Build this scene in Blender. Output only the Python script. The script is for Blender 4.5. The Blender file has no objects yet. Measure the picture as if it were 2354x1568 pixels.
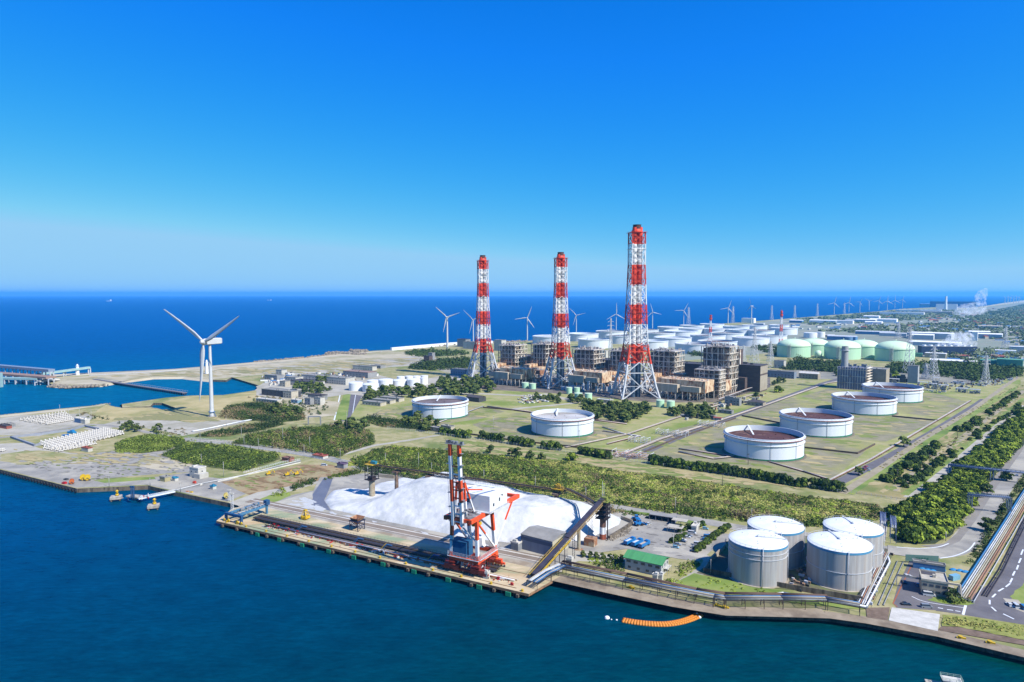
import bpy, math, random
import numpy as np
from mathutils import Vector, Matrix
from mathutils.geometry import tessellate_polygon
R = math.radians
random.seed(7); rng = np.random.default_rng(7)
sc = bpy.context.scene
# ---------------------------------------------------------------- camera
F_PX, CX, CY, CAM_H = 1569.0, 1176.5, 784.0, 140.0
PITCH = math.atan((784-676)/F_PX)
cam = bpy.data.cameras.new("camera"); camo = bpy.data.objects.new("camera", cam)
sc.collection.objects.link(camo); sc.camera = camo
camo.location = (0, 0, CAM_H); camo.rotation_euler = (math.pi/2-PITCH, 0, 0)
cam.sensor_width = 36; cam.lens = 36*F_PX/2353; cam.clip_start = 1; cam.clip_end = 120000
# ---------------------------------------------------------------- light
SUN_AZ, SUN_EL = R(127), R(45)          # azimuth clockwise from +Y
sun = bpy.data.lights.new("sun", 'SUN'); sun.energy = 4.6; sun.angle = R(0.5); sun.color = (1, .955, .89)
suno = bpy.data.objects.new("sun", sun); sc.collection.objects.link(suno)
sd = Vector((math.sin(SUN_AZ)*math.cos(SUN_EL), math.cos(SUN_AZ)*math.cos(SUN_EL), math.sin(SUN_EL)))
suno.rotation_euler = sd.to_track_quat('Z', 'Y').to_euler()
w = bpy.data.worlds.new("World"); sc.world = w; w.use_nodes = True
nt = w.node_tree; nt.nodes.clear()
sky = nt.nodes.new('ShaderNodeTexSky'); sky.sky_type = 'NISHITA'; sky.sun_disc = False
sky.sun_elevation = SUN_EL; sky.sun_rotation = SUN_AZ; sky.altitude = 0
sky.air_density = 1.0; sky.dust_density = 0.25; sky.ozone_density = 3.0
tcw = nt.nodes.new('ShaderNodeTexCoord'); mpw = nt.nodes.new('ShaderNodeMapping'); mpw.inputs['Scale'].default_value = (1, 1, .92); mpw.inputs['Location'].default_value = (0, 0, .085)
nt.links.new(tcw.outputs['Generated'], mpw.inputs[0]); nt.links.new(mpw.outputs[0], sky.inputs[0])
sp_ = nt.nodes.new('ShaderNodeSeparateColor'); cb = nt.nodes.new('ShaderNodeCombineColor')
def mth(op, a, k):
    n = nt.nodes.new('ShaderNodeMath'); n.operation = op; nt.links.new(a, n.inputs[0]); n.inputs[1].default_value = k; return n.outputs[0]
nt.links.new(sky.outputs[0], sp_.inputs[0])
nt.links.new(mth('MINIMUM', mth('MULTIPLY', mth('POWER', sp_.outputs[0], 3.9), .0135), 1.3), cb.inputs[0]); nt.links.new(mth('MINIMUM', mth('MULTIPLY', mth('POWER', sp_.outputs[1], 1.25), .375), 2.6), cb.inputs[1]); nt.links.new(mth('MINIMUM', sp_.outputs[2], 3.75), cb.inputs[2])
bg = nt.nodes.new('ShaderNodeBackground'); bg.inputs[1].default_value = 0.15
wo = nt.nodes.new('ShaderNodeOutputWorld')
nt.links.new(cb.outputs[0], bg.inputs[0]); nt.links.new(bg.outputs[0], wo.inputs[0])
sc.view_settings.view_transform = 'Standard'; sc.view_settings.look = 'None'; sc.view_settings.exposure = 0.7
sc.view_settings.gamma = 1; sc.view_settings.use_curve_mapping = False
sc.cycles.use_denoising = True; sc.cycles.max_bounces = 5; sc.cycles.diffuse_bounces = 2; sc.cycles.glossy_bounces = 2
sc.cycles.transparent_max_bounces = 6; sc.cycles.volume_bounces = 2; sc.cycles.caustics_reflective = False
sc.cycles.sample_clamp_indirect = 4
# ---------------------------------------------------------------- photo pixel (2353 wide) -> point on a level plane
CP, SP = math.cos(PITCH), math.sin(PITCH)
def G(x, y, z=0.0):
    a = x-CX; b = CY-y
    d = (a, F_PX*CP+b*SP, -F_PX*SP+b*CP); t = (z-CAM_H)/d[2]
    return Vector((d[0]*t, d[1]*t, z))
def HT(x, yb, yt, z0=0):
    p = G(x, yb, z0); v = (CY-yt)/F_PX
    return CAM_H+p.y*(v*CP-SP)/(CP+v*SP)
def PXW(px, p): return px/F_PX*(p.y*CP+(CAM_H-p.z)*SP)
def ang(a, b): return math.atan2(b.y-a.y, b.x-a.x)
def proj(p):
    yy = p[1]*CP-(p[2]-CAM_H)*SP; zz = p[1]*SP+(p[2]-CAM_H)*CP
    return CX+F_PX*p[0]/yy, CY-F_PX*zz/yy
# ---------------------------------------------------------------- materials
KA = 0.60
def lin(c):
    c = c/255.0
    return c/12.92 if c <= .04045 else ((c+.055)/1.055)**2.4
def C(r, g, b, k=None):
    k = KA if k is None else k
    return (min(.9, lin(r)*k), min(.9, lin(g)*k), min(.9, lin(b)*k), 1)
MATS = {}
def mat(name, col, rough=.7, metal=0, col2=None, scale=.2, detail=4, bump=0, bscale=1.0, spec=.4, col3=None, scale3=.02, stretch=None, thr=(.35, .65), rnd=0):
    if name in MATS: return MATS[name]
    m = bpy.data.materials.new(name); m.use_nodes = True; n = m.node_tree.nodes; l = m.node_tree.links
    p = n['Principled BSDF']; p.inputs['Roughness'].default_value = rough; p.inputs['Metallic'].default_value = metal
    p.inputs['Specular IOR Level'].default_value = spec
    tc = n.new('ShaderNodeTexCoord'); src = tc.outputs['Object']
    if stretch:
        mp = n.new('ShaderNodeMapping'); mp.inputs['Scale'].default_value = stretch[:3]
        if len(stretch) > 3: mp.inputs['Rotation'].default_value = (0, 0, stretch[3])
        l.new(src, mp.inputs[0]); src = mp.outputs[0]
    if col2 is None: col2 = tuple(min(.9, c*.86) for c in col[:3])+(1,)
    def layer(base_sock, base_col, c2, sca, th):
        nz = n.new('ShaderNodeTexNoise'); nz.inputs['Scale'].default_value = sca; nz.inputs['Detail'].default_value = detail
        nz.inputs['Roughness'].default_value = .62
        l.new(src, nz.inputs['Vector'])
        mr = n.new('ShaderNodeMapRange'); mr.inputs['From Min'].default_value = th[0]; mr.inputs['From Max'].default_value = th[1]
        l.new(nz.outputs['Fac'], mr.inputs['Value'])
        mx = n.new('ShaderNodeMix'); mx.data_type = 'RGBA'
        l.new(mr.outputs[0], mx.inputs[0])
        if base_sock: l.new(base_sock, mx.inputs[6])
        else: mx.inputs[6].default_value = base_col
        mx.inputs[7].default_value = c2
        return mx.outputs[2]
    out = layer(None, col, col2, scale, thr)
    if col3 is not None: out = layer(out, None, col3, scale3, (.48, .62))
    if rnd:
        oi = n.new('ShaderNodeObjectInfo'); h = n.new('ShaderNodeHueSaturation')
        mr = n.new('ShaderNodeMapRange'); mr.inputs['To Min'].default_value = 1-rnd; mr.inputs['To Max'].default_value = 1+rnd
        l.new(oi.outputs['Random'], mr.inputs['Value']); l.new(mr.outputs[0], h.inputs['Value']); l.new(out, h.inputs['Color']); out = h.outputs[0]
    l.new(out, p.inputs['Base Color'])
    if bump:
        nb = n.new('ShaderNodeTexNoise'); nb.inputs['Scale'].default_value = bscale; nb.inputs['Detail'].default_value = 3
        l.new(src, nb.inputs['Vector']); bp = n.new('ShaderNodeBump'); bp.inputs['Strength'].default_value = bump; bp.inputs['Distance'].default_value = .5
        l.new(nb.outputs['Fac'], bp.inputs['Height']); l.new(bp.outputs[0], p.inputs['Normal'])
    MATS[name] = m
    return m
# ---------------------------------------------------------------- mesh builder
COL = sc.collection
class MB:
    def __init__(s): s.v = []; s.f = []; s.m = []; s.s = []
    def add(s, vs, fs, mi=0, sm=False):
        o = len(s.v); s.v.extend([tuple(v) for v in vs])
        for f in fs: s.f.append(tuple(i+o for i in f)); s.m.append(mi); s.s.append(sm)
        return s
    def box(s, c, d, rz=0, mi=0, ry=0):
        hx, hy, hz = d[0]/2, d[1]/2, d[2]/2; ca, sa = math.cos(rz), math.sin(rz)
        vs = []
        for x, y, z in ((-1,-1,-1),(1,-1,-1),(1,1,-1),(-1,1,-1),(-1,-1,1),(1,-1,1),(1,1,1),(-1,1,1)):
            X, Y, Z = x*hx, y*hy, z*hz
            vs.append((c[0]+X*ca-Y*sa, c[1]+X*sa+Y*ca, c[2]+Z))
        return s.add(vs, [(0,3,2,1),(4,5,6,7),(0,1,5,4),(1,2,6,5),(2,3,7,6),(3,0,4,7)], mi)
    def bb(s, x0, x1, y0, y1, z0, z1, mi=0): return s.box(((x0+x1)/2, (y0+y1)/2, (z0+z1)/2), (x1-x0, y1-y0, z1-z0), 0, mi)
    def bar(s, a, b, w, h=None, mi=0):
        a = Vector(a); b = Vector(b); h = w if h is None else h; d = (b-a)
        if d.length < 1e-6: return s
        d.normalize(); up = Vector((0,0,1)) if abs(d.z) < .98 else Vector((0,1,0))
        r = d.cross(up).normalized()*w/2; u = r.cross(d).normalized()*h/2
        vs = [a-r-u, a+r-u, a+r+u, a-r+u, b-r-u, b+r-u, b+r+u, b-r+u]
        return s.add(vs, [(0,1,2,3),(7,6,5,4),(0,4,5,1),(1,5,6,2),(2,6,7,3),(3,7,4,0)], mi)
    def tube(s, a, b, r, n=8, mi=0, r2=None, cap=True):
        a = Vector(a); b = Vector(b); r2 = r if r2 is None else r2; d = (b-a).normalized()
        up = Vector((0,0,1)) if abs(d.z) < .98 else Vector((0,1,0)); x = d.cross(up).normalized(); y = x.cross(d).normalized()
        vs = []
        for c, rr in ((a, r), (b, r2)):
            for i in range(n):
                t = 2*math.pi*i/n; vs.append(c+x*math.cos(t)*rr+y*math.sin(t)*rr)
        s.add(vs, [(i, (i+1) % n, n+(i+1) % n, n+i) for i in range(n)], mi, n > 5)
        if cap: s.add([], [], mi); o = len(s.v)-2*n; s.f.append(tuple(o+i for i in reversed(range(n)))); s.f.append(tuple(o+n+i for i in range(n))); s.m += [mi, mi]; s.s += [False, False]
        return s
    def path(s, pts, r, n=6, mi=0):
        for a, b in zip(pts[:-1], pts[1:]): s.tube(a, b, r, n, mi)
        return s
    def lathe(s, prof, n=24, mi=0, c=(0,0,0), sm=True):
        cut = [0]
        for k in range(1, len(prof)-1):
            (ra, za), (rb, zb), (rc, zc) = prof[k-1:k+2]; d = abs((math.atan2(zb-za, rb-ra)-math.atan2(zc-zb, rc-rb)+math.pi) % (2*math.pi)-math.pi)
            if d > .5: cut.append(k)
        if len(cut) > 1:
            cut.append(len(prof)-1)
            for a, b in zip(cut[:-1], cut[1:]): s.lathe(prof[a:b+1], n, list(mi)[a:b] if isinstance(mi, (list, tuple)) else mi, c, sm)
            return s
        o = len(s.v)
        for r, z in prof:
            for i in range(n):
                t = 2*math.pi*i/n; s.v.append((c[0]+r*math.cos(t), c[1]+r*math.sin(t), c[2]+z))
        for k in range(len(prof)-1):
            m_ = mi[k] if isinstance(mi, (list, tuple)) else mi
            for i in range(n):
                j = (i+1) % n; s.f.append((o+k*n+i, o+k*n+j, o+(k+1)*n+j, o+(k+1)*n+i)); s.m.append(m_); s.s.append(sm)
        return s
    def disc(s, r, z, n=24, mi=0, c=(0,0)):
        return s.add([(c[0]+r*math.cos(2*math.pi*i/n), c[1]+r*math.sin(2*math.pi*i/n), z) for i in range(n)], [tuple(range(n))], mi)
    def prism(s, poly, z0, z1, mi=0, mside=None):
        n = len(poly); p3 = [Vector((p[0], p[1], 0)) for p in poly]
        area = sum(p3[i].x*p3[(i+1) % n].y-p3[(i+1) % n].x*p3[i].y for i in range(n))
        if area < 0: p3.reverse()
        tris = tessellate_polygon([p3]); o = len(s.v)
        s.v += [(p.x, p.y, z1) for p in p3]+[(p.x, p.y, z0) for p in p3]
        ms = mi if mside is None else mside
        for t in tris:
            a, b, c = t
            cr = (p3[b]-p3[a]).cross(p3[c]-p3[a]).z
            if cr < 0: a, c = c, a
            s.f.append((o+a, o+b, o+c)); s.m.append(mi); s.s.append(False)
            s.f.append((o+n+c, o+n+b, o+n+a)); s.m.append(mi); s.s.append(False)
        for i in range(n):
            j = (i+1) % n; s.f.append((o+n+i, o+n+j, o+j, o+i)); s.m.append(ms); s.s.append(False)
        return s
    def mesh(s, name, mats):
        me = bpy.data.meshes.new(name); me.from_pydata(s.v, [], s.f)
        for m in (mats if isinstance(mats, (list, tuple)) else [mats]): me.materials.append(m)
        me.polygons.foreach_set('material_index', s.m); me.polygons.foreach_set('use_smooth', s.s); me.update()
        return me
    def build(s, name, mats, parent=None, loc=(0,0,0), rz=0):
        return ob(name, s.mesh(name, mats), parent, loc, rz)
def ob(name, me, parent=None, loc=(0,0,0), rz=0):
    o = bpy.data.objects.new(name, me); COL.objects.link(o); o.location = loc; o.rotation_euler = (0, 0, rz)
    if parent is not None: o.parent = parent
    return o
def tag(o, label=None, cat=None, group=None, kind=None):
    if label: o['label'] = label
    if cat: o['category'] = cat
    if group: o['group'] = group
    if kind: o['kind'] = kind
    return o
def thing(name, label, cat, loc=(0,0,0), rz=0, group=None):
    o = bpy.data.objects.new(name, None); COL.objects.link(o); o.location = loc; o.rotation_euler = (0, 0, rz)
    return tag(o, label, cat, group)
KIDS = {}
def dup(root, loc=None, rz=None, label=None, group=None, scale=None):
    def cp(o, par):
        c = o.copy(); COL.objects.link(c); c.parent = par
        for ch in kids.get(o.name, []): cp(ch, c)
        return c
    kids = KIDS.get(root.name)
    if kids is None:
        kids = {}
        def walk(o):
            kids[o.name] = list(o.children)
            for c in o.children: walk(c)
        walk(root); KIDS[root.name] = kids
    r = cp(root, None)
    if loc is not None: r.location = loc
    if rz is not None: r.rotation_euler = (0, 0, rz)
    if scale is not None: r.scale = (scale,)*3 if not isinstance(scale, tuple) else scale
    if label: r['label'] = label
    if group: r['group'] = group
    return r
ORD = ['first','second','third','fourth','fifth','sixth','seventh','eighth','ninth','tenth','eleventh','twelfth','thirteenth','fourteenth','fifteenth','sixteenth','seventeenth','eighteenth','nineteenth','twentieth']
def inpoly(x, y, poly):
    c = False; n = len(poly); j = n-1
    for i in range(n):
        xi, yi = poly[i][0], poly[i][1]; xj, yj = poly[j][0], poly[j][1]
        if (yi > y) != (yj > y) and x < (xj-xi)*(y-yi)/(yj-yi)+xi: c = not c
        j = i
    return c
def inpoly_np(X, Y, poly):
    c = np.zeros(X.shape, bool); n = len(poly); j = n-1
    for i in range(n):
        xi, yi = poly[i][0], poly[i][1]; xj, yj = poly[j][0], poly[j][1]
        if yj != yi: c ^= ((yi > Y) != (yj > Y)) & (X < (xj-xi)*(Y-yi)/(yj-yi)+xi)
        j = i
    return c
def W(pts, z=0): return [G(x, y, z) for x, y in pts]
PBB = []
def level(P):
    bx = (min(p.x for p in P), max(p.x for p in P), min(p.y for p in P), max(p.y for p in P)); k = 0
    for q in PBB:
        if q[0] < bx[1] and bx[0] < q[1] and q[2] < bx[3] and bx[2] < q[3]: k = max(k, q[4]+1)
    PBB.append((*bx, k)); return .012+.006*k
def patch(name, pts, m, jag=0, step=6, z=None, world=False, kind='structure'):
    P = [Vector(p) for p in pts] if world else W(pts)
    if z is None: z = level(P)
    if jag:
        Q = []; n = len(P)
        for i in range(n):
            a, b = P[i], P[(i+1) % n]; L = (b-a).length; k = max(1, min(60, int(L/step))); d = (b-a).normalized(); nn = Vector((-d.y, d.x, 0))
            for q in range(k):
                Q.append(a+(b-a)*q/k+nn*(random.uniform(-jag, jag) if q else 0))
        P = Q
    mb = MB(); p3 = [Vector((p.x, p.y, 0)) for p in P]; n = len(p3)
    mb.v = [(p.x, p.y, z) for p in p3]
    for a, b, c in tessellate_polygon([p3]):
        if (p3[b]-p3[a]).cross(p3[c]-p3[a]).z < 0: a, c = c, a
        mb.f.append((a, b, c)); mb.m.append(0); mb.s.append(False)
    o = mb.build(name, m)
    return tag(o, kind=kind) if kind else o
def strip(name, pts, width, m, z=None, world=False, kind='structure', w2=None):
    P = [Vector(p) for p in pts] if world else W(pts)
    L = []; Rr = []; n = len(P)
    for i in range(n):
        d = (P[min(i+1, n-1)]-P[max(i-1, 0)]).normalized(); nn = Vector((-d.y, d.x, 0))
        ww = width if w2 is None else width+(w2-width)*i/(n-1)
        L.append(P[i]+nn*ww/2); Rr.append(P[i]-nn*ww/2)
    if z is None: z = level(L+Rr)
    mb = MB()
    for i in range(n-1): mb.add([(q.x, q.y, z) for q in (Rr[i], Rr[i+1], L[i+1], L[i])], [(0,1,2,3)])
    o = mb.build(name, m)
    return tag(o, kind=kind) if kind else o
def smooth(pts, k=6):
    P = [Vector((p[0], p[1])) for p in pts]; out = []
    for i in range(len(P)-1):
        p0 = P[max(i-1, 0)]; p1 = P[i]; p2 = P[i+1]; p3 = P[min(i+2, len(P)-1)]
        for q in range(k):
            t = q/k; out.append(tuple(.5*((2*p1)+(p2-p0)*t+(2*p0-5*p1+4*p2-p3)*t*t+(3*p1-p0-3*p2+p3)*t**3)))
    out.append(tuple(P[-1])); return out
# ---------------------------------------------------------------- palette
white = mat('white_paint', C(236,238,240,.85), .5, col2=C(222,226,230,.82), scale=.15)
offwh = mat('offwhite', C(222,218,208,.75), .6, col2=C(200,196,186,.72), scale=.3)
cream = mat('cream_wall', C(222,214,196), .7, col2=C(196,186,166), scale=.3)
grey = mat('grey_metal', C(170,174,178), .5, col2=C(140,144,150), scale=.4)
dgrey = mat('dark_grey', C(92,94,98), .6, col2=C(70,72,76), scale=.4)
black = mat('black_rubber', C(36,36,40), .6)
conc = mat('concrete', C(214,204,184), .85, col2=C(188,178,160), scale=.12, col3=C(170,154,130), scale3=.05)
dconc = mat('stained_concrete', C(150,138,120), .9, col2=C(112,100,86), scale=.25, col3=C(88,80,70), scale3=.4, stretch=(1,1,.3))
asph = mat('asphalt', C(182,177,166), .85, col2=C(156,152,144), scale=.1, col3=C(202,195,178), scale3=.035, detail=10)
dasph = mat('dark_asphalt', C(132,128,130), .85, col2=C(112,108,112), scale=.1, detail=8)
paleyard = mat('pale_yard', C(212,206,190), .9, col2=C(190,184,168), scale=.08, col3=C(182,176,154), scale3=.02, detail=11)
sand = mat('beach_sand', C(226,214,186), .95, col2=C(206,192,160), scale=.02, detail=8)
sandg = mat('sandy_grass', C(222,210,182), .95, col2=C(198,186,152), scale=.04, col3=C(176,168,124), scale3=.014, detail=12)
dryg = mat('dry_grass', C(196,184,138), .95, col2=C(168,164,104), scale=.09, col3=C(128,142,74), scale3=.022, detail=12, thr=(.42,.58))
lawn = mat('lawn', C(172,174,102), .95, col2=C(192,182,130), scale=.08, col3=C(138,156,66), scale3=.018, detail=12, thr=(.42,.6))
greeng = mat('green_grass', C(136,160,68), .95, col2=C(168,176,96), scale=.06, col3=C(112,140,56), scale3=.02, detail=9)
bund = mat('tank_yard_turf', C(168,160,132), .95, col2=C(146,142,108), scale=.09, col3=C(172,170,104), scale3=.02, detail=12, thr=(.4,.6))
redsoil = mat('bare_soil', C(190,164,124), .95, col2=C(146,116,78), scale=.08, col3=C(180,168,124), scale3=.03, detail=12, thr=(.42,.58))
under = mat('scrub_floor', C(104,114,58), .95, col2=C(84,94,48), scale=.05, col3=C(146,138,88), scale3=.02, detail=9)
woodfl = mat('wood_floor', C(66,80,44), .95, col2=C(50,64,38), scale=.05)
track = mat('dirt_track', C(190,178,152), .95, col2=C(168,156,126), scale=.08, detail=8)
stone = mat('riprap_stone', C(176,164,146), .9, col2=C(120,110,98), scale=.3)
# ---------------------------------------------------------------- sea
def sea_mat():
    m = bpy.data.materials.new('sea_water'); m.use_nodes = True; n = m.node_tree.nodes; l = m.node_tree.links
    n.remove(n['Principled BSDF']); df = n.new('ShaderNodeBsdfDiffuse'); gl = n.new('ShaderNodeBsdfGlossy'); gl.inputs['Roughness'].default_value = .13; gl.inputs['Color'].default_value = (.04, .52, 1, 1)
    fr = n.new('ShaderNodeFresnel'); fr.inputs['IOR'].default_value = 1.33; mn = n.new('ShaderNodeMath'); mn.operation = 'MINIMUM'; mn.inputs[1].default_value = .21; l.new(fr.outputs[0], mn.inputs[0])
    mxs = n.new('ShaderNodeMixShader'); l.new(mn.outputs[0], mxs.inputs[0]); l.new(df.outputs[0], mxs.inputs[1]); l.new(gl.outputs[0], mxs.inputs[2]); l.new(mxs.outputs[0], n['Material Output'].inputs['Surface'])
    tc = n.new('ShaderNodeTexCoord'); sep = n.new('ShaderNodeSeparateXYZ'); l.new(tc.outputs['Object'], sep.inputs[0])
    # water colour by place: green-teal by the quay, deeper blue off the coast
    ad = n.new('ShaderNodeMath'); ad.operation = 'MULTIPLY_ADD'; ad.inputs[1].default_value = -.55
    l.new(sep.outputs['X'], ad.inputs[0]); l.new(sep.outputs['Y'], ad.inputs[2])
    nz0 = n.new('ShaderNodeTexNoise'); nz0.inputs['Scale'].default_value = .012; nz0.inputs['Detail'].default_value = 3; l.new(tc.outputs['Object'], nz0.inputs['Vector'])
    ad2 = n.new('ShaderNodeMath'); ad2.operation = 'MULTIPLY_ADD'; ad2.inputs[1].default_value = 90; l.new(nz0.outputs['Fac'], ad2.inputs[0]); l.new(ad.outputs[0], ad2.inputs[2])
    mr = n.new('ShaderNodeMapRange'); mr.inputs['From Min'].default_value = 150; mr.inputs['From Max'].default_value = 4200; mr.interpolation_type = 'LINEAR'
    l.new(ad2.outputs[0], mr.inputs['Value'])
    cr = n.new('ShaderNodeValToRGB'); e = cr.color_ramp.elements
    e[0].position = 0; e[0].color = (.000, .038, .030, 1); e[1].position = 1; e[1].color = (.000, .06, .20, 1)
    for pos, col in ((.045, (.000, .032, .050, 1)), (.11, (.000, .040, .090, 1)), (.3, (.000, .090, .165, 1)), (.55, (.000, .055, .170, 1))):
        q = e.new(pos); q.color = col
    l.new(mr.outputs[0], cr.inputs[0]); 
    # wind ripples: a bump, plus their light and dark painted into the colour
    mp = n.new('ShaderNodeMapping'); mp.inputs['Scale'].default_value = (.9, 1.6, 1); mp.inputs['Rotation'].default_value = (0, 0, .3); l.new(tc.outputs['Object'], mp.inputs[0])
    nz = n.new('ShaderNodeTexNoise'); nz.inputs['Scale'].default_value = .22; nz.inputs['Detail'].default_value = 6; nz.inputs['Roughness'].default_value = .65; l.new(mp.outputs[0], nz.inputs['Vector'])
    bp = n.new('ShaderNodeBump'); bp.inputs['Strength'].default_value = .6; bp.inputs['Distance'].default_value = 1.3
    l.new(nz.outputs['Fac'], bp.inputs['Height']); l.new(bp.outputs[0], gl.inputs['Normal']); l.new(bp.outputs[0], df.inputs['Normal'])
    nz2 = n.new('ShaderNodeTexNoise'); nz2.inputs['Scale'].default_value = .05; nz2.inputs['Detail'].default_value = 9; nz2.inputs['Roughness'].default_value = .75; l.new(mp.outputs[0], nz2.inputs['Vector'])
    mr2 = n.new('ShaderNodeMapRange'); mr2.inputs['From Min'].default_value = .3; mr2.inputs['From Max'].default_value = .7; mr2.inputs['To Min'].default_value = .72; mr2.inputs['To Max'].default_value = 1.28
    l.new(nz2.outputs['Fac'], mr2.inputs['Value'])
    mp3 = n.new('ShaderNodeMapping'); mp3.inputs['Scale'].default_value = (.5, 1.7, 1); mp3.inputs['Rotation'].default_value = (0, 0, .25); l.new(tc.outputs['Object'], mp3.inputs[0]); nz3 = n.new('ShaderNodeTexNoise'); nz3.inputs['Scale'].default_value = .3; nz3.inputs['Detail'].default_value = 5; nz3.inputs['Roughness'].default_value = .7; l.new(mp3.outputs[0], nz3.inputs['Vector'])
    mr3 = n.new('ShaderNodeMapRange'); mr3.inputs['From Min'].default_value = .3; mr3.inputs['From Max'].default_value = .7; mr3.inputs['To Min'].default_value = .72; mr3.inputs['To Max'].default_value = 1.28; l.new(nz3.outputs['Fac'], mr3.inputs['Value']); ml = n.new('ShaderNodeMath'); ml.operation = 'MULTIPLY'; l.new(mr2.outputs[0], ml.inputs[0]); l.new(mr3.outputs[0], ml.inputs[1])
    hv = n.new('ShaderNodeHueSaturation'); l.new(cr.outputs[0], hv.inputs['Color']); l.new(ml.outputs[0], hv.inputs['Value']); l.new(hv.outputs[0], df.inputs['Color'])
    return m
SEA = sea_mat()
S = 45000
mb = MB(); mb.add([(-S, -S, -3), (S, -S, -3), (S, S, -3), (-S, S, -3)], [(0,1,2,3)])
tag(mb.build('sea', SEA), kind='structure')
# ---------------------------------------------------------------- land
LAND = [(-60,1064),(0,1079),(177,1123),(225,1121),(340,1116),(400,1130),(522,1155),(600,1172),(1278,1321),(1434,1356),(1666,1404),(1795,1409),(1897,1413),(1985,1425),(2155,1456),(2353,1503),(2600,1560),
 (6000,1200),(9000,760),(5200,681.5),(3000,685),(2353,690),(2302,697),(2260,704),(2220,708),(2155,706),(2072,710),(2015,716),(1915,724),(1865,728),(1765,736),(1701,741),(1614,747),(1511,757),(1400,765),(1224,783),(1176,785),(1100,789),(1040,793),(900,804),(860,806),(800,811),(760,815),(700,822),(588,832),
 (400,848),(250,855),(117,861),(95,872),(120,884),(160,887),(230,884),(262,878),(350,867),(425,866),(490,873),(520,874),(532,867),(588,884),(622,894),(588,897),(512,908),(442,909),(380,914),(280,929),(281,937),(345,934),(353,926),(372,926),(405,938),(386,944),(300,943),(272,941),(243,927),(215,932),(140,939),(0,954),(-60,960)]
mb = MB(); LP_ = W(LAND)
mb.prism([(p.x, p.y) for p in LP_], -6, 0, 0, 1)
land = tag(mb.build('ground', [dryg, dconc]), kind='structure')
# patches of ground, low to high
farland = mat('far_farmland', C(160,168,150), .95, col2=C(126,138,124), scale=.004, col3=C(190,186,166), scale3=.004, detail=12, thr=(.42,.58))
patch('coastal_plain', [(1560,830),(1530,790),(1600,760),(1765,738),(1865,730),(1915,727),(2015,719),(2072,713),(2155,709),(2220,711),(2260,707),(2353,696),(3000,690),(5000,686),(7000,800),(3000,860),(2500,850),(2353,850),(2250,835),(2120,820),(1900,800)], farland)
patch('beach', [(2260,705),(2302,697.6),(2353,691),(3000,685.8),(3000,687.5),(2353,695),(2302,700.5),(2235,709)], sand)
patch('beach', [(0,955),(140,940),(215,933),(243,928),(240,931),(150,944),(60,953),(0,960)], sand, .8, 8)
patch('beach', [(117,861),(250,855.5),(400,848.5),(588,832.5),(700,822.5),(800,811.5),(900,804.5),(900,807),(800,815),(700,826),(588,837),(400,853),(250,860),(130,866)], sand, 2, 30)
patch('sandy_waste', [(120,884),(230,883),(350,867),(425,866),(490,872),(527,868),(640,858),(860,842),(985,832),(950,812),(900,808),(800,815),(588,837),(400,853),(250,862),(130,868)], sandg, 3, 30)
patch('sandy_waste', [(560,850),(700,838),(900,824),(955,818),(1060,830),(1000,836),(830,850),(640,866)], paleyard, 4, 30)
strip('coast_road', [(205,860),(330,852),(470,845),(588,838.5),(700,829)], 9, asph, w2=9)
strip('coast_road', [(205,863),(330,856),(430,850)], 5, white)
strip('access_road', [(560,853),(700,842),(840,832),(960,826)], 8, asph)
strip('shore_road', [(872,808),(1000,798),(1176,787),(1224,784)], 10, paleyard)
# left yards
patch('storage_yard', [(-60,962),(0,961),(60,954),(200,950),(216,957),(206,970),(150,985),(90,1003),(0,1000),(-60,1002)], paleyard, 1, 8)
patch('storage_yard', [(-60,1028),(0,1020),(60,1018),(90,1030),(230,1048),(240,1056),(110,1072),(40,1066),(0,1070),(-60,1055)], paleyard, 1, 6)
patch('dune_grass', [(215,950),(243,931),(281,938),(345,936),(386,944),(405,938),(372,925),(442,911),(512,910),(588,899),(618,897),(640,925),(600,950),(480,950),(300,950),(230,960)], mat('dune_grass', C(216,198,146), .95, col2=C(196,180,122), scale=.05, col3=C(172,166,104), scale3=.02, detail=9), 1, 8)
patch('dune_grass', [(215,965),(245,948),(300,944),(400,940),(480,940),(600,946),(640,960),(560,958),(500,970),(440,972),(395,963),(300,958),(250,968)], mat('dune_grass', C(216,198,146), .95, col2=C(196,180,122), scale=.05, col3=C(172,166,104), scale3=.02, detail=9), 1.5, 8)
patch('turbine_pad', [(190,985),(260,970),(300,964),(390,965),(440,972),(505,966),(575,966),(560,972),(450,996),(420,1002),(370,990),(290,978),(215,990)], paleyard, .6, 6)
strip('yard_road', [(-20,1008),(60,1000),(150,985),(195,975),(240,977),(300,985),(345,995),(430,1010)], 7, asph)
patch('quay_apron', [(-60,1062),(0,1077),(176,1121),(225,1119),(340,1114),(400,1128),(520,1152),(535,1148),(600,1120),(570,1108),(475,1105),(450,1084),(345,1098),(225,1104),(205,1107),(150,1100),(60,1085),(0,1072),(30,1063),(90,1068),(180,1047),(250,1040),(330,1048),(380,1035),(440,1060),(446,1078),(330,1092),(222,1099),(120,1080),(0,1052),(-60,1045)], asph)
patch('quay_yard', [(-40,1060),(40,1068),(100,1070),(150,1052),(260,1036),(320,1040),(385,1033),(412,1028),(440,1045),(470,1075),(440,1085),(360,1090),(225,1101),(205,1109),(177,1119),(100,1102),(0,1075)], asph, .6, 5)
patch('yard_grass', [(0,1044),(60,1036),(100,1036),(170,1044),(230,1047),(330,1034),(372,1022),(384,1032),(320,1044),(250,1052),(150,1064),(60,1068),(0,1060)], dryg, 1.2, 5)
patch('yard_grass', [(330,1052),(385,1040),(440,1060),(446,1072),(400,1082),(350,1078),(300,1068)], sandg, 1.2, 5)
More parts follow.
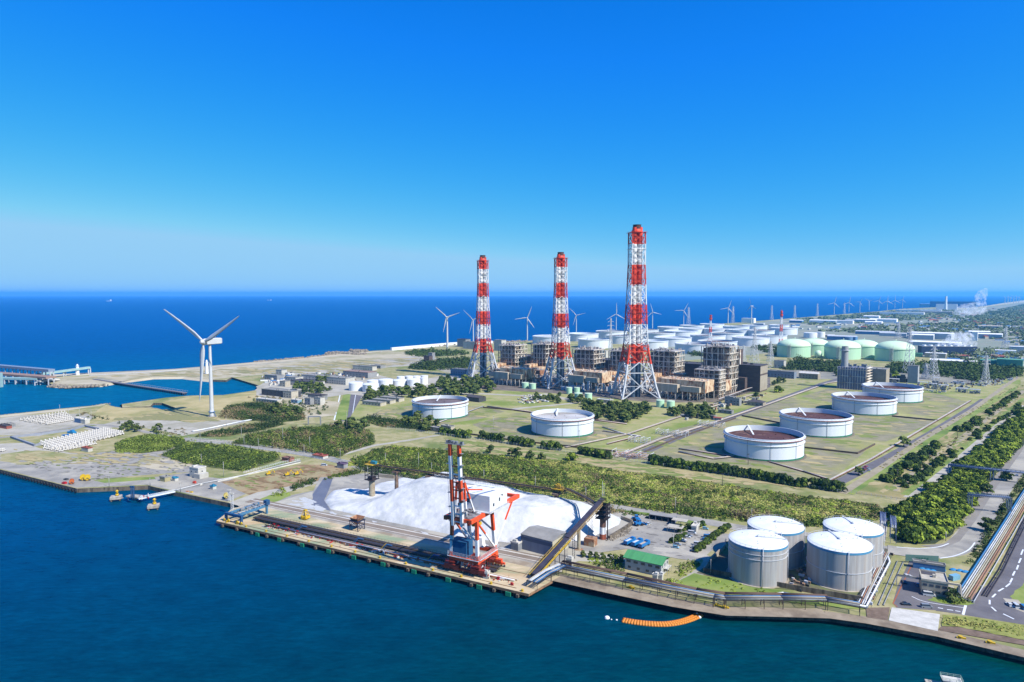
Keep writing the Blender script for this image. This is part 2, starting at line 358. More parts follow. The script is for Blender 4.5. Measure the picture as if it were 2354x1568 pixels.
patch('yard_grass', [(230,1004),(262,1012),(262,1036),(215,1040),(150,1040),(200,1030)], dryg, 1, 5)
patch('green_verge', [(217,1105),(300,1098),(355,1097),(358,1101),(300,1106),(240,1110)], greeng, .5, 4)
patch('quay_apron', [(345,1116),(400,1128),(522,1153),(548,1132),(520,1110),(560,1102),(500,1098),(430,1096),(372,1101),(340,1110)], asph)
patch('excavated_soil', [(508,1108),(600,1090),(690,1068),(760,1068),(812,1080),(775,1095),(740,1106),(690,1118),(630,1132),(582,1140),(548,1128)], redsoil, .5, 5)
patch('access_track', [(525,1156),(590,1132),(665,1118),(730,1106),(735,1110),(680,1126),(620,1142),(575,1160),(560,1166)], paleyard)
patch('road_verge', [(486,1075),(540,1068),(640,1090),(560,1104),(490,1098)], dryg, .5, 5)
strip('main_road', smooth([(392,1006),(430,1010),(520,1018),(600,1029),(700,1044),(800,1065),(812,1068)]), 11, asph)
strip('main_road', smooth([(812,1068),(900,1092),(1100,1128),(1250,1152),(1400,1163),(1500,1176),(1600,1195),(1720,1216),(1850,1230),(2020,1260),(2075,1270)]), 11, asph)
strip('road_verge', smooth([(1390,1172),(1500,1184),(1600,1203)]), 6, greeng)
strip('service_road', [(560,1012),(640,998),(760,976),(800,964)], 5, track)
strip('service_road', [(760,1052),(860,1024),(940,1012),(1010,1000),(1040,992)], 6, paleyard)
# road north beside lawns
def shore_slope(i0, i1, wd, m):
    A2_ = sum(LP_[i].x*LP_[(i+1) % len(LP_)].y-LP_[(i+1) % len(LP_)].x*LP_[i].y for i in range(len(LP_))); sg = 1 if A2_ > 0 else -1; mb = MB(); P = LP_[i0:i1+1]; out = []
    for i in range(len(P)):
        d = (P[min(i+1, len(P)-1)]-P[max(i-1, 0)]).normalized(); out.append(Vector((d.y, -d.x, 0))*sg*wd)
    for i in range(len(P)-1): a, b = P[i], P[i+1]; mb.add([(a.x-out[i].x*.1, a.y-out[i].y*.1, .1), (b.x-out[i+1].x*.1, b.y-out[i+1].y*.1, .1), (b.x+out[i+1].x, b.y+out[i+1].y, -3.3), (a.x+out[i].x, a.y+out[i].y, -3.3)], [(0,1,2,3)])
    tag(mb.build('beach_slope', m), kind='structure')
ix = LAND.index
shore_slope(ix((120,884)), ix((490,873)), 9, sand); shore_slope(ix((900,804)), ix((117,861)), 14, sand); shore_slope(ix((588,897)), ix((280,929)), 7, sand); shore_slope(ix((243,927)), ix((-60,960)), 5, stone)
strip('straight_road', [(806,967),(816,905),(822,892)], 22, dasph)
patch('green_verge', [(768,965),(790,905),(806,905),(797,966)], greeng, .3, 5)
strip('concrete_kerb', [(768,966),(782,906)], 1.4, white)
strip('lane_line', [(808,966),(817,908)], .7, white)
# works area behind
patch('works_yard', [(588,888),(640,868),(760,866),(880,862),(990,846),(1100,850),(1100,880),(980,900),(850,912),(800,906),(740,915),(640,920),(588,908)], paleyard, 2, 12)
patch('works_yard', [(590,926),(640,916),(740,918),(782,925),(770,955),(700,962),(640,945)], sandg, 1, 8)
patch('sandy_waste', [(870,862),(990,846),(1040,860),(930,878)], dryg, 2, 15)
# refinery lawns
patch('refinery_lawn', [(800,968),(830,915),(960,905),(1100,896),(1300,905),(1480,925),(1640,930),(1800,895),(1900,870),(1990,880),(2100,860),(2345,868),(2345,888),(1935,1130),(1500,1062),(1300,1032),(1010,992),(900,985)], lawn)
patch('plant_yard', [(1100,872),(1200,862),(1420,862),(1600,868),(1770,868),(1770,890),(1640,925),(1500,925),(1300,906),(1100,894)], mat('plant_yard', C(150,140,126), .9, col2=C(112,100,90), scale=.06, detail=8))
patch('plant_yard', [(1700,856),(1850,850),(2020,845),(2200,850),(2345,866),(2200,884),(2130,875),(1980,872),(1880,872),(1790,868)], mat('pale_gravel', C(178,172,156), .9, col2=C(140,140,126), scale=.04, detail=8))
for i, q in enumerate([
    [(835,964),(880,940),(960,931),(1110,935),(1160,946),(1110,962),(960,984),(880,982)],
    [(1085,976),(1180,950),(1300,952),(1440,968),(1420,1000),(1300,1026),(1150,1006)],
    [(1400,1052),(1560,985),(1680,960),(1960,1010),(2010,1020),(1905,1108),(1700,1085)],
    [(1700,955),(1820,915),(1960,945),(2160,965),(2030,1018),(1900,1002)],
    [(1840,912),(1930,885),(2150,905),(2230,925),(2165,962),(1990,940)]]):
    patch('tank_yard', q, bund)
strip('refinery_road', [(830,914),(960,906),(1100,905),(1250,912),(1340,922)], 12, paleyard)
strip('refinery_road', [(1180,940),(1340,925),(1250,905)], 9, paleyard)
strip('refinery_road', [(1440,1056),(1560,1005),(1650,970),(1760,930),(1890,882),(1960,862)], 11, dasph)
strip('refinery_road', [(1925,1110),(2040,1052),(2140,996),(2245,930),(2262,918)], 9, dasph)
strip('refinery_road', [(1000,997),(1300,1036),(1500,1064),(1900,1122)], 6, lawn)
# strip parallel to the fence, right side lanes
patch('lane_grass', [(1935,1130),(2345,888),(2353,886),(2353,960),(2100,1150)], mat('reed_grass', C(188,172,120), .95, col2=C(160,150,92), scale=.06, col3=C(130,140,72), scale3=.02, detail=9), 0)
patch('lane_grass', [(1930,1128),(2335,888),(2342,890),(1960,1138)], greeng)
strip('gravel_lane', [(1935,1134),(2010,1085),(2120,1010),(2230,945),(2320,880),(2340,868)], 6, track)
strip('gravel_lane', [(2050,1128),(2140,1060),(2240,985),(2353,898)], 6, track)
strip('gravel_lane', [(2090,1145),(2180,1075),(2270,1000),(2353,932)], 8, paleyard)
strip('green_verge', [(2078,1138),(2168,1068),(2258,994),(2353,915)], 5, greeng)
strip('gravel_lane', [(2036,1200),(2060,1182),(2085,1160)], 8, paleyard)
strip('gravel_lane', [(2060,1200),(2095,1168),(2160,1105)], 3, paleyard)
patch('service_area', [(2014,1210),(2032,1190),(2040,1200),(2035,1245),(2018,1240)], paleyard)
# salt yard
patch('salt_yard', [(592,1166),(655,1142),(720,1128),(735,1098),(840,1088),(930,1100),(1280,1160),(1440,1178),(1540,1194),(1560,1210),(1700,1232),(1660,1275),(1655,1300),(1600,1290),(1560,1285),(1440,1262),(1310,1280),(1290,1316),(900,1236)], asph)
patch('wet_patch', [(716,1140),(745,1098),(765,1100),(755,1128),(745,1150),(760,1175),(720,1168),(712,1152)], mat('wet_asphalt', C(132,134,146), .5, col2=C(118,120,134), scale=.1))
patch('green_verge', [(592,1150),(620,1138),(665,1132),(668,1140),(640,1152),(605,1162)], greeng, .5, 4)
patch('bare_verge', [(630,1155),(720,1130),(716,1165),(760,1175),(740,1180),(600,1166)], paleyard, .4, 5)
patch('office_verge', [(1325,1285),(1440,1305),(1560,1330),(1600,1295),(1640,1262),(1655,1290),(1560,1345),(1500,1330),(1330,1300)], dryg, .4, 4)
patch('office_path', [(1305,1262),(1360,1270),(1440,1282),(1440,1296),(1330,1290),(1305,1300)], paleyard)
strip('works_lane', smooth([(1500,1262),(1560,1268),(1625,1284),(1615,1310),(1560,1345)]), 6, paleyard)
# embankment lines behind the wharf
strip('wharf_road', [(575,1150),(700,1176),(919,1221),(1256,1289)], 9, mat('oily_track', C(168,152,134), .9, col2=C(138,124,110), scale=.2, stretch=(.2,1,1,R(28.4))))
strip('kerb_line', [(578,1149),(700,1172.5),(919,1216.6),(1256,1285)], 1.2, offwh)
strip('kerb_line', [(600,1160),(700,1181),(919,1226),(1250,1294)], .7, offwh)
strip('wharf_apron', [(560,1160),(640,1180),(919,1240),(1240,1309)], 9, conc, w2=11)
# quay promenade right
qw = mat('quay_walk', C(186,170,146), .9, col2=C(160,144,122), scale=.15, col3=C(140,124,104), scale3=.06, detail=9)
strip('quay_walk', [(1279,1328),(1434,1362),(1550,1386),(1666,1405),(1795,1408),(1897,1411)], 9, qw)
strip('quay_walk', [(1897,1413),(1985,1425),(2155,1456),(2353,1503),(2600,1560)], 7, qw)
patch('bund_grass', [(1540,1345),(1595,1318),(1750,1350),(1900,1378),(1985,1392),(1985,1402),(1900,1395),(1700,1372)], greeng, .4, 4)
patch('tank_bund', [(1600,1318),(1650,1280),(1668,1245),(1850,1232),(2040,1262),(2050,1280),(1990,1372),(1750,1350)], mat('oily_bund', C(118,112,88), .9, col2=C(96,92,80), scale=.1, col3=C(134,146,80), scale3=.05))
# right corner
patch('corner_grass', [(2000,1400),(2060,1290),(2120,1296),(2353,1040),(2400,1000),(2700,1300),(2500,1500),(2353,1470),(2160,1420),(2030,1400)], dryg)
strip('right_road', smooth([(2040,1263),(2090,1270),(2150,1272),(2195,1262),(2225,1235),(2260,1180),(2300,1120),(2353,1048),(2420,960),(2500,860)]), 14, asph)
patch('road_shoulder', [(2115,1255),(2170,1250),(2200,1225),(2250,1140),(2300,1080),(2353,1005),(2353,1030),(2290,1120),(2240,1200),(2205,1245),(2165,1262)], mat('shoulder', C(164,158,150), .9, col2=C(150,144,136), scale=.1))
strip('road_kerb', smooth([(2060,1258),(2110,1261),(2155,1258),(2180,1250)]), .7, white)
strip('road_kerb', smooth([(2160,1284),(2195,1278),(2225,1265),(2240,1248)]), .7, white)
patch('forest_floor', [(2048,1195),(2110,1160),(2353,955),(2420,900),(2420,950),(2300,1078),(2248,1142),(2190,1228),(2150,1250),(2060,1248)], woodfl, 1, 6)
strip('right_avenue', smooth([(2440,1050),(2388,1170),(2353,1260),(2340,1300),(2325,1335),(2295,1362),(2262,1388)]), 12, dasph)
patch('junction', [(2165,1392),(2215,1386),(2250,1358),(2300,1325),(2345,1300),(2353,1345),(2318,1374),(2330,1392),(2420,1420),(2420,1452),(2353,1437),(2200,1412),(2150,1405)], dasph)
patch('car_park', [(2052,1386),(2062,1350),(2090,1290),(2142,1296),(2120,1362),(2150,1378),(2225,1393),(2212,1413),(2150,1404),(2060,1398)], dasph, 0)
strip('lane_line', smooth([(2095,1372),(2130,1385),(2215,1398)]), .4, white)
strip('stop_line', [(2219,1392),(2213,1414)], 1.0, white)
for a, b in [((2155,1398),(2167,1400)),((2176,1402),(2190,1404)),((2195,1405),(2207,1407))]: strip('lane_line', [a, b], .6, white)
for a, b in [((2351,1264),(2346,1276)),((2346,1284),(2341,1295)),((2340,1300),(2336,1310)),((2332,1314),(2327,1324)),((2326,1330),(2321,1340)),((2321,1342),(2311,1350)),((2306,1353),(2294,1360)),((2288,1366),(2280,1374)),((2274,1380),(2274,1390)),((2278,1396),(2289,1406)),((2305,1412),(2330,1424))]: strip('lane_line', [a, b], .7, white)
strip('red_edge_line', [(2095,1300),(2052,1388),(2062,1396)], .5, mat('red_line', C(190,110,70), .8))
patch('island_grass', [(2130,1380),(2155,1372),(2215,1380),(2240,1388),(2222,1393),(2165,1388)], greeng, .3, 3)
patch('corner_lawn', [(2320,1372),(2353,1340),(2500,1300),(2500,1460),(2353,1395)], greeng, .5, 4)
strip('gravel_lane', [(2322,1378),(2340,1398),(2380,1412)], 6, conc)
patch('concrete_slope', [(2049,1397),(2160,1413),(2155,1452),(2042,1427)], offwh)
patch('bank', [(1990,1398),(2045,1397),(2040,1427),(1992,1420)], mat('bank_wall', C(150,128,110), .9, col2=C(120,100,84), scale=.3))
patch('bank_grass', [(2166,1414),(2240,1420),(2353,1438),(2600,1490),(2600,1520),(2353,1472),(2200,1441),(2164,1440)], mat('bank_grass', C(176,178,96), .95, col2=C(132,140,60), scale=.25, detail=8), .4, 3)
patch('bank', [(2164,1441),(2200,1442),(2353,1473),(2600,1522),(2600,1535),(2353,1484),(2155,1449)], mat('bank_wall', C(150,128,110), .9))
# ---------------------------------------------------------------- foliage
def leafmat(name, c, c2, r=.2): return mat(name, C(*c, .8), .9, col2=C(*c2, .8), scale=.35, detail=3, rnd=r, spec=.15)
pine_d = leafmat('pine_dark', (64,84,48), (44,64,40)); pine_m = leafmat('pine_mid', (92,108,54), (70,90,46)); pine_l = leafmat('pine_light', (120,130,66), (98,110,56))
bro_d = leafmat('broadleaf_dark', (74,96,38), (58,78,34)); bro_m = leafmat('broadleaf_mid', (114,132,48), (90,108,40)); bro_l = leafmat('broadleaf_light', (154,170,60), (126,146,48))
yel = leafmat('reed_yellow', (190,182,108), (164,160,84)); ybr = leafmat('scrub_brown', (150,132,96), (124,112,80)); ygr = leafmat('scrub_green', (146,160,72), (116,134,56))
bark = mat('bark', C(104,84,66), .9)
def leaves(centres, size, tones, name, mats, nrm=None):
    """many small leaf quads, one mesh"""
    c = np.asarray(centres, float); n = len(c)
    nn = rng.normal(size=(n, 3))*.38+(np.asarray(nrm) if nrm is not None else 0); nn /= np.linalg.norm(nn, axis=1)[:, None]
    a = rng.normal(size=(n, 3)); a -= (a*nn).sum(1)[:, None]*nn; a /= np.linalg.norm(a, axis=1)[:, None]
    b = np.cross(nn, a)
    s = np.asarray(size, float)*rng.uniform(.6, 1.3, n)
    a *= s[:, None]; b *= s[:, None]*.75
    v = np.stack([c-a-b*.6, c+a*.7-b, c+a+b*.8, c-a*.5+b], 1).reshape(-1, 3)
    me = bpy.data.meshes.new(name); me.vertices.add(n*4); me.vertices.foreach_set('co', v.ravel())
    me.loops.add(n*4); me.loops.foreach_set('vertex_index', np.arange(n*4, dtype=np.int32))
    me.polygons.add(n); me.polygons.foreach_set('loop_start', np.arange(0, n*4, 4, dtype=np.int32))
    for m in mats: me.materials.append(m)
    me.polygons.foreach_set('material_index', np.asarray(tones, np.int32)); me.update(); me.validate()
    return me
def crown_mesh(name, rad, h, base, nclump, per, leaf, mats, flat=.6, clr=.42):
    cs = []; tn = []; ns = []
    for k in range(nclump):
        t = random.uniform(0, 2*math.pi); q = math.sqrt(random.random())*.85; zz = random.random()
        env = math.sqrt(max(0, 1-(zz*1.0)**2.2))
        cx = rad*q*env*math.cos(t); cy = rad*q*env*math.sin(t); cz = base+h*zz*.9
        rr = rad*clr*random.uniform(.7, 1.2); tone = random.choices([0,1,2], [3,4,3])[0]
        d = rng.normal(size=(per, 3)); d /= np.linalg.norm(d, axis=1)[:, None]; d[:, 2] = np.abs(d[:, 2])*.9-.25
        p = d*rr*rng.uniform(.6, 1.05, (per, 1))*np.array([1, 1, flat])+np.array([cx, cy, cz])
        cs.append(p); ns.append(d*np.array([1, 1, 1.2])+np.array([cx/rad*.5, cy/rad*.5, .25])); tn += [min(2, max(0, tone+random.choice([-1,0,0,0,1]))) for _ in range(per)]
    return leaves(np.concatenate(cs), leaf, tn, name, mats, np.concatenate(ns))
PINES = [crown_mesh('crown', 4.2, 5.5, 2.0, 18, 40, .6, [pine_d, pine_m, pine_l]) for _ in range(4)]
BROAD = [crown_mesh('crown', 4.6, 4.6, 1.0, 18, 54, .56, [bro_d, bro_m, bro_l], .7, .5) for _ in range(4)]
BUSH = [crown_mesh('foliage', 1.7, 1.9, .3, 10, 44, .36, [pine_d, bro_d, bro_m], .85, .6) for _ in range(3)]
trk = MB(); trk.tube((0,0,-.2), (.2,.1,3.4), .3, 7, r2=.2); 
for t in range(4): trk.tube((.2,.1,2.4+.3*t), (1.6*math.cos(t*1.7), 1.6*math.sin(t*1.7), 4.4+.3*t), .13, 5, r2=.05)
TRUNK = trk.mesh('trunk', bark)
def tree(kind, p, s, label, group, cat='tree', name=None, zs=1):
    name = name or {'pine': 'pine_tree', 'broad': 'broadleaf_tree', 'bush': 'bush'}[kind]
    me = random.choice({'pine': PINES, 'broad': BROAD, 'bush': BUSH}[kind])
    if kind == 'bush':
        o = ob(name, me, None, (p[0], p[1], 0), random.uniform(0, 6.28)); o.scale = (s*random.uniform(.9, 1.2), s*random.uniform(.9, 1.2), s*zs)
        return tag(o, label, cat, group)
    t = thing(name, label, cat, (p[0], p[1], 0), random.uniform(0, 6.28), group); t.scale = (s, s, s*zs)
    ob('crown', me, t); ob('trunk', TRUNK, t); return t
def scatter(poly, spacing, jitter=.45):
    P = W(poly); xs = [p.x for p in P]; ys = [p.y for p in P]; pl = [(p.x, p.y) for p in P]
    gx, gy = np.meshgrid(np.arange(min(xs), max(xs), spacing), np.arange(min(ys), max(ys), spacing))
    gx = gx.ravel()+rng.uniform(-jitter, jitter, gx.size)*spacing; gy = gy.ravel()+rng.uniform(-jitter, jitter, gy.size)*spacing
    k = inpoly_np(gx, gy, pl); return np.stack([gx[k], gy[k]], 1)
def scrub(name, poly, spacing, rad, h, per, leaf, mats, dens=None, patchy=.012, edge=4):
    """a mass of bushes nobody could count: one object"""
    P = scatter(poly, spacing)
    if not len(P): return
    Dq = np.full(len(P), 1e9); pw = [(q.x, q.y) for q in W(poly)]
    for i in range(len(pw)):
        ax, ay = pw[i]; bx, by = pw[(i+1) % len(pw)]; dx, dy = bx-ax, by-ay; tt = np.clip(((P[:, 0]-ax)*dx+(P[:, 1]-ay)*dy)/(dx*dx+dy*dy+1e-9), 0, 1); Dq = np.minimum(Dq, np.hypot(P[:, 0]-ax-tt*dx, P[:, 1]-ay-tt*dy))
    P = P[rng.random(len(P)) < .35+.65*np.clip(Dq/edge, 0, 1)]
    ph = rng.uniform(0, 6.28, 6)
    f = np.zeros(len(P))
    for i in range(6):
        k = patchy*(1.6**(i % 3)); f += np.sin(P[:, 0]*k*math.cos(ph[i])*6+P[:, 1]*k*math.sin(ph[i])*6+ph[i]*3)
    f = (f-f.min())/(np.ptp(f)+1e-6)
    keep = rng.random(len(P)) < (dens if dens is not None else 1); P = P[keep]; f = f[keep]
    n = len(P); R_ = rad*rng.uniform(.6, 1.35, n); H_ = h*(.3+1.0*f)*rng.uniform(.5, 1.4, n)
    d = rng.normal(size=(n, per, 3)); d /= np.linalg.norm(d, axis=2)[:, :, None]; d[:, :, 2] = np.abs(d[:, :, 2])
    q = d*rng.uniform(.65, 1.05, (n, per, 1)); q[:, :, 0] *= R_[:, None]; q[:, :, 1] *= R_[:, None]; q[:, :, 2] *= H_[:, None]
    q[:, :, 0] += P[:, 0:1]; q[:, :, 1] += P[:, 1:2]
    nm = len(mats); t = np.clip((f*nm*1.5-.25*nm+rng.normal(0, .6, n)), 0, nm-.01).astype(int)
    t = np.clip(np.repeat(t, per)+rng.choice([-1,0,0,0,0,1], n*per), 0, nm-1)
    me = leaves(q.reshape(-1, 3), leaf, t, name, mats, (d+np.array([0, 0, .35])).reshape(-1, 3))
    return tag(ob(name, me), kind='stuff')
# ---------------------------------------------------------------- chimneys
red = mat('signal_red', C(236,76,40,.85), .55, col2=C(214,62,34,.8), scale=.12, col3=C(190,70,48,.7), scale3=.06)
twhite = mat('tower_white', C(240,240,240,.85), .55, col2=C(224,224,222,.8), scale=.12)
galv = mat('galvanised', C(216,218,222,.8), .55, col2=C(188,192,198,.75), scale=.2)
flueb = mat('flue_steel', C(110,134,160), .45, col2=C(80,100,124), scale=.1, stretch=(1,1,.2), metal=.2)
soot = mat('sooty_cap', C(120,70,56), .8, col2=C(66,50,48), scale=.4)
def chimney(px, pyb, pytop, label, bands, half, top_half, rot):
    p = G(px, pyb); H = HT(px, pyb, pytop)
    t = thing('lattice_chimney', label, 'chimney', p, rot, 'striped lattice chimneys of the power station')
    # bands: list of (fraction, colour)  colour 0 steel, 1 red, 2 white
    def colat(z):
        f = z/H
        for a, b, c in bands:
            if a <= f < b: return c
        return bands[-1][2]
    knee = .27*H
    def hw(z):
        if z < knee: u = z/knee; return half+(top_half*1.52-half)*(u**.8)
        u = (z-knee)/(H-knee); return top_half*1.52+(top_half-top_half*1.52)*min(1, (u*1.5))**.8
    Hl = H*.955
    # levels
    zs = [0, knee*.55, knee]+[knee+(Hl-knee)*k/11 for k in range(1, 12)]
    cuts = sorted(set([round(a*H, 2) for a, b, c in bands]+[round(z, 2) for z in zs]))
    mats = [galv, red, twhite]
    legs = MB(); br = MB(); K = H/200
    cor = [(-1,-1),(1,-1),(1,1),(-1,1)]
    for sx, sy in cor:
        lg = MB(); fine = sorted(set(cuts+[z for z in np.linspace(0, Hl, 14)]))
        for a, b in zip(fine[:-1], fine[1:]):
            if b > Hl+1: continue
            lg.tube((sx*hw(a), sy*hw(a), a), (sx*hw(b), sy*hw(b), b), (1.35 if a < knee else .72)*K, 7, colat((a+b)/2), cap=False)
        lg.build('leg', mats, t)
    for i, (a, b) in enumerate(zip(zs[:-1], zs[1:])):
        m = (a+b)/2
        for k in range(4):
            s1 = cor[k]; s2 = cor[(k+1) % 4]; A = hw(a); B = hw(b); M_ = hw(m); w_ = (1.05 if b <= knee else .5)*K
            br.bar((s1[0]*B, s1[1]*B, b), (s2[0]*B, s2[1]*B, b), w_, mi=colat(b-.1))
            mid = lambda z, hwz, u: (s1[0]*hwz*(1-u)+s2[0]*hwz*u, s1[1]*hwz*(1-u)+s2[1]*hwz*u, z)
            c_ = mid(m, M_, .5)
            for (p1, z1) in ((mid(a, A, 0), a), (mid(a, A, 1), a), (mid(b, B, 0), b), (mid(b, B, 1), b)):
                if i == 0:  # big open X, with secondary members
                    pass
                br.bar(p1, c_, w_, mi=colat((z1+m)/2))
            if b <= knee:
                for u, z1 in ((0, a), (1, a)):
                    q1 = mid((a+m)/2, hw((a+m)/2), u); q2 = Vector(mid(a, A, u))*.5+Vector(c_)*.5
                    br.bar(q1, q2, .4*K, mi=colat(z1)); br.bar(mid(m, M_, u), q2, .4*K, mi=colat(z1))
                    br.bar(mid((m+b)/2, hw((m+b)/2), u), Vector(c_)*.5+Vector(mid(b, B, u))*.5, .4*K, mi=colat(z1))
                br.bar(mid(m, M_, 0), mid(m, M_, 1), .5*K, mi=colat(m))
            else: br.bar(mid(m, M_, 0), mid(m, M_, 1), .35*K, mi=colat(m))
    br.build('bracing', mats, t)
    fr = top_half*.36
    for (fx, fy) in ((-.42,-.25),(.42,-.25),(0,.48)):
        fl = MB(); x0, y0 = fx*top_half*1.0, fy*top_half*1.0
        pr = [(fr, z) for z in cuts if z < H*.97]+[(fr, H*.985)]
        mi = [colat((pr[k][1]+pr[k+1][1])/2) for k in range(len(pr)-1)]
        fl.lathe(pr, 14, mi, (x0, y0, 0))
        for z in np.arange(H*.07, H*.95, H*.055): fl.lathe([(fr, z), (fr+.35, z), (fr+.35, z+.5), (fr, z+.5)], 14, colat(z), (x0, y0, 0), sm=False)
        fl.build('flue', [flueb, red, twhite], t)
    cp = MB(); cp.lathe([(top_half*.86, H*.955), (top_half*.86, H*.963), (top_half*.66, H*.975), (top_half*.6, H*.997), (top_half*.68, H), (top_half*.5, H), (top_half*.5, H*.99)], 14, [1,1,0,0,0,0], sm=False)
    cp.disc(top_half*.55, H*.991, 12, 0); cp.build('flue_cap', [soot, red], t)
    for f, ex, c in ((.955, 1.16, 1), (.86, 1.06, 2), (.69, 1.04, 1), (.495, 1.1, 1), (.30, 1.02, 1)):
        z = f*H; e = hw(z)*ex; pf = MB()
        for k in range(4):
            s1 = cor[k]; s2 = cor[(k+1) % 4]
            pf.bar((s1[0]*e, s1[1]*e, z), (s2[0]*e, s2[1]*e, z), 1.4, .25, 0)
            pf.bar((s1[0]*e, s1[1]*e, z+1.3), (s2[0]*e, s2[1]*e, z+1.3), .18, .18, 0)
            pf.bar((s1[0]*hw(z), s1[1]*hw(z), z), (s1[0]*e*1.1, s1[1]*e*1.1, z), .5, .4, 0)
        pf.build('platform', [mats[c]], t)
    # stair zigzag on the left face
    st = MB()
    n = 40
    for i in range(n):
        z0 = knee+(Hl-knee)*i/n; z1 = knee+(Hl-knee)*(i+1)/n; yy = -.35 if i % 2 else .1
        st.bar((-hw(z0)*.98, hw(z0)*yy, z0), (-hw(z1)*.98, hw(z1)*(-.25-yy), z1), .5, .3, colat(z0))
    st.build('stair', mats, t)
    for sx, sy in cor: fd = MB(); fd.box((sx*half, sy*half, .6), (4, 4, 1.2)); fd.build('footing', conc, t)
    return t
def bd(base, *cuts):  # px list from ground up -> bands
    y0, y1 = base; f = [(y0-y)/(y0-y1) for y in cuts]; return f
y0, y1 = 920, 517
f3 = [0]+bd((y0, y1), 840, 794, 748, 702, 655.5, 610, 562, 516)
chimney(1459, 912, 517, 'tallest red and white striped lattice chimney, nearest on the right', [(a, b, c) for a, b, c in zip(f3[:-1], f3[1:], [0,1,2,1,2,1,2,1])], 26, 8.9, R(8))
f2 = [0]+bd((893, 580), 823, 789, 754.5, 721, 685.5, 650, 614, 579)
chimney(1287, 889, 580, 'middle one of the three red and white striped lattice chimneys', [(a, b, c) for a, b, c in zip(f2[:-1], f2[1:], [0,1,2,1,2,1,2,1])], 25, 7.6, R(10))
f1 = [0]+bd((873, 587), 812, 780.5, 747, 716, 683.5, 651, 619, 586)
chimney(1110, 869, 587, 'leftmost and shortest looking striped lattice chimney, beyond the pine grove', [(a, b, c) for a, b, c in zip(f1[:-1], f1[1:], [0,1,2,1,2,1,2,1])], 25, 7.4, R(14))
# ---------------------------------------------------------------- wind turbines
blw = mat('turbine_white', C(236,238,240), .4, col2=C(224,228,232), scale=.1)
def turbine(px, pyb, pyhub, rotor_px, yaw, phase, label, group=None, skirt=False, nacelle=1.0, tw=1.0):
    p = G(px, pyb); H = HT(px, pyb, pyhub); Lb = PXW(rotor_px, p)
    t = thing('wind_turbine', label, 'wind turbine', p, 0, group)
    r0 = H*.026*tw
    tw_ = MB(); tw_.lathe([(r0, 0), (r0*.93, H*.3), (r0*.8, H*.65), (r0*.62, H*.975)], 20); tw_.disc(r0*.62, H*.975, 20); tw_.build('tower', blw, t)
    if skirt:
        s = MB(); s.lathe([(r0*1.15, 0), (r0*1.15, 6), (r0*1.0, 9)], 20); s.build('base_collar', galv, t)
        s = MB(); s.lathe([(r0*1.1, 5.6), (r0*1.7, 5.6), (r0*1.7, 5.9), (r0*1.1, 5.9)], 20, sm=False); s.bar((r0*1.2,-1,6),(r0*2.4,-1,0),.8,.3); s.build('service_platform', mat('rig_blue', C(60,120,180), .6), t)
        s = MB(); s.lathe([(r0*1.9, 0), (r0*1.9, .5)], 24); s.disc(r0*1.9, .5, 24); s.build('foundation', conc, t)
    ca, sa = math.cos(yaw), math.sin(yaw)
    na = MB(); L = H*.135*nacelle; hN = H*.045*nacelle*1.0
    # nacelle along +x of its own frame
    pr = [(-.30, .8), (-.25, 1), (.62, 1), (.72, .85)]
    o = len(na.v); 
    for fx, s_ in pr:
        for (yy, zz) in ((-1,-.8),(-.8,-1),(.8,-1),(1,-.8),(1,.8),(.8,1),(-.8,1),(-1,.8)):
            X = fx*L; Y = yy*hN*.5*s_; Z = zz*hN*.5*s_
            na.v.append((X*ca-Y*sa, X*sa+Y*ca, H+Z))
    for k in range(3):
        for i in range(8): j = (i+1) % 8; na.f.append((o+k*8+i, o+(k+1)*8+i, o+(k+1)*8+j, o+k*8+j)); na.m.append(0); na.s.append(False)
    na.f.append(tuple(o+i for i in range(8))); na.f.append(tuple(o+24+i for i in reversed(range(8)))); na.m += [0,0]; na.s += [False]*2
    if skirt: na.bar((ca*L*.4, sa*L*.4, H+hN*.5), (ca*L*.4, sa*L*.4, H+hN*.9), .15)
    na.build('nacelle', blw, t)
    hx = -L*.30
    hub = MB(); pts = []
    c0 = Vector((hx*ca, hx*sa, H)); ax = Vector((-ca, -sa, 0))
    rr = hN*.48
    hub.tube(c0, c0+ax*rr*1.1, rr, 14, r2=rr*.95); hub.tube(c0+ax*rr*1.1, c0+ax*rr*2.0, rr*.95, 14, r2=rr*.35); hub.build('hub', blw, t)
    hc = c0+ax*rr*.7; side = Vector((-sa, ca, 0)); up = Vector((0, 0, 1))
    for k in range(3):
        a = phase+k*2*math.pi/3; d = side*math.cos(a)+up*math.sin(a); e = side*-math.sin(a)+up*math.cos(a); b = MB()
        secs = [(.0, .020, .020, 0), (.05, .022, .020, 0), (.14, .040, .012, .35), (.22, .046, .009, .30), (.5, .031, .006, .14), (.8, .019, .004, .05), (.97, .010, .002, 0), (1.0, .003, .001, 0)]
        o = 0
        for q, wd, th, tws in secs:
            cc = hc+d*(Lb*q)+ax*(Lb*(.02*q+.05*q*q))
            ee = (e*math.cos(tws)+ax*math.sin(tws)); nn = d.cross(ee)
            for u, v_ in ((-.35,0),(-.1,.5),(.3,.35),(.65,0),(.3,-.35),(-.1,-.5)):
                b.v.append(tuple(cc+ee*(u*wd*Lb*2)+nn*(v_*th*Lb*2)))
        for s_ in range(len(secs)-1):
            for i in range(6): j = (i+1) % 6; b.f.append((s_*6+i, s_*6+j, s_*6+6+j, s_*6+6+i)); b.m.append(0); b.s.append(True)
        b.build('blade', blw, t)
    return t
TG = 'wind turbines along the coast'
turbine(487, 958, 785, 134, R(66), R(33), 'nearest wind turbine, tall white tower on the dune grass by the inner harbour', TG, skirt=True, nacelle=1.8)
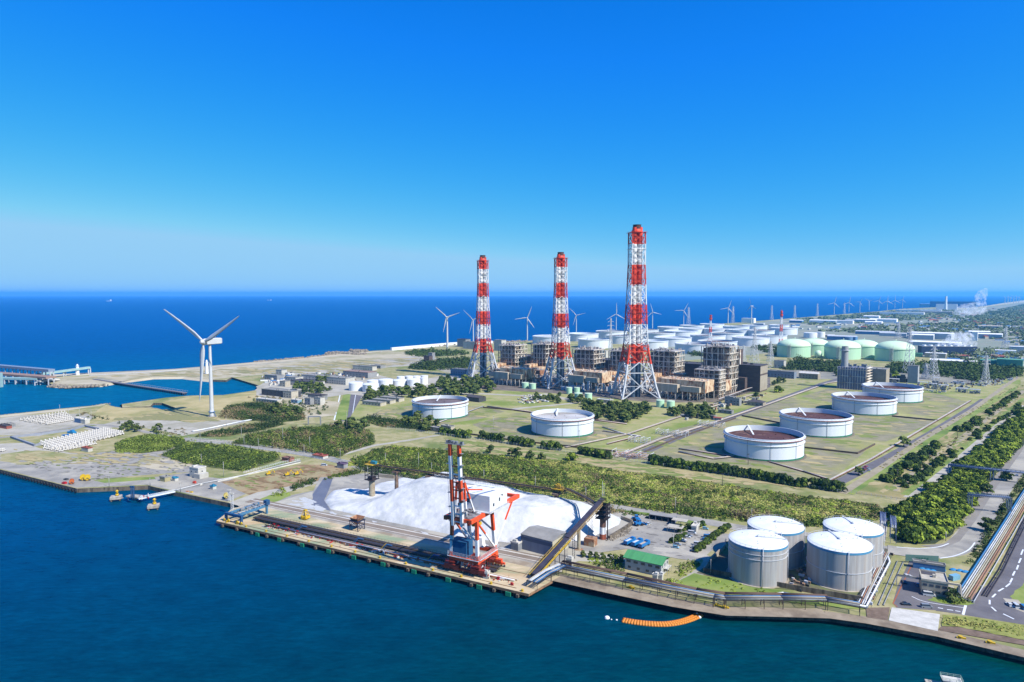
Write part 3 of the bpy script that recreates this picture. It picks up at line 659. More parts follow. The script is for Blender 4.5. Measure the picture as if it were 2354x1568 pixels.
TL = [
 (1028,807,729,35,138,75,'white wind turbine on the shore just left of the leftmost lattice chimney'),
 (1087.5,786,735,33,137,60,'white wind turbine partly hidden by the leftmost lattice chimney'),
 (1211.5,781,730.6,29,187,80,'white wind turbine on the coast between the leftmost and middle chimneys'),
 (1324,763,725,24,134,70,'white wind turbine just right of the middle chimney, beyond the big white tanks'),
 (1415.7,759,722,26,90,85,'white wind turbine with one blade straight up, just left of the tallest chimney'),
 (1499,755,717.4,21,105,80,'white wind turbine just right of the tallest chimney'),
 (1570.7,747,713.9,21,61,80,'white wind turbine beside a grey pylon, second to the right of the tallest chimney'),
 (1672.7,744,708,19,70,80,'white wind turbine beside a pylon, behind the far rows of white tanks'),
 (1726.5,744,703.6,20,223,20,'white wind turbine seen edge on behind the last row of white tanks'),
 (1916.5,722,696.4,15,75,75,'leftmost wind turbine of the distant coastal row'),
 (1950.5,718,695.6,14.5,80,75,'second wind turbine from the left in the distant coastal row'),
 (1975.5,718,694.4,11,60,60,'third wind turbine from the left in the distant coastal row'),
 (1997,713,692.6,11,145,60,'fourth wind turbine from the left in the distant coastal row'),
 (2019,712,691.4,12,70,70,'fifth wind turbine from the left in the distant coastal row'),
 (2038.5,713,692,14,88,70,'sixth wind turbine from the left in the distant coastal row'),
 (2056,708.5,690.6,13,92,70,'seventh wind turbine from the left in the distant coastal row'),
 (2073.5,707.5,689.4,10,75,70,'rightmost wind turbine of the distant coastal row')]
for px, yb, yh, rp, th, yw, lb in TL: turbine(px, yb, yh, rp, R(yw), R(180-th), lb, TG, tw=1.15)
for i, px in enumerate([2309, 2316, 2322, 2329, 2335, 2341]):
    turbine(px, 698-(i % 3)*.6, 683.5-(i % 2)*1.2, 6, R(70), R(30+40*i), 'tiny wind turbine in the cluster on the far headland at the right edge', 'cluster of far wind turbines on the headland', tw=1.6)
# ---------------------------------------------------------------- tanks
tk_wh = mat('tank_shell', C(228,234,240,.8), .5, col2=C(214,224,234,.78), scale=.06, stretch=(1,1,.1), detail=6)
tk_gr = mat('tank_green_band', C(60,146,110), .6)
tk_rd = mat('tank_red_ring', C(196,96,78), .6)
rust = mat('rusty_floating_roof', C(106,66,60), .8, col2=C(84,52,50), scale=.08, col3=C(130,96,84), scale3=.1)
wroof = mat('pale_floating_roof', C(236,238,238), .7)
seam = mat('seam_grey', C(150,160,170), .6)
def float_tank(p, Rr, H, roof_z, label, group, roof=rust, band=True, n=56, detail=True):
    t = thing('floating_roof_tank', label, 'storage tank', p, R(random.uniform(0, 90)) if not detail else R(20), group)
    sh = MB(); sh.lathe([(Rr*1.006, 0), (Rr*1.006, 2.0 if band else .1), (Rr, 2.0 if band else .1), (Rr, H), (Rr-.5, H), (Rr-.5, 1)], n, [1 if band else 0, 0, 0, 0, 0]); sh.build('shell', [tk_wh, tk_gr], t)
    g = MB()
    g.lathe([(Rr, H-1.6), (Rr+1.3, H-1.6), (Rr+1.3, H-1.3), (Rr, H-1.3)], n, 0, sm=False)
    if detail: g.lathe([(Rr+.0, H*.70), (Rr+.9, H*.70), (Rr+.9, H*.70+.35), (Rr, H*.70+.35)], n, 0, sm=False)
    g.build('wind_girder', white, t)
    if detail:
        rr_ = MB(); rr_.lathe([(Rr+.1, H-2.2), (Rr+1.36, H-1.9), (Rr+1.36, H-1.45)], n); rr_.build('painted_ring', tk_rd, t)
        rl = MB(); rl.lathe([(Rr+1.25, H-.35), (Rr+1.25, H-.2)], n); rl.lathe([(Rr+1.25, H-.8), (Rr+1.25, H-.7)], n)
        for i in range(n): a = 2*math.pi*i/n; rl.bar(((Rr+1.25)*math.cos(a), (Rr+1.25)*math.sin(a), H-1.3), ((Rr+1.25)*math.cos(a), (Rr+1.25)*math.sin(a), H-.2), .12)
        rl.build('handrail', galv, t)
        for i in range(9):
            pp = MB()
            a = R(200+i*40+random.uniform(-8, 8)); pp.tube(((Rr+.35)*math.cos(a), (Rr+.35)*math.sin(a), .2), ((Rr+.35)*math.cos(a), (Rr+.35)*math.sin(a), H-1.6), .14, 5); pp.build('foam_pipe', seam, t)
        st = MB()
        for i in range(18):
            a0 = R(60+i*2.6); a1 = R(60+(i+1)*2.6); z0 = H*i/18; z1 = H*(i+1)/18
            st.bar(((Rr+.9)*math.cos(a0), (Rr+.9)*math.sin(a0), z0), ((Rr+.9)*math.cos(a1), (Rr+.9)*math.sin(a1), z1), .9, .25)
        st.build('spiral_stair', galv, t)
    rf = MB(); rf.disc(Rr-.55, roof_z, n); rf.lathe([(Rr-.5, roof_z-.2), (Rr-.5, roof_z+.5), (Rr-2.6, roof_z+.5), (Rr-2.6, roof_z+.1)], n, 0, sm=False)
    for i in range(14): a = i*2.4; q = Rr*.8*math.sqrt((i+.5)/14); rf.tube((q*math.cos(a), q*math.sin(a), roof_z), (q*math.cos(a), q*math.sin(a), roof_z+.7), .5, 6)
    rf.build('floating_roof', roof, t)
    ld = MB(); a = R(75); ld.bar(((Rr-.2)*math.cos(a), (Rr-.2)*math.sin(a), H+.2), (Rr*.35*math.cos(a+.4), Rr*.35*math.sin(a+.4), roof_z+.9), 1.3, .5); ld.build('roof_ladder', white, t)
    if detail:
        m = MB(); m.lathe([(Rr+2.6, 0), (Rr+2.2, .5), (Rr, .55)], n); m.build('ring_footing', mat('footing_gravel', C(140,128,110), .9), t)
    return t
NT = [(1754,1061.6,85.6,979.6,'largest nearest floating roof tank, rusty roof, at the front right of the tank yard'),
      (1292,1007,70.6,939,'floating roof tank with pale roof in front of the middle chimney'),
      (1012,965.6,63,909,'floating roof tank furthest left, beside the grey sheds'),
      (1873,1007,76,939.4,'second floating roof tank from the front in the right hand row'),
      (1984,956.4,66,898,'third floating roof tank from the front in the right hand row'),
      (2049,927.6,60.6,878,'furthest floating roof tank of the right hand row, by the grey power block')]
for i, (cx, yb, hw_, yt, lb) in enumerate(NT):
    k = hw_/F_PX; y0 = (yb+676*k)/(1+k); p = G(cx, y0); Rr = PXW(hw_, p)
    # rim: centre of the top ellipse
    hz = 18.6
    float_tank(p, Rr, hz, hz-(5.0 if i not in (1, 2) else 4.4), lb, 'large floating roof tanks in the near tank yard', roof=rust if i not in (1, 2) else mat('dull_roof', C(140,124,124), .8, col2=C(112,98,100), scale=.06) if i == 2 else mat('mixed_roof', C(232,230,226), .7, col2=C(190,184,176), scale=.03))
FT = [(1267,769,43,0),(1340,763.5,35,0),(1366.5,776,38,0),(1405,758,36,0),(1430,768,37,0),(1497,779.5,38,0),(1515,762,36,0),(1546,772,42,0),(1597,785.6,45,0),
      (1565,757.4,39,0),(1540,749,29,0),(1590,745.6,27.5,0),(1626.5,767,39,0),(1648,780,44,0),(1645,753,30,0),(1636,742.5,27,0),(1671,762,37,0),(1691.5,747.5,29,0),(1725,772,41,0),
      (1734,745.4,27.5,0),(1748,756.5,30,0),(1768,767,38,0),(1801.6,751.4,29,0),(1480,755,33,0),(1590,752,30,0),(1700,755,30,0),(1790,745,22,0)]
FT.sort(key=lambda q: q[0]); 
rws = {}
for cx, yt, hw_, _ in FT:
    row = 'nearest row' if yt > 774 else 'second row' if yt > 764.5 else 'third row' if yt > 756 else 'fourth row' if yt > 748 else 'furthest row'
    rws[row] = rws.get(row, 0)+1
    H = 22.5; p = G(cx, yt+hw_*.07, H); p.z = 0; Rr = PXW(hw_, G(cx, yt+hw_*.07, H))
    float_tank(p, Rr, H, H-random.choice([2.5, 4, 6, 1.5]), '%s white tank from the left in the %s of the coastal tank farm' % (ORD[rws[row]-1], row), 'white oil tanks of the coastal tank farm', roof=random.choice([rust, wroof, wroof, mat('grey_roof', C(150,146,142), .8)]), band=False, n=40, detail=False)
# fixed roof tanks
def cone_tank(p, Rr, H, label, group, cat='storage tank', shell=None, roofm=None, band=None, dome=.06, n=36, top=True, name='fixed_roof_tank', detail=True, cap=None):
    shell = shell or white; roofm = roofm or white
    t = thing(name, label, cat, p, R(10), group)
    s = MB(); s.lathe([(Rr, 0), (Rr, H)], n); s.build('shell', shell, t)
    r = MB(); r.lathe([(Rr+.12, H), (Rr+.12, H+.12)]+[(Rr*math.cos(a), H+.12+Rr*dome*math.sin(a)) for a in np.linspace(.05, 1.5, 6)]+[(.05, H+.12+Rr*dome)], n); r.build('roof', roofm, t)
    if band: b = MB(); b.lathe([(Rr+.06, H-band[0]), (Rr+.06, H)], n); b.build('painted_band', band[1], t)
    if detail:
        g = MB(); m = 30
        for i in range(m): a = 2*math.pi*i/m; g.bar((Rr*.99*math.cos(a), Rr*.99*math.sin(a), H), (Rr*.99*math.cos(a), Rr*.99*math.sin(a), H+1.1), .1)
        g.lathe([(Rr*.99, H+1.05), (Rr*.99, H+1.15)], n); g.build('handrail', galv, t)
        st = MB()
        for i in range(16):
            a0 = R(60-i*3.4); a1 = R(60-(i+1)*3.4); z0 = H*i/16; z1 = H*(i+1)/16
            st.bar(((Rr+.5)*math.cos(a0), (Rr+.5)*math.sin(a0), z0), ((Rr+.5)*math.cos(a1), (Rr+.5)*math.sin(a1), z1), .8, .2)
        st.build('stair', galv, t)
    return t
steel_sh = mat('weathered_steel_shell', C(204,202,198,.66), .55, col2=C(178,178,180,.62), scale=.5, stretch=(1,1,.04), detail=7, col3=C(190,180,172,.6), scale3=.35)
dstr = mat('dark_streak', C(112,128,150), .55, col2=C(140,150,164), scale=.8, stretch=(1,1,.05))
bluep = mat('band_blue', C(96,170,215), .5)
NF = [(1741.6,1343.6,64,1240,'front left of the four grey tanks with white tops and blue rims'),
      (1782,1308,61,1206,'back left of the four grey tanks with white tops and blue rims'),
      (1929,1352.5,68,1246,'front right of the four grey tanks with white tops and blue rims'),
      (1959.7,1313,62.5,1210,'back right of the four grey tanks with white tops and blue rims')]
for i, (cx, yb, hw_, ytc, lb) in enumerate(NF):
    H = 18.6; pt = G(cx, ytc, H); Rr = PXW(hw_, pt); p = Vector((pt.x, pt.y, 0))
    t = cone_tank(p, Rr, H, lb, 'grey tanks with white tops by the harbour road', shell=steel_sh, band=(1.1, bluep), dome=.09, n=64)
    ho = MB()
    for z in ((H-3.2, H-5.6) if i == 0 else (H*.45,)): ho.lathe([(Rr, z), (Rr+.25, z), (Rr+.25, z+.2), (Rr, z+.2)], 64, sm=False)
    for a in (R(20), R(-35), R(250)): ho.tube(((Rr+.35)*math.cos(a), (Rr+.35)*math.sin(a), 0), ((Rr+.35)*math.cos(a), (Rr+.35)*math.sin(a), H+1), .16, 6)
    ho.build('stiffening_ring', galv, t)
    wl = MB(); a = R(-20 if i < 2 else 75); wl.bar((0, 0, H+Rr*.09+.5), ((Rr)*math.cos(a), Rr*math.sin(a), H+.9), .7, .15); wl.bar((0, 0, H+Rr*.09+1.2), ((Rr)*math.cos(a), Rr*math.sin(a), H+1.6), .08)
    wl.tube((0,0,H+Rr*.09), (0,0,H+Rr*.09+1), .6, 8); wl.build('roof_walkway', galv, t)
    vn = MB()
    for k in range(7): a = k*2.1; q = Rr*.75*math.sqrt((k+1)/8); vn.tube((q*math.cos(a), q*math.sin(a), H), (q*math.cos(a), q*math.sin(a), H+1.6), .25, 6)
    vn.build('roof_vent', offwh, t)
    fo = MB(); fo.lathe([(Rr+1, .0), (Rr+1, .35), (Rr-.1, .4)], 64, sm=False); fo.build('footing', conc, t)
# small white tanks by the grove
lb0 = 'small white tanks behind the pine grove'
ST = [(818,899,16,878,'front row, leftmost small white tank'),(852,902,18.5,881,'front row, second small white tank from the left'),(886,890,16.5,871,'third small white tank from the left, middle depth'),(919,887,16.5,872,'fourth small white tank from the left, middle depth'),
      (951,888,15,870,'fifth small white tank from the left, right of centre'),(974,884,9.3,867,'narrow tall white tank at the right front of its group'),(858,884,14,873,'back row, leftmost small white tank behind the others'),(921,877,9,864,'back row, second small white tank'),(940,875,9,863,'back row, third small white tank'),(957,874,9.5,863,'back row, fourth small white tank'),(975,872,8.5,862,'back row, rightmost narrow white tank')]
for cx, yb, hw_, yt, lb in ST:
    k = hw_/F_PX; y0 = (yb+676*k)/(1+k); p = G(cx, y0); cone_tank(p, PXW(hw_, p), HT(cx, y0, yt+2), lb+' beside the pine grove', lb0, dome=.12, n=28)
# green LNG tanks
gdome = mat('pale_green_dome', C(216,240,204,.8), .6, col2=C(204,232,194,.8), scale=.04)
gsh = mat('green_shell', C(196,234,200,.78), .6, col2=C(182,224,188,.78), scale=.05, stretch=(1,1,.2))
for cx, yb, hw_, H, lb in [(1823.5,822.5,36,24,'front left domed pale green tank'),(1871,818,31,24,'back left domed pale green tank'),(1935,827,38.5,24,'front middle domed pale green tank'),(1983,823,33,24,'back middle domed pale green tank'),(2055,832,40.6,24.5,'rightmost domed pale green tank, nearest')]:
    k = hw_/F_PX; y0 = (yb+676*k)/(1+k); p = G(cx, y0); Rr = PXW(hw_, p)
    t = thing('domed_gas_tank', lb, 'gas tank', p, R(-20), 'domed pale green gas tanks')
    s = MB(); s.lathe([(Rr, 0), (Rr, H), (Rr+.8, H), (Rr+.8, H+.6)], 48, sm=False); s.build('shell', gsh, t)
    d = MB(); d.lathe([(Rr*math.cos(a)**.9, H+.5+Rr*.42*math.sin(a)) for a in np.linspace(0.02, 1.5, 9)], 48); d.build('dome', gdome, t)
    s = MB()
    for q in range(2):
        for z in np.arange(0, H+6, 4): s.box((-Rr*.4+q*6, -Rr*.95-2, z+2), (.4, .4, 4)); 
    for z in np.arange(0, H+5, 2.6): s.box((-Rr*.4+3, -Rr*.95-2, z), (7, 3.2, .35))
    s.bar((-Rr*.4+3, -Rr*.95-2, H+1), (-Rr*.15, -Rr*.2, H+Rr*.38), 1.4, .8); s.build('stair_tower', galv, t)
    pd = MB(); pd.box((0,0,H+Rr*.42), (7,7,2)); pd.tube((2,1,H+Rr*.4), (2,1,H+Rr*.4+5), .6); pd.build('roof_platform', gdome, t)
p = G(1880, 823); t = thing('gas_sphere', 'small pale green ball tank between the domed tanks', 'gas tank', p)
s = MB(); s.lathe([(max(.05, 8*math.cos(a)), 9+8*math.sin(a)) for a in np.linspace(-1.57, 1.57, 12)], 24); s.build('ball', gdome, t)
s = MB()
for i in range(8): a = i*math.pi/4; s.tube((7.5*math.cos(a), 7.5*math.sin(a), 0), (7.5*math.cos(a), 7.5*math.sin(a), 9), .3, 5)
s.build('leg', galv, t)
# pale green small tanks by the chimneys
for cx, yb, hw_, yt, lb in [(1207,893,8,879,'pale green tank leftmost, in front of the leftmost chimney'),(1224,895,7.5,881,'second pale green tank, left of the middle chimney'),(1308,906,6.5,890,'third pale green tank, just right of the middle chimney foot'),(1326,905,6.5,890,'fourth pale green tank, further right of the middle chimney foot'),
                        (1329,920,9,903,'pale green tank left of a pair between middle and tallest chimneys'),(1352,922,8.3,903.5,'pale green tank right of a pair between middle and tallest chimneys'),(1517,937,9.2,919,'left one of two pale green tanks right of the tallest chimney'),(1541,940,9.2,921,'right one of two pale green tanks right of the tallest chimney')]:
    k = hw_/F_PX; y0 = (yb+676*k)/(1+k); p = G(cx, y0); cone_tank(p, PXW(hw_, p), HT(cx, y0, yt+1), lb, 'small pale green tanks near the chimneys', shell=gsh, roofm=gdome, n=20, dome=.1)
for cx, yb, hw_, yt, lb, m in [(1862,777,14.6,764,'white squat tank at the far end of the tank farm',white),(1886,776,9,762.5,'narrow white tank right of the squat one at the far end of the tank farm',white),(1950.6,784,8,774,'blue grey tank behind the domed green tanks',mat('blue_grey',C(120,160,200),.6)),
                           (1858,836,8,820,'grey stack base tank beside the grey power block',grey)][:3]:
    k = hw_/F_PX; y0 = (yb+676*k)/(1+k); p = G(cx, y0); cone_tank(p, PXW(hw_, p), HT(cx, y0, yt+1), lb, None, shell=m, roofm=m, n=24, detail=False)
# ---------------------------------------------------------------- buildings
glass = mat('window_glass', C(60,78,100), .2, col2=C(48,62,84), spec=.8)
bwhite = mat('building_white', C(226,224,216), .75, col2=C(204,200,190), scale=.2)
bgrey = mat('building_grey', C(176,178,180), .75, col2=C(152,154,158), scale=.2)
bbrown = mat('cladding_brown', C(116,100,96), .75, col2=C(100,86,82), scale=.1, stretch=(1,1,3))
bbeige = mat('cladding_beige', C(196,186,168), .75, col2=C(176,164,146), scale=.1)
tan = mat('duct_tan', C(226,206,176,.8), .75, col2=C(204,170,130,.8), scale=.12, col3=C(160,96,60), scale3=.25, stretch=(1,1,.4))
rustst = mat('rusty_steel', C(190,134,96), .8, col2=C(150,104,78), scale=.3, col3=C(214,190,156), scale3=.2)
frame_m = mat('frame_cream', C(240,234,222,.9), .65, col2=C(222,212,196,.88), scale=.15, col3=C(206,180,150), scale3=.1)
casing = mat('boiler_casing', C(128,116,112), .6, col2=C(92,86,94), scale=.15, col3=C(160,136,116), scale3=.12)
roofg = mat('roof_grey', C(178,176,170), .8, col2=C(150,148,142), scale=.1)
roofd = mat('roof_dark', C(96,92,96), .8, col2=C(80,76,80), scale=.2)
rblue = mat('roof_blue', C(90,140,190), .6, col2=C(76,120,170), scale=.1)
rgreen = mat('roof_green', C(92,176,110), .65, col2=C(84,160,100), scale=.2, stretch=(4,.3,1), rnd=0)
rred = mat('roof_red', C(180,100,84), .7)
def bldg(name, label, cat, p, rz, w_, d_, h, wall=None, roofm=None, rt='flat', group=None, win=None, over=.4, rise=None, door=False, z0=0, simple=False):
    wall = wall or bwhite; roofm = roofm or roofg
    if simple:
        m = MB(); m.box((0,0,h/2), (w_, d_, h), 0, 0)
        if rt == 'gable':
            r = rise or d_*.15; m.add([(-w_/2-over,-d_/2-over,h+.02),(w_/2+over,-d_/2-over,h+.02),(w_/2+over,0,h+r),(-w_/2-over,0,h+r),(-w_/2-over,d_/2+over,h+.02),(w_/2+over,d_/2+over,h+.02)], [(0,1,2,3),(3,2,5,4),(0,3,4),(1,5,2),(4,5,1,0)], 1)
        else: m.box((0,0,h+.2), (w_+over, d_+over, .4), 0, 1)
        return tag(m.build(name, [wall, roofm], None, p, rz), label, cat, group)
    t = thing(name, label, cat, Vector((p[0], p[1], z0)), rz, group)
    m = MB(); m.box((0,0,h/2), (w_, d_, h)); m.build('wall', wall, t)
    m = MB()
    if rt == 'flat':
        m.box((0,0,h+.15), (w_+over, d_+over, .3))
        for a, b, c, d in ((0,-d_/2-over/2+.15,w_+over,.3),(0,d_/2+over/2-.15,w_+over,.3)): m.box((a,b,h+.6), (c,d,.6))
        for a in (-w_/2-over/2+.15, w_/2+over/2-.15): m.box((a,0,h+.6), (.3,d_+over-.62,.6))
        for k in range(int(max(1, w_*d_/250))): m.box((random.uniform(-.35,.35)*w_, random.uniform(-.35,.35)*d_, h+.9), (random.uniform(1,2.5), random.uniform(1,2), 1.2))
    elif rt == 'gable':
        r = rise or d_*.16
        for z_, s_ in ((0, 1), (-.25, -1)):
            m.add([(-w_/2-over,-d_/2-over,h+z_),(w_/2+over,-d_/2-over,h+z_),(w_/2+over,0,h+r+z_),(-w_/2-over,0,h+r+z_),(-w_/2-over,d_/2+over,h+z_),(w_/2+over,d_/2+over,h+z_)], [(0,1,2,3),(3,2,5,4)] if s_ > 0 else [(3,2,1,0),(4,5,2,3)])
        m.add([(-w_/2,-d_/2,h-.02),(-w_/2,0,h+r-.3),(-w_/2,d_/2,h-.02),(w_/2,-d_/2,h-.02),(w_/2,0,h+r-.3),(w_/2,d_/2,h-.02)], [(0,1,2),(3,5,4)])
    elif rt == 'hip':
        r = rise or d_*.2; e = min(w_, d_)/2*.9
        m.add([(-w_/2-over,-d_/2-over,h),(w_/2+over,-d_/2-over,h),(w_/2+over,d_/2+over,h),(-w_/2-over,d_/2+over,h),(-w_/2+e,0,h+r),(w_/2-e,0,h+r)], [(0,1,5,4),(1,2,5),(2,3,4,5),(3,0,4),(3,2,1,0)])
    else:
        m.add([(-w_/2-over,-d_/2-over,h),(w_/2+over,-d_/2-over,h),(w_/2+over,d_/2+over,h+(rise or 1.5)),(-w_/2-over,d_/2+over,h+(rise or 1.5)),(-w_/2-over,-d_/2-over,h+.3),(w_/2+over,-d_/2-over,h+.3),(w_/2+over,d_/2+over,h+.3+(rise or 1.5)),(-w_/2-over,d_/2+over,h+.3+(rise or 1.5))], [(3,2,1,0),(4,5,6,7),(0,1,5,4),(1,2,6,5),(2,3,7,6),(3,0,4,7)])
        m.add([(-w_/2,d_/2,h),(w_/2,d_/2,h),(w_/2,d_/2,h+(rise or 1.5)),(-w_/2,d_/2,h+(rise or 1.5)),(-w_/2,-d_/2,h),(w_/2,-d_/2,h)], [(0,1,2,3),(4,0,3),(5,2,1)])
    m.build('roof', roofm, t)
    if win:
        for (side, nx, nz, ww, wh, z_first, dz) in win:
            L = w_ if side in 'fb' else d_
            for i in range(nx):
                for k in range(nz):
                    u = -L/2+L*(i+.5)/nx; z = z_first+dz*k; q = MB()
                    if side == 'f': q.box((u, -d_/2, z), (ww, .16, wh))
                    elif side == 'b': q.box((u, d_/2, z), (ww, .16, wh))
                    elif side == 'r': q.box((w_/2, u, z), (.16, ww, wh))
                    else: q.box((-w_/2, u, z), (.16, ww, wh))
                    q.build('window', glass, t)
    if door: q = MB(); q.box((w_*.3, -d_/2, 1.1), (1.4, .2, 2.2)); q.build('door', dgrey, t)
    return t
PA = R(-38)   # the power block's axis
# ---------------------------------------------------------------- boilers
def boiler(px, yb, yt, wpx, label, seed, low=True, dd=34, tall=1.0):
    random.seed(seed); p = G(px, yb); H = HT(px, yb, yt); Wd = PXW(wpx, p); t = thing('boiler_house', label, 'boiler', p, PA, 'open framed boiler houses of the power station')
    wx = Wd*.74; dy = dd; nx = 5; ny = 4; nz = 7
    c = MB(); c.bb(-wx*.46, wx*.30, -dy*.40, dy*.4, H*.30, H*.90); c.bb(-wx*.4, wx*.25, -dy*.3, dy*.3, .5, H*.3); c.build('boiler_casing', casing, t)
    f = MB(); xs = [-wx/2+wx*i/nx for i in range(nx+1)]; ys = [-dy/2+dy*i/ny for i in range(ny+1)]; zs = [H*.94*k/nz for k in range(nz+1)]
    for x in xs:
        for y in (ys[0], ys[-1]): f.bar((x, y, 0), (x, y, H*.94), .9)
    for y in ys:
        for x in (xs[0], xs[-1]): f.bar((x, y, 0), (x, y, H*.94), .9)
    for z in zs[1:]:
        for y in (ys[0], ys[-1]): f.bar((xs[0], y, z), (xs[-1], y, z), .55, .8)
        for x in (xs[0], xs[-1]): f.bar((x, ys[0], z), (x, ys[-1], z), .55, .8)
    for i in range(nx):
        for k in range(nz):
            if random.random() < .45:
                a, b = (i, i+1) if random.random() < .5 else (i+1, i)
                f.bar((xs[a], ys[0], zs[k]), (xs[b], ys[0], zs[k+1]), .4)
    for i in range(ny):
        for k in range(nz):
            if random.random() < .5: f.bar((xs[-1], ys[i], zs[k]), (xs[-1], ys[i+1], zs[k+1]), .4)
    f.build('steel_frame', frame_m, t)
    g = MB()
    for z in zs[2:]:
        g.bb(wx*.30, wx/2+1.5, -dy/2-1.2, dy/2, z-.3, z)
        if random.random() < .8: g.bb(-wx/2, wx/2, -dy/2-1.5, -dy/2+1.0, z-.25, z)
    g.build('platform', mat('grating', C(222,214,202,.85), .7, col2=C(196,186,172,.8), scale=.4), t)
    h = MB()
    for z in zs[2:]:
        for o in (.6, 1.2):
            h.bar((-wx/2, -dy/2-1.5, z+o), (wx/2+1.5, -dy/2-1.5, z+o), .14); h.bar((wx/2+1.5, -dy/2-1.5, z+o), (wx/2+1.5, dy/2, z+o), .14)
    h.build('railing', frame_m, t)
    pi = MB()
    for k in range(12):
        x = random.uniform(-wx*.45, wx*.5); r = random.uniform(.35, .9); z1 = random.uniform(.6, .98)*H
        pi.tube((x, -dy/2+random.uniform(-.5, 2), random.uniform(.05, .4)*H), (x, -dy/2+random.uniform(-.5, 2), z1), r, 7)
    for k in range(6):
        y = random.uniform(-dy*.45, dy*.4); r = random.uniform(.4, 1.0); pi.tube((wx*.5-1, y, random.uniform(0,.3)*H), (wx*.5-1, y, random.uniform(.5,.95)*H), r, 7)
    pi.build('pipework', mat('pipe_pale', C(206,200,190), .6, col2=C(160,130,104), scale=.2), t)
    r = MB(); r.bb(-wx*.5, wx*.5, -dy*.5, dy*.5, H*.94, H*.955)
    for k in range(26):
        x = random.uniform(-.45, .42)*wx; y = random.uniform(-.45, .45)*dy; s_ = random.uniform(.8, 3); r.box((x, y, H*.955+s_*.5), (random.uniform(1,4), random.uniform(1,3), s_))
    for k in range(9):
        x = random.uniform(-.3, .35)*wx; y = random.uniform(-.4, .1)*dy; r.tube((x, y, H*.95), (x, y, H+random.uniform(.5, 3.5)), .45, 6)
    r.build('roof_equipment', mat('roof_plant', C(200,194,188,.8), .7, col2=C(150,142,140), scale=.3), t)
    if low:
        l = MB(); l.bb(-wx*.5, wx*.62, -dy/2-24, -dy/2-2, 7, H*.30); l.bb(-wx*.3, wx*.1, -dy/2-30, -dy/2-6, 4, H*.38); l.build('air_duct', tan, t)
        l = MB()
        for k in range(7):
            x = -wx*.48+wx*1.05*k/6
            for y in (-dy/2-23, -dy/2-4): l.bar((x, y, 0), (x, y, 7+(H*.36 if k % 2 else 0)), .6)
        for y in (-dy/2-23.5, -dy/2-2): l.bar((-wx*.5, y, H*.33), (wx*.62, y, H*.33), .5); l.bar((-wx*.5, y, H*.46), (wx*.3, y, H*.46), .5)
        l.build('duct_support', rustst, t)
    random.seed(seed+100)
    return t
BH = [(1178,858,789,64,'leftmost boiler house, between the leftmost and middle chimneys',1),(1250,862,786,54,'boiler house partly behind the middle chimney',2),(1352,874,798,76,'boiler house just right of the middle chimney',3),
      (1432,880,801,66,'boiler house partly behind the tallest chimney',4),(1530,886,801,86,'wide boiler house just right of the tallest chimney',5),(1652,900,789,88,'tallest boiler house at the right end, beside the brown power block',6)]
for b in BH: boiler(*b[:4], b[4], b[5])
random.seed(11)
# turbine halls in a row behind
for i, (x, yb, yt, wpx) in enumerate([(1222,850,818,60),(1390,864,826,100),(1590,872,835,110)]):
    p = G(x, yb); bldg('turbine_hall', 'long dark brown turbine hall behind the boilers, '+['leftmost','middle','right hand'][i]+' one', 'hall', p, PA, PXW(wpx, p)*1.2, 34, HT(x, yb, yt), bbrown, roofd, rt='flat', group='turbine halls behind the boilers')
# duct houses in front
def duct_house(px, yb, wpx, hm, dd, label, seed, rot=PA, m=tan):
    random.seed(seed); p = G(px, yb); Wd = PXW(wpx, p); t = thing('precipitator', label, 'industrial building', p, rot, 'dust collector casings in front of the boilers')
    c = MB(); c.bb(-Wd/2, Wd/2, -dd/2, dd/2, hm*.42, hm); 
    c.add([(-Wd/2,-dd/2,hm*.42),(Wd/2,-dd/2,hm*.42),(Wd/2,dd/2,hm*.42),(-Wd/2,dd/2,hm*.42),(-Wd/4,0,hm*.2),(Wd/4,0,hm*.2)], [(0,1,5,4),(1,2,5),(2,3,4,5),(3,0,4)]); c.build('casing', m, t)
    q = MB()
    for i in range(9):
        x = -Wd/2+Wd*i/8
        for y in (-dd/2, dd/2): q.bar((x, y, 0), (x, y, hm*.42), .7)
        if i < 8: q.bar((x, -dd/2, 0), (x+Wd/8, -dd/2, hm*.4), .3)
    q.build('support_frame', frame_m, t)
    r = MB()
    for i in range(12): r.box((-Wd/2+Wd*(i+.5)/12, random.uniform(-.3,.3)*dd, hm+.8), (1.6, 1.6, 1.6))
    for y in (-dd/2, dd/2):
        r.bar((-Wd/2, y, hm+1.1), (Wd/2, y, hm+1.1), .15)
        for i in range(12): r.bar((-Wd/2+Wd*i/11, y, hm), (-Wd/2+Wd*i/11, y, hm+1.1), .15)
    r.build('roof_equipment', offwh, t)
    d = MB(); d.bb(-Wd*.6, -Wd*.05, -dd/2-9, -dd/2-1, hm*.38, hm*.78); d.bb(Wd*.0, Wd*.42, -dd/2-7, -dd/2-1, hm*.45, hm*.72); d.build('flue_duct', mat('duct_grey', C(196,184,164,.85), .7, col2=C(170,156,136,.85), scale=.3, stretch=(1,1,.2)), t)
    s = MB()
    for i in range(7):
        x = -Wd*.58+Wd*i/6.2; s.bar((x, -dd/2-8.5, 0), (x, -dd/2-8.5, hm*.42), .6); s.bar((x, -dd/2-8.5, 0), (x+Wd/8, -dd/2-8.5, hm*.4), .25)
    s.build('duct_support', frame_m, t)
duct_house(1190, 884, 74, 26, 26, 'rusty tan dust collector between the leftmost and middle chimneys', 21)
duct_house(1362, 893, 74, 26, 28, 'tan dust collector on stilts between the middle and tallest chimneys', 22)
duct_house(1578, 915, 108, 26, 30, 'long tan dust collector on stilts right of the tallest chimney', 23)
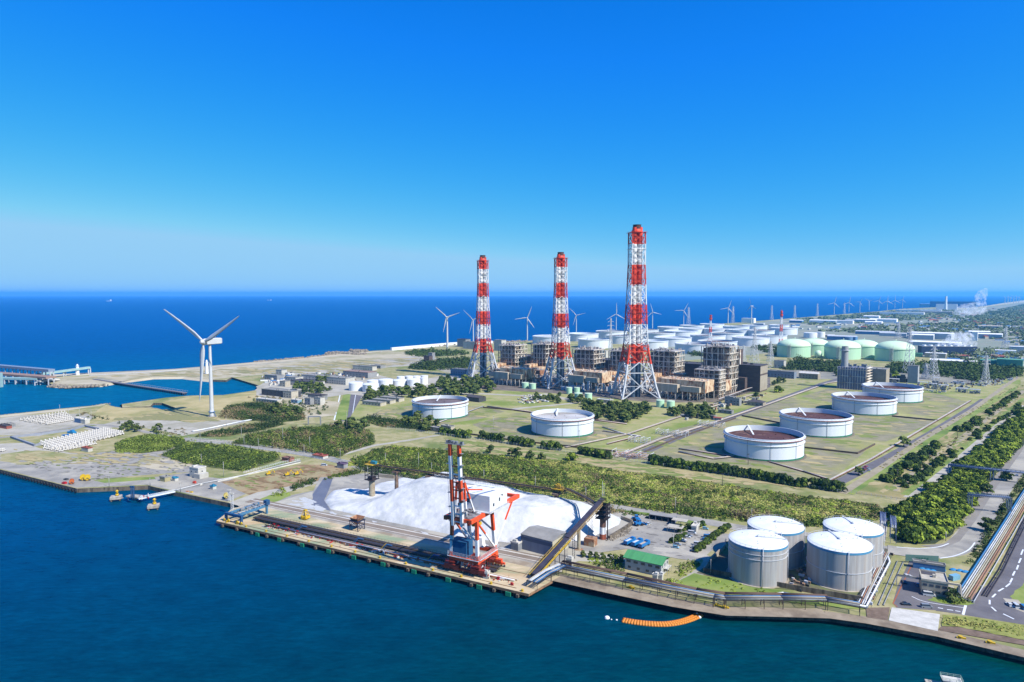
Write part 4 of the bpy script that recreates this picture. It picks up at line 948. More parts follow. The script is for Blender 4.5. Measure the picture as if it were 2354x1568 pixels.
for i, (x, y, w_, h) in enumerate([(1150,872,24,17),(1236,879,24,20),(1300,880,34,15),(1407,892,36,17),(1470,893,34,15),(1560,893,30,22)]):
    duct_house(x, y, w_, h, 16, 'small rusty steel casing, '+ORD[i]+' from the left in the line of plant', 40+i, m=[tan, rustst][i % 2])
random.seed(12)
# brown power block at the right
p = G(1716, 896); t = thing('power_block', 'tall brown and beige windowless power block right of the boilers', 'building', p, PA)
H = HT(1716, 896, 838); m = MB(); m.bb(-22, 24, -16, 16, 0, H); m.build('wall', bbrown, t)
m = MB(); m.bb(24, 24.3, -16, 16, H*.05, H*.63); m.bb(24, 24.3, -16, 16, H*.7, H*.99); m.build('side_panel', bbeige, t)
m = MB(); m.bb(-22.5, 24.6, -16.5, 16.5, H, H+1); m.box((-5, 4, H+2), (8, 6, 2)); m.box((8, -4, H+2), (4, 4, 2)); m.build('roof', roofd, t)
m = MB(); m.bb(-22, 6, -26, -16.2, 0, H*.55); m.build('annexe', bbrown, t)
p = G(1697, 896); t = thing('lift_tower', 'narrow dark slab tower beside the tallest boiler house', 'tower', p, PA)
H = HT(1697, 896, 803); m = MB(); m.bb(-3, 3, -7, 7, 0, H); m.build('wall', bbrown, t); m = MB(); m.tube((3.6,-7,0), (3.6,-7,H), .9, 8); m.build('downpipe', frame_m, t)
# front cage beside it
boiler(1630, 912, 845, 78, 'lower open steel frame with brown casing in front of the tallest boiler house', 8, low=False, dd=22)
random.seed(13)
# grey power block further right with stack
p = G(1962, 893); H = HT(1962, 893, 843); t = thing('power_block', 'grey blue ribbed power block beside the pale round stack', 'building', p, PA)
m = MB(); m.bb(-20, 18, -14, 14, 0, H); m.build('wall', mat('ribbed_grey', C(160,164,182), .7, col2=C(112,118,140), scale=.5, stretch=(3,3,.1)), t)
m = MB()
for i in range(12): m.bar((-20+38*i/11, -14.3, 0), (-20+38*i/11, -14.3, H+1), .5)
for z in (H*.3, H*.6, H*.9): m.bar((-20, -14.5, z), (18, -14.5, z), .5)
for i in range(5): m.bar((18.6, -14+7*i, 0), (18.6, -14+7*i, H*1.1), .5)
for z in np.arange(4, H, 4): m.bb(18, 22, -14, 14, z, z+.3)
m.build('steel_frame', frame_m, t)
m = MB()
for i in range(16): m.box((random.uniform(-18,16), random.uniform(-12,12), H+1.5), (random.uniform(1,4), 2, random.uniform(2,6)))
m.build('roof_equipment', grey, t)
p = G(1939, 892); H2 = HT(1939, 892, 796); t = thing('round_stack', 'pale grey round concrete stack in front of the green domed tanks', 'chimney', p)
m = MB(); m.lathe([(5.2, 0), (4.6, H2)], 24, mi=0); m.lathe([(4.6, H2), (4.0, H2), (4.0, H2-4)], 24, mi=0); m.build('shaft', mat('stack_grey', C(186,190,192), .7), t)
for z in (H2*.5, H2*.9): m = MB(); m.lathe([(4.6, z), (6.4, z), (6.4, z+.4), (4.6, z+.4)], 16, sm=False); m.lathe([(6.4, z+1.2), (6.4, z+1.35)], 16); m.build('platform', galv, t)
p = G(2010, 888); bldg('power_block', 'beige windowless block right of the grey ribbed power block', 'building', p, PA, 34, 28, HT(2010, 888, 847), bbeige, roofg)
p = G(2098, 880); t = bldg('filter_tower', 'small pale cube tower on a dark steel base right of the grey power block', 'tower', p, PA, 14, 14, 27, mat('cube_grey', C(196,198,204), .7), roofg)
q = MB()
for k in range(22): q.box((random.uniform(-36,-8), random.uniform(-10,10), 0), (random.uniform(2,8), random.uniform(2,6), random.uniform(6,26)))
q.build('steel_base', dgrey, t)
# skid plant near the right
for i, (x, y, w_, h) in enumerate([(2120,892,12,9),(2143,894,10,8),(2168,896,12,7),(2052,884,16,9),(2210,902,14,6),(2240,905,12,6),(2150,886,8,12)]):
    p = G(x, y); t = thing('pump_skid', 'grey pump and pipe skid, %s from the left, right of the grey power block' % ORD[i], 'machinery', p, PA, 'pump and pipe skids on the gravel')
    m = MB()
    for k in range(8): m.box((random.uniform(-w_/2, w_/2), random.uniform(-4,4), random.uniform(1,h*.6)), (random.uniform(1,4), random.uniform(1,3), random.uniform(1.5,h*.7)))
    m.build('vessel', grey, t)
    m = MB()
    for k in range(3):
        m.bar((-w_/2+w_*k/2, -4, 0), (-w_/2+w_*k/2, -4, h), .35); m.bar((-w_/2+w_*k/2, 4, 0), (-w_/2+w_*k/2, 4, h), .35); m.bar((-w_/2+w_*k/2,-4,h), (-w_/2+w_*k/2,4,h), .35)
    for y in (-4, -1, 2, 4): m.tube((-w_/2, y, h+.2), (w_/2, y, h+.2), .3, 5)
    m.build('pipework', galv, t)
# mid-distance buildings, each its own
MID = [ # name,label,cat,px,yb,w,d,h,wall,roof,rt
 ('storage_building','blue grey flat shed right of the brown power block',1796,868,44,14,11,mat('bluegrey_wall', C(150,164,184), .7),roofg,'flat'),
 ('storage_building','brown shed with pale gable roof beyond the lawn, left of the ribbed block',1860,870,30,16,9,bbeige,offwh,'gable'),
 ('storage_building','white two storey block by the domed green tanks',1792,846,18,14,14,bwhite,roofg,'flat'),
 ('garage','dark roofed garage in front of the brown power block',1738,932,20,12,5,bbeige,roofd,'hip'),
 ('substation_box','first grey concrete box by the pipe rack below the boilers',1678,930,11,9,10,bgrey,roofg,'flat'),
 ('substation_box','second grey concrete box by the pipe rack below the boilers',1694,932,8,8,9,bgrey,roofg,'flat'),
 ('storage_building','low pale roofed hut beside the lower bend of the refinery road',1632,962,12,6,3.4,bgrey,roofg,'flat'),
 ('storage_building','long grey roofed hut beside the refinery road',1668,950,16,7,3.4,bgrey,roofg,'flat'),
 ('pump_hut','dark hip roofed hut right of the leftmost floating roof tank',1094,922,22,14,6,dgrey,roofd,'gable'),
 ('long_shed','first long low grey shed beside the straight road',860,931,30,11,4.2,cream,roofg,'flat'),
 ('long_shed','second long low grey shed beside the straight road',882,926,30,11,4.2,cream,roofg,'flat'),
 ('long_shed','third long low grey shed beside the straight road, furthest back',901,921,32,11,4.2,cream,roofg,'flat'),
 ('gate_hut','small grey flat roofed hut by the hedge below the leftmost floating roof tank',1004,991,13,6,3.6,bbeige,roofg,'flat'),
 ('gate_hut','long low hut by the hedge, with a pale side, right of the grey flat hut',1029,986,14,6,3,cream,roofg,'flat'),
 ('warehouse','low white office with rows of windows behind the small woods',783,882,40,20,10,bwhite,roofg,'flat'),
 ('warehouse','long grey shed with blue end behind the office',706,886,52,22,7,bwhite,roofd,'flat'),
 ('warehouse','second long flat shed behind the blue ended one',735,874,60,22,8,bwhite,roofg,'flat'),
 ('warehouse','long shed with brown roof edge behind the white tanks',827,866,56,22,9,bgrey,mat('roof_pinkish', C(176,150,140), .8),'flat'),
 ('warehouse','long pale warehouse standing alone on the waste ground',838,850,48,12,7,bwhite,roofg,'flat'),
 ('warehouse','small shed right of the lone pale warehouse',868,846,26,14,5,bgrey,roofg,'flat'),
 ('block_house','brown grey block house beyond the sand and the far pines',984,832,14,12,12,bbrown,roofd,'flat'),
 ('block_house','pale house stepped against the brown grey block house',992,830,10,10,17,bgrey,roofg,'flat'),
 ('quay_shed','black walled long quay shed by the inner harbour',646,910,62,14,8,dgrey,roofg,'flat'),
 ('quay_shed','pale ended shed at the harbour side, right of the black one',668,914,16,12,9,cream,roofg,'flat'),
 ('silo_house','white tower block among the harbour sheds',647,862,14,12,9,bwhite,roofg,'flat'),
 ('silo_house','narrow white silo house near the water',655,888,12,10,8,cream,roofg,'flat'),
 ('works_shed','low grey shed in the works yard near the inner harbour',630,872,30,14,7,bgrey,roofg,'flat'),
 ('works_shed','pale works shed left of the woods',676,878,24,16,8,bwhite,roofg,'flat'),
 ('works_hut','small blue and white plant hut in the sandy yard',681,926,12,7,4,mat('hut_blue', C(150,190,216), .7),offwh,'flat'),
 ('works_hut','grey machine hut with tall box in the sandy yard',712,930,10,8,8,bgrey,roofg,'flat'),
 ('works_hut','dark roofed open shed at the back of the sandy yard',730,918,26,10,6,grey,roofd,'flat'),
 ('works_hut','white workshop hut right of the machine hut',735,930,10,8,9,bwhite,roofg,'flat'),
 ('works_hut','row of cream lockers by the inner harbour quay',618,925,40,8,4,cream,offwh,'flat'),
 ('works_shed','white flat works house among the plants beyond the leftmost chimney',1084,802,46,16,18,bwhite,roofg,'flat'),
 ('works_shed','pale tall works house right of the leftmost chimney',1149,806,24,18,26,bwhite,roofg,'flat'),
 ('works_shed','grey process block with vessels beyond the shore pines',1066,797,30,20,20,grey,roofd,'flat'),
 ('works_shed','blue grey low shed in front of the leftmost chimney',1060,862,34,18,10,mat('bluegrey_wall', C(150,164,184), .7),roofg,'flat'),
 ('barrack','flat black roofed hut with grey walls by the green tanks, under the pines',1390,925,20,8,3.5,bwhite,offwh,'flat'),
 ('white_hut','white block behind the boiler house with open frame right of the middle chimney',1384,828,24,12,20,bwhite,offwh,'flat'),
 ('red_roof_hut','low hut with red roof beside the refinery road',1650,966,9,5,3,bwhite,rred,'gable'),
]
for nm, lb, px, yb, w_, d_, h, wl, rf, rt in MID:
    near = yb > 845
    bldg(nm, lb, 'building', G(px, yb), PA if px > 1000 else R(-30), w_, d_, h, wl, rf, rt, win=[('f', max(2, min(8, int(w_/5))), 1 if h < 8 else 2, 1.8, 1.2, 2.2 if h > 3.2 else 1.6, 3.2)] if near else None)
# cooling fans block with steam, and far right plant
p = G(2176, 816); t = bldg('cooling_tower', 'long dark blue cooling tower block under drifting steam', 'cooling tower', p, R(-8), 118, 20, 20, mat('cooling_navy', C(44,70,110), .6), mat('fan_deck', C(200,204,208), .7))
q = MB()
for i in range(8): q.lathe([(4.4, 20.4), (4, 23.5), (3.6, 23.5), (3.6, 20.6)], 14, 0, (-50+i*14, 0, 0))
q.build('fan_stack', white, t)
# ---------------------------------------------------------------- far town and works
fw = [mat('far_white', C(240,240,240,.9), .7), mat('far_grey', C(196,202,208,.8), .7), mat('far_blue', C(96,150,204), .6), mat('far_tan', C(206,196,180), .8), mat('far_green', C(120,190,160), .7)]
FAR = [(1830,742,60,30,12,2,0,'blue shed with white end at the shore'),(1892,743,120,40,14,0,0,'wide white shed group by the far shore'),(1937,744,90,36,14,0,1,'white shed right of the wide one'),(1958,741,60,30,14,0,1,'white and grey shed further right'),
 (1990,742,90,40,16,1,0,'long grey roofed works near the distant turbines'),(2008,746,70,30,12,0,0,'white works block with pale roof'),(2030,741,120,40,16,0,0,'broad white works hall'),(2003,733,80,40,16,0,0,'white roof oval hall in the woods'),
 (2072,724,260,60,18,0,0,'longest white works roof near the distant turbines'),(2110,718,300,60,20,0,0,'white works roof nearer the shore'),(2150,722,200,60,20,3,0,'tan works hall'),(2150,705,300,90,30,1,0,'grey far works on the shore'),(2190,706,420,80,60,2,2,'long blue far plant on the shore'),
 (2175,712,160,60,50,0,1,'white far plant below the tall thin stack'),(2120,780,60,30,14,1,0,'grey saw tooth hall'),(2138,778,120,70,18,1,0,'wide grey roofed hall left of the steam'),(2148,795,120,30,10,1,0,'blue grey low hall beside the steam'),
 (2250,772,60,30,14,1,0,'first grey block right of the steam'),(2272,778,70,30,14,1,0,'second grey block right of the steam'),(2240,783,14,14,26,0,0,'white silo block right of the steam'),(2052,773,80,14,10,1,1,'low grey shed behind the green domes'),(2010,769,120,20,10,2,1,'blue works behind the green domes'),
 (1935,782,80,30,12,2,1,'blue grey works left behind the green domes'),(2190,835,80,10,5,3,0,'cream long low shed beyond the lawn'),(2150,822,40,20,10,3,0,'beige process shed near the pylon'),(2105,820,24,12,8,4,4,'small pale green shed right of the green domes'),
 (2285,842,46,20,12,4,4,'green tank house at the right edge woods'),(2320,845,40,24,16,4,4,'green block furthest right by the works'),(2310,815,40,20,10,0,0,'white works at the right edge'),(2340,808,36,20,12,1,0,'grey works block at the right edge'),
 (1905,775,30,16,8,3,0,'small tan shed by the squat tank'),(1745,752,40,20,16,1,0,'grey house behind the white tanks'),(1720,742,60,30,22,0,0,'white works behind the last tanks'),(2275,755,80,40,10,1,3,'far flat greenhouse block on the plain')]
for px, yb, w_, d_, h, a, b, lb in FAR:
    if len(lb.split()) < 4: lb = 'far '+lb
    bldg('far_building', lb, 'building', G(px, yb), R(random.choice([-38, -35, -40])), w_, d_, h, fw[a], fw[b], rt='gable' if w_ > 50 and h < 17 else 'flat', simple=True, over=.2, rise=3)
# houses
HM = []
for i in range(6):
    m = MB(); w_, d_, h = random.uniform(9, 26), random.uniform(8, 14), random.uniform(5, 9); m.box((0,0,h/2), (w_, d_, h), 0, 0); r = 3
    m.add([(-w_/2-.5,-d_/2-.5,h),(w_/2+.5,-d_/2-.5,h),(w_/2+.5,0,h+r),(-w_/2-.5,0,h+r),(-w_/2-.5,d_/2+.5,h),(w_/2+.5,d_/2+.5,h)], [(0,1,2,3),(3,2,5,4),(0,3,4),(1,5,2)], 1)
    HM.append(m.mesh('far_house', [fw[[0,0,3,0,1,0][i]], [rblue, roofg, rred, roofd, offwh, rblue][i]]))
def rnd_in(poly, n):
    P = W(poly); pl = [(q.x, q.y) for q in P]; out = []
    xs = [q[0] for q in poly]; ys = [q[1] for q in poly]
    while len(out) < n:
        x = random.uniform(min(xs), max(xs)); y = random.uniform(min(ys), max(ys))
        if inpoly(x, y, poly): out.append(G(x, y))
    return out
for poly, n, lb, grp in [
    ([(2080,742),(2180,722),(2290,708),(2353,702),(2400,702),(2400,800),(2300,790),(2200,760),(2100,762)], 170, 'small far house in the hazy settlement below the steam', 'far houses of the settlement'),
    ([(1800,752),(1900,735),(2060,726),(2200,716),(2180,730),(2060,752),(1960,760),(1840,762)], 60, 'small far building near the distant row of turbines', 'far buildings near the coast turbines'),
    ([(2110,800),(2350,795),(2350,835),(2180,838)], 24, 'small works shed in the band of plant at the right', 'works sheds at the right'),
    ([(600,862),(760,858),(870,858),(860,880),(740,884),(600,880)], 30, 'small shed in the works yard behind the inner harbour', 'works yard sheds')]:
    for q in rnd_in(poly, n):
        k_ = random.randrange(6); s = .5 if 'yard' in lb else .9; o = ob('far_house' if 'house' in lb else 'shed', HM[k_], None, q, R(random.choice([-38, 52, -30, 10])+random.uniform(-4, 4))); o.scale = (s*random.uniform(.7, 1.5), s, s*random.uniform(.7, 1.1)); tag(o, lb+[', blue roofed',', grey roofed',', red roofed',', dark roofed',', all white',', grey walled'][k_], 'house' if 'house' in lb else 'building', grp)
# tall thin far stack
p = G(2173, 713); t = thing('thin_stack', 'tall thin white stack on the far shore', 'chimney', p); m = MB(); m.lathe([(12, 0), (7, HT(2173, 713, 681))], 12); m.build('shaft', white, t)
# ---------------------------------------------------------------- pylons
def pylon_mesh(H, b, arms, w_=.35):
    m = MB(); top = b*.12
    def hw(z): u = z/H; return b/2*(1-u)**1.3*(1)+top*.6 if u < 1 else top
    zs = [0, .13*H, .26*H, .38*H, .49*H, .59*H, .68*H, .76*H, .84*H, .92*H, H]; c = [(-1,-1),(1,-1),(1,1),(-1,1)]
    for a, z in zip(zs[:-1], zs[1:]):
        for k in range(4):
            s1, s2 = c[k], c[(k+1) % 4]; A, B = hw(a), hw(z)
            m.bar((s1[0]*A, s1[1]*A, a), (s1[0]*B, s1[1]*B, z), w_*1.5); m.bar((s1[0]*A, s1[1]*A, a), (s2[0]*B, s2[1]*B, z), w_); m.bar((s2[0]*A, s2[1]*A, a), (s1[0]*B, s1[1]*B, z), w_); m.bar((s1[0]*B, s1[1]*B, z), (s2[0]*B, s2[1]*B, z), w_)
    m2 = MB()
    for z, L in arms:
        z = z*H; x = hw(z)
        for s in (-1, 1):
            m2.bar((s*x, 0, z-.8), (s*L, 0, z), w_); m2.bar((s*x, 0, z+1.4), (s*L, 0, z), w_); m2.bar((s*L, 0, z), (s*L, 0, z-2.2), .25)
    return m, m2
PYM = {}
def pylon(px, yb, yt, label, b=11, arms=((.72,9),(.82,8),(.92,7)), m=galv, rot=.3, w_=.38, name='pylon', group='lattice power pylons'):
    p = G(px, yb); H = HT(px, yb, yt); a, c = pylon_mesh(H, b, arms, w_)
    t = thing(name, label, 'pylon', p, rot, group); a.build('tower', m, t)
    if arms: c.build('crossarm', m, t)
for q in [(2264,886,817,'nearest right hand lattice pylon, by the end of the tank yard',9),(2088,858,752,'lattice pylon between the rightmost domed tank and the small cube tower',13),(2144,872,797,'lattice pylon standing in the trees right of the cube tower',12),(2127,870,835,'small double pylon left of the lattice pylon in the trees',9),
          (1733,838,752,'pale lattice pylon right of the tallest boiler house',13),(1770,845,784,'lattice pylon left of the domed tanks',12),(1708,832,794,'slim lattice pylon behind the brown power block',9),
          (1403,822,732,'pale green lattice pylon left of the tallest chimney',8),(1773,735,702,'first far pylon on the shore line',13),(1826,731,702,'second far pylon on the shore line',13),(1878,728,698,'third far pylon on the shore line',13),(1940,722,696,'fourth far pylon near the coast turbines',13),
          (1582,747,706,'grey pylon next to the white turbine right of the tallest chimney',14),(1684,743,704,'grey pylon next to the turbine behind the far tanks',14),(2064,778,742,'far pylon behind the rightmost domed tank',14),(2310,800,752,'far pylon near the right edge of the plain',12)]:
    pylon(q[0], q[1], q[2], q[3], q[4], w_=.28+max(0, (880-q[1]))*.0006)
for q in [(1632,792,724,'red and white radio mast among the far white tanks'),(1794,795,713,'red and white radio mast behind the left domed tank')]:
    p = G(q[0], q[1]); H = HT(*q[:3]); t = thing('radio_mast', q[3], 'mast', p); 
    for k in range(5):
        m = MB(); z0, z1 = H*k/5, H*(k+1)/5; b0 = 4.2*(1-k/6.5); b1 = 4.2*(1-(k+1)/6.5)
        for a in range(4):
            c_ = [(-1,-1),(1,-1),(1,1),(-1,1)]; s1, s2 = c_[a], c_[(a+1) % 4]
            m.bar((s1[0]*b0, s1[1]*b0, z0), (s1[0]*b1, s1[1]*b1, z1), .8); m.bar((s1[0]*b0, s1[1]*b0, z0), (s2[0]*b1, s2[1]*b1, z1), .6)
        if k == 4: m.lathe([(4, z0+4), (4, z0+9)], 8); m.lathe([(3.4, z0+12), (3.4, z0+16)], 8)
        m.build('mast_section', red if k % 2 == 0 else white, t)
# ---------------------------------------------------------------- salt pile
salt = mat('salt', C(244,244,243,.62), .85, col2=C(232,234,234,.58), scale=.1, detail=10, col3=C(214,218,218,.58), scale3=.05, bump=.9, bscale=.25)
SALTP = [(745,1152),(752,1140),(765,1128),(800,1122),(838,1126),(870,1112),(905,1106),(925,1098),(960,1104),(1030,1113),(1100,1128),(1194,1150),(1290,1166),(1369,1180),(1429,1192),(1424,1206),(1369,1232),(1345,1243),(1289,1246),(1240,1254),(1196,1251),(1120,1243),(1040,1231),(950,1212),(872,1196),(800,1180),(759,1171)]
Ps = W(SALTP); pl = [(q.x, q.y) for q in Ps]
def dist_edge(X, Y, poly):
    D = np.full(X.shape, 1e9); n = len(poly)
    for i in range(n):
        ax, ay = poly[i]; bx, by = poly[(i+1) % n]; dx, dy = bx-ax, by-ay; L = dx*dx+dy*dy+1e-9
        t = np.clip(((X-ax)*dx+(Y-ay)*dy)/L, 0, 1); D = np.minimum(D, np.hypot(X-ax-t*dx, Y-ay-t*dy))
    return D
def heap(name, poly, step, hfun, m):
    xs = [p[0] for p in poly]; ys = [p[1] for p in poly]
    gx = np.arange(min(xs)-2, max(xs)+2, step); gy = np.arange(min(ys)-2, max(ys)+2, step); X, Y = np.meshgrid(gx, gy)
    ins = inpoly_np(X.ravel(), Y.ravel(), poly).reshape(X.shape); D = dist_edge(X, Y, poly); Z = np.where(ins, hfun(X, Y, D), -.4)
    ny, nx = X.shape; v = np.stack([X.ravel(), Y.ravel(), Z.ravel()], 1); idx = np.arange(nx*ny).reshape(ny, nx)
    f = np.stack([idx[:-1,:-1], idx[:-1,1:], idx[1:,1:], idx[1:,:-1]], -1).reshape(-1, 4); keep = (Z.ravel()[f] > -.3).any(1); f = f[keep]
    me = bpy.data.meshes.new(name); me.from_pydata(v.tolist(), [], f.tolist()); me.materials.append(m); me.polygons.foreach_set('use_smooth', [True]*len(f)); me.update()
    return ob(name, me)
def nz(X, Y, k, a):
    return a*(np.sin(X*k*1.3+Y*k*.7)+np.sin(-X*k*.8+Y*k*1.9+1.3)*.7+np.sin(X*k*2.7+Y*k*2.1+.5)*.4)
QD = Vector((math.cos(R(-28.4)), math.sin(R(-28.4)), 0)); O1 = G(860, 1160)
def salt_h(X, Y, D):
    u = (X-O1.x)*QD.x+(Y-O1.y)*QD.y      # along the quay
    cap = np.interp(u, [-60,-8,0,22,34,60,84,92,100,112,140,165,185,200,220], [1.4,1.8,3,15.5,19,19.3,18,14.5,13.5,14.5,13.5,11,8,5,2.5])
    cap = cap+nz(X, Y, .09, .25)
    slope = np.interp(u, [-60,0,30,220], [.45,.6,.68,.62])
    h = np.minimum(D*slope, 99); hh = cap-np.logaddexp(0, (cap-h)/.35)*.35
    gul = np.abs(np.sin(u*.30+.8*np.sin(D*.09+u*.05)))*.22*(.5+.5*np.sin(u*.11))+rng.random(u.shape)*.10
    return np.maximum(.05, hh-gul*np.clip(D/6, 0, 1)*(h < cap+2)+nz(X, Y, .5, .08))
t = heap('salt_pile', pl, .8, salt_h, salt); tag(t, 'huge heap of white salt behind the wharf, with a long crest', 'salt heap')
# small front cut face in the right mound is part of the same heap
# ---------------------------------------------------------------- wharf deck
DK = [(497,1198),(1215,1366),(1288,1325),(1236,1309),(590,1163),(536,1168)]
deckm = mat('deck_concrete', C(220,204,170,.7), .9, col2=C(196,166,124,.7), scale=.12, col3=C(160,176,140), scale3=.06, detail=9, stretch=(.4,1,1,R(28)))
Pd = W(DK); o = Pd[0]
t = thing('wharf', 'long concrete wharf deck on piles in front of the salt heap', 'wharf', (o.x, o.y, -3))
m = MB(); m.prism([(p.x-o.x, p.y-o.y) for p in Pd], 1.9, 3.2, 0, 1); m.build('deck', [deckm, mat('deck_edge', C(196,150,110), .9, col2=C(130,104,84), scale=.4)], t)
qa, qb = Pd[0], Pd[1]; qd = (qb-qa).normalized(); qn = Vector((-qd.y, qd.x, 0)); QL = (qb-qa).length; QR = math.atan2(qd.y, qd.x)
def Q(u, v, z=0): return Vector((qa.x+qd.x*u+qn.x*v, qa.y+qd.y*u+qn.y*v, z))
for u in np.arange(3, QL, 6.4):
    for v in (1.6, 9, 17):
        m = MB(); m.tube((0,0,-2), (0,0,1.9), .5, 8); q = Q(u, v)-o; m.build('pile', dconc, t, (q.x, q.y, 0))
for u in np.arange(6, QL, 12.8): m = MB(); m.box((0, 9, 1.2), (1.2, 20, 1.4)); q = Q(u, 0)-o; m.build('pile_cap', dconc, t, (q.x, q.y, 0), QR)
# fenders and bollards
fg = mat('fender_green', C(40,160,120), .6); bol = mat('bollard_yellow', C(240,200,40), .5)
k = 0
for i, u in enumerate([37, 55, 73, 93, 111, 131, 151, 172, 190, 206]):
    if u > QL-3: continue
    p = Q(u, -.9, -3); t = thing('dock_fender', ORD[i]+' green dock fender from the left along the wharf edge', 'fender', p, QR, 'green fenders hung along the wharf edge')
    m = MB(); m.box((0,0,1.2), (2.8,.6,2.0)); m.build('fender_panel', fg, t); m = MB(); m.tube((-.5,.3,1.9), (-.5,1,2.2), .35, 8); m.tube((.5,.3,1.9), (.5,1,2.2), .35, 8); m.build('rubber_mount', black, t)
bl = MB(); bl.tube((0,0,0), (0,0,.7), .38, 10, r2=.3); bl.tube((0,0,.7), (0,0,1.0), .62, 10); bl.tube((0,0,0), (0,0,.12), .8, 10)
BLM = bl.mesh('bollard', bol)
for i, u in enumerate(np.linspace(8, QL-4, 13)):
    o_ = ob('mooring_bollard', BLM, None, Q(u, 1.2, .2)); tag(o_, ORD[i]+' yellow mooring bollard from the left along the wharf edge', 'bollard', 'yellow bollards on the wharf edge')
# rails and conveyor belts
railm = mat('rail_rust', C(160,120,84), .7)
for i, v in enumerate((2.6, 19.4)):
    m = MB(); m.bar((4, v, .12), (QL-8, v, .12), .22, .2); tag(m.build('crane_rail', railm, None, Q(0,0,.2), QR), ['seaward','landward'][i]+' crane rail running along the wharf deck', 'rail', 'crane rails')
belt = mat('belt_black', C(66,64,74), .7, col2=C(54,52,62), scale=.3); ylw = mat('safety_yellow', C(236,196,60), .6); ybn = mat('yellow_brown', C(180,150,80), .7, col2=C(120,96,60), scale=.4)
for i, v in enumerate((12.0, 15.6)):
    t = thing('belt_conveyor', ['seaward','landward'][i]+' black belt conveyor running the length of the wharf', 'conveyor', Q(20, v, .2), QR, 'belt conveyors along the wharf')
    L = 172
    m = MB(); m.bb(0, L, -.9, .9, 2.2, 2.4); m.bb(0, L, -.55, .55, 1.2, 1.35); m.build('belt', belt, t)
    m = MB()
    for y in (-1.1, 1.1):
        m.bar((0,y,2.1), (L,y,2.1), .25, .5)
        for x in np.arange(0, L+1, 5): m.bar((x,y,0), (x,y,2.1), .25)
    m.build('frame', mat('belt_frame', C(104,90,84), .7), t)
    m = MB(); m.bb(0, L, 1.25, 1.8, 1.9, 2.0)
    for z in (2.6, 3.1): m.bar((0,1.8,z), (L,1.8,z), .08)
    for x in np.arange(0, L+1, 2.5): m.bar((x,1.8,1.9), (x,1.8,3.1), .08)
    m.build('walkway', ybn, t)
# pipes on the deck
pcol = [galv, mat('pipe_brown', C(170,120,90), .7), mat('pipe_cream', C(214,204,182), .6), mat('pipe_blue', C(70,130,190), .5)]
for i, (v, r, u0, u1, c) in enumerate([(7.6,.28,34,QL-20,1),(8.5,.35,44,QL-12,0),(9.4,.22,38,QL-12,1),(10.2,.3,60,QL-12,2)]):
    t = thing('deck_pipe', ['seaward brown','second, grey steel','third, thin brown','cream'][i]+' pipe line along the wharf deck', 'pipe', Q(u0, v, .2), QR, 'pipe lines on the wharf deck')
    m = MB(); m.tube((0,0,.9), (u1-u0,0,.9), r, 7); m.build('pipe', pcol[c], t)
    m = MB()
    for x in np.arange(1, u1-u0, 6): m.box((x,0,.35), (.3,.9,.7))
    m.build('support', dgrey, t)
hy = mat('hydrant_red', C(206,40,50), .5)
for i, (u, v) in enumerate([(38,11),(43,9.5),(53,8.5),(60,8.2),(104,9.6),(108,9.2),(143,9),(147,8.6),(196,7.4),(205,4.6)]):
    t = thing('fire_hydrant', ORD[i]+' red hose cabinet from the left among the deck pipes', 'hydrant', Q(u, v, .2), QR, 'red hose cabinets on the wharf')
    m = MB(); m.box((0,0,.7), (1.1,.9,1.3)); m.build('cabinet', hy, t); m = MB(); m.tube((.8,0,0), (.8,0,1.2), .2, 7); m.tube((.8,-.5,.9), (.8,.5,.9), .15, 6); m.build('valve', hy, t)
blu = mat('steel_blue', C(50,104,156), .55, col2=C(40,86,132), scale=.4); yb_ = mat('machine_yellow', C(244,206,40), .5, col2=C(220,176,30), scale=.4)
for i, u in enumerate([58, 101, 121, 152]):
    t = thing('gangway_stair', ORD[i]+' blue gangway stair from the left, over the belt conveyor', 'stair', Q(u, 9.5, .2), QR, 'blue gangway stairs over the belts')
    m = MB(); m.bar((0,0,0), (2.5,2.2,3.2), 1.0, .25); m.bb(2, 6, 1.8, 2.9, 3.1, 3.3); m.build('steps', blu, t)
    m = MB(); m.bar((0,-.5,1), (2.5,1.7,4.2), .1); m.bar((0,.5,1), (2.5,2.7,4.2), .1); m.build('handrail', ylw if i > 1 else blu, t)
# hose pile
t = thing('hose_rack', 'tangle of black hoses and valves midway on the wharf deck', 'hose rack', Q(122, 7, .2), QR)
m = MB()
for k in range(9):
    a0 = random.uniform(0, 6); r = random.uniform(1.2, 3.2); cx_, cy_ = random.uniform(-3,3), random.uniform(-1.2,1.2)
    pts = [(cx_+r*math.cos(a0+j*.35), cy_+r*.6*math.sin(a0+j*.35), .3+.12*k+.15*math.sin(j)) for j in range(12)]; m.path(pts, .13, 5)
m.build('hose', black, t)
m = MB()
for k in range(14): m.box((random.uniform(-4,6), random.uniform(-2,2), .7), (random.uniform(.4,1.2), .5, random.uniform(.6,1.6)))
m.build('valve_block', galv, t)
# white kiosk
p = Q(190, 6, .2); bldg('deck_kiosk', 'small white kiosk cabin on the wharf right of the crane', 'cabin', p, QR, 2.6, 2.4, 2.8, bwhite, offwh, win=[('f',1,1,1.4,1.0,1.7,0)], z0=.2)
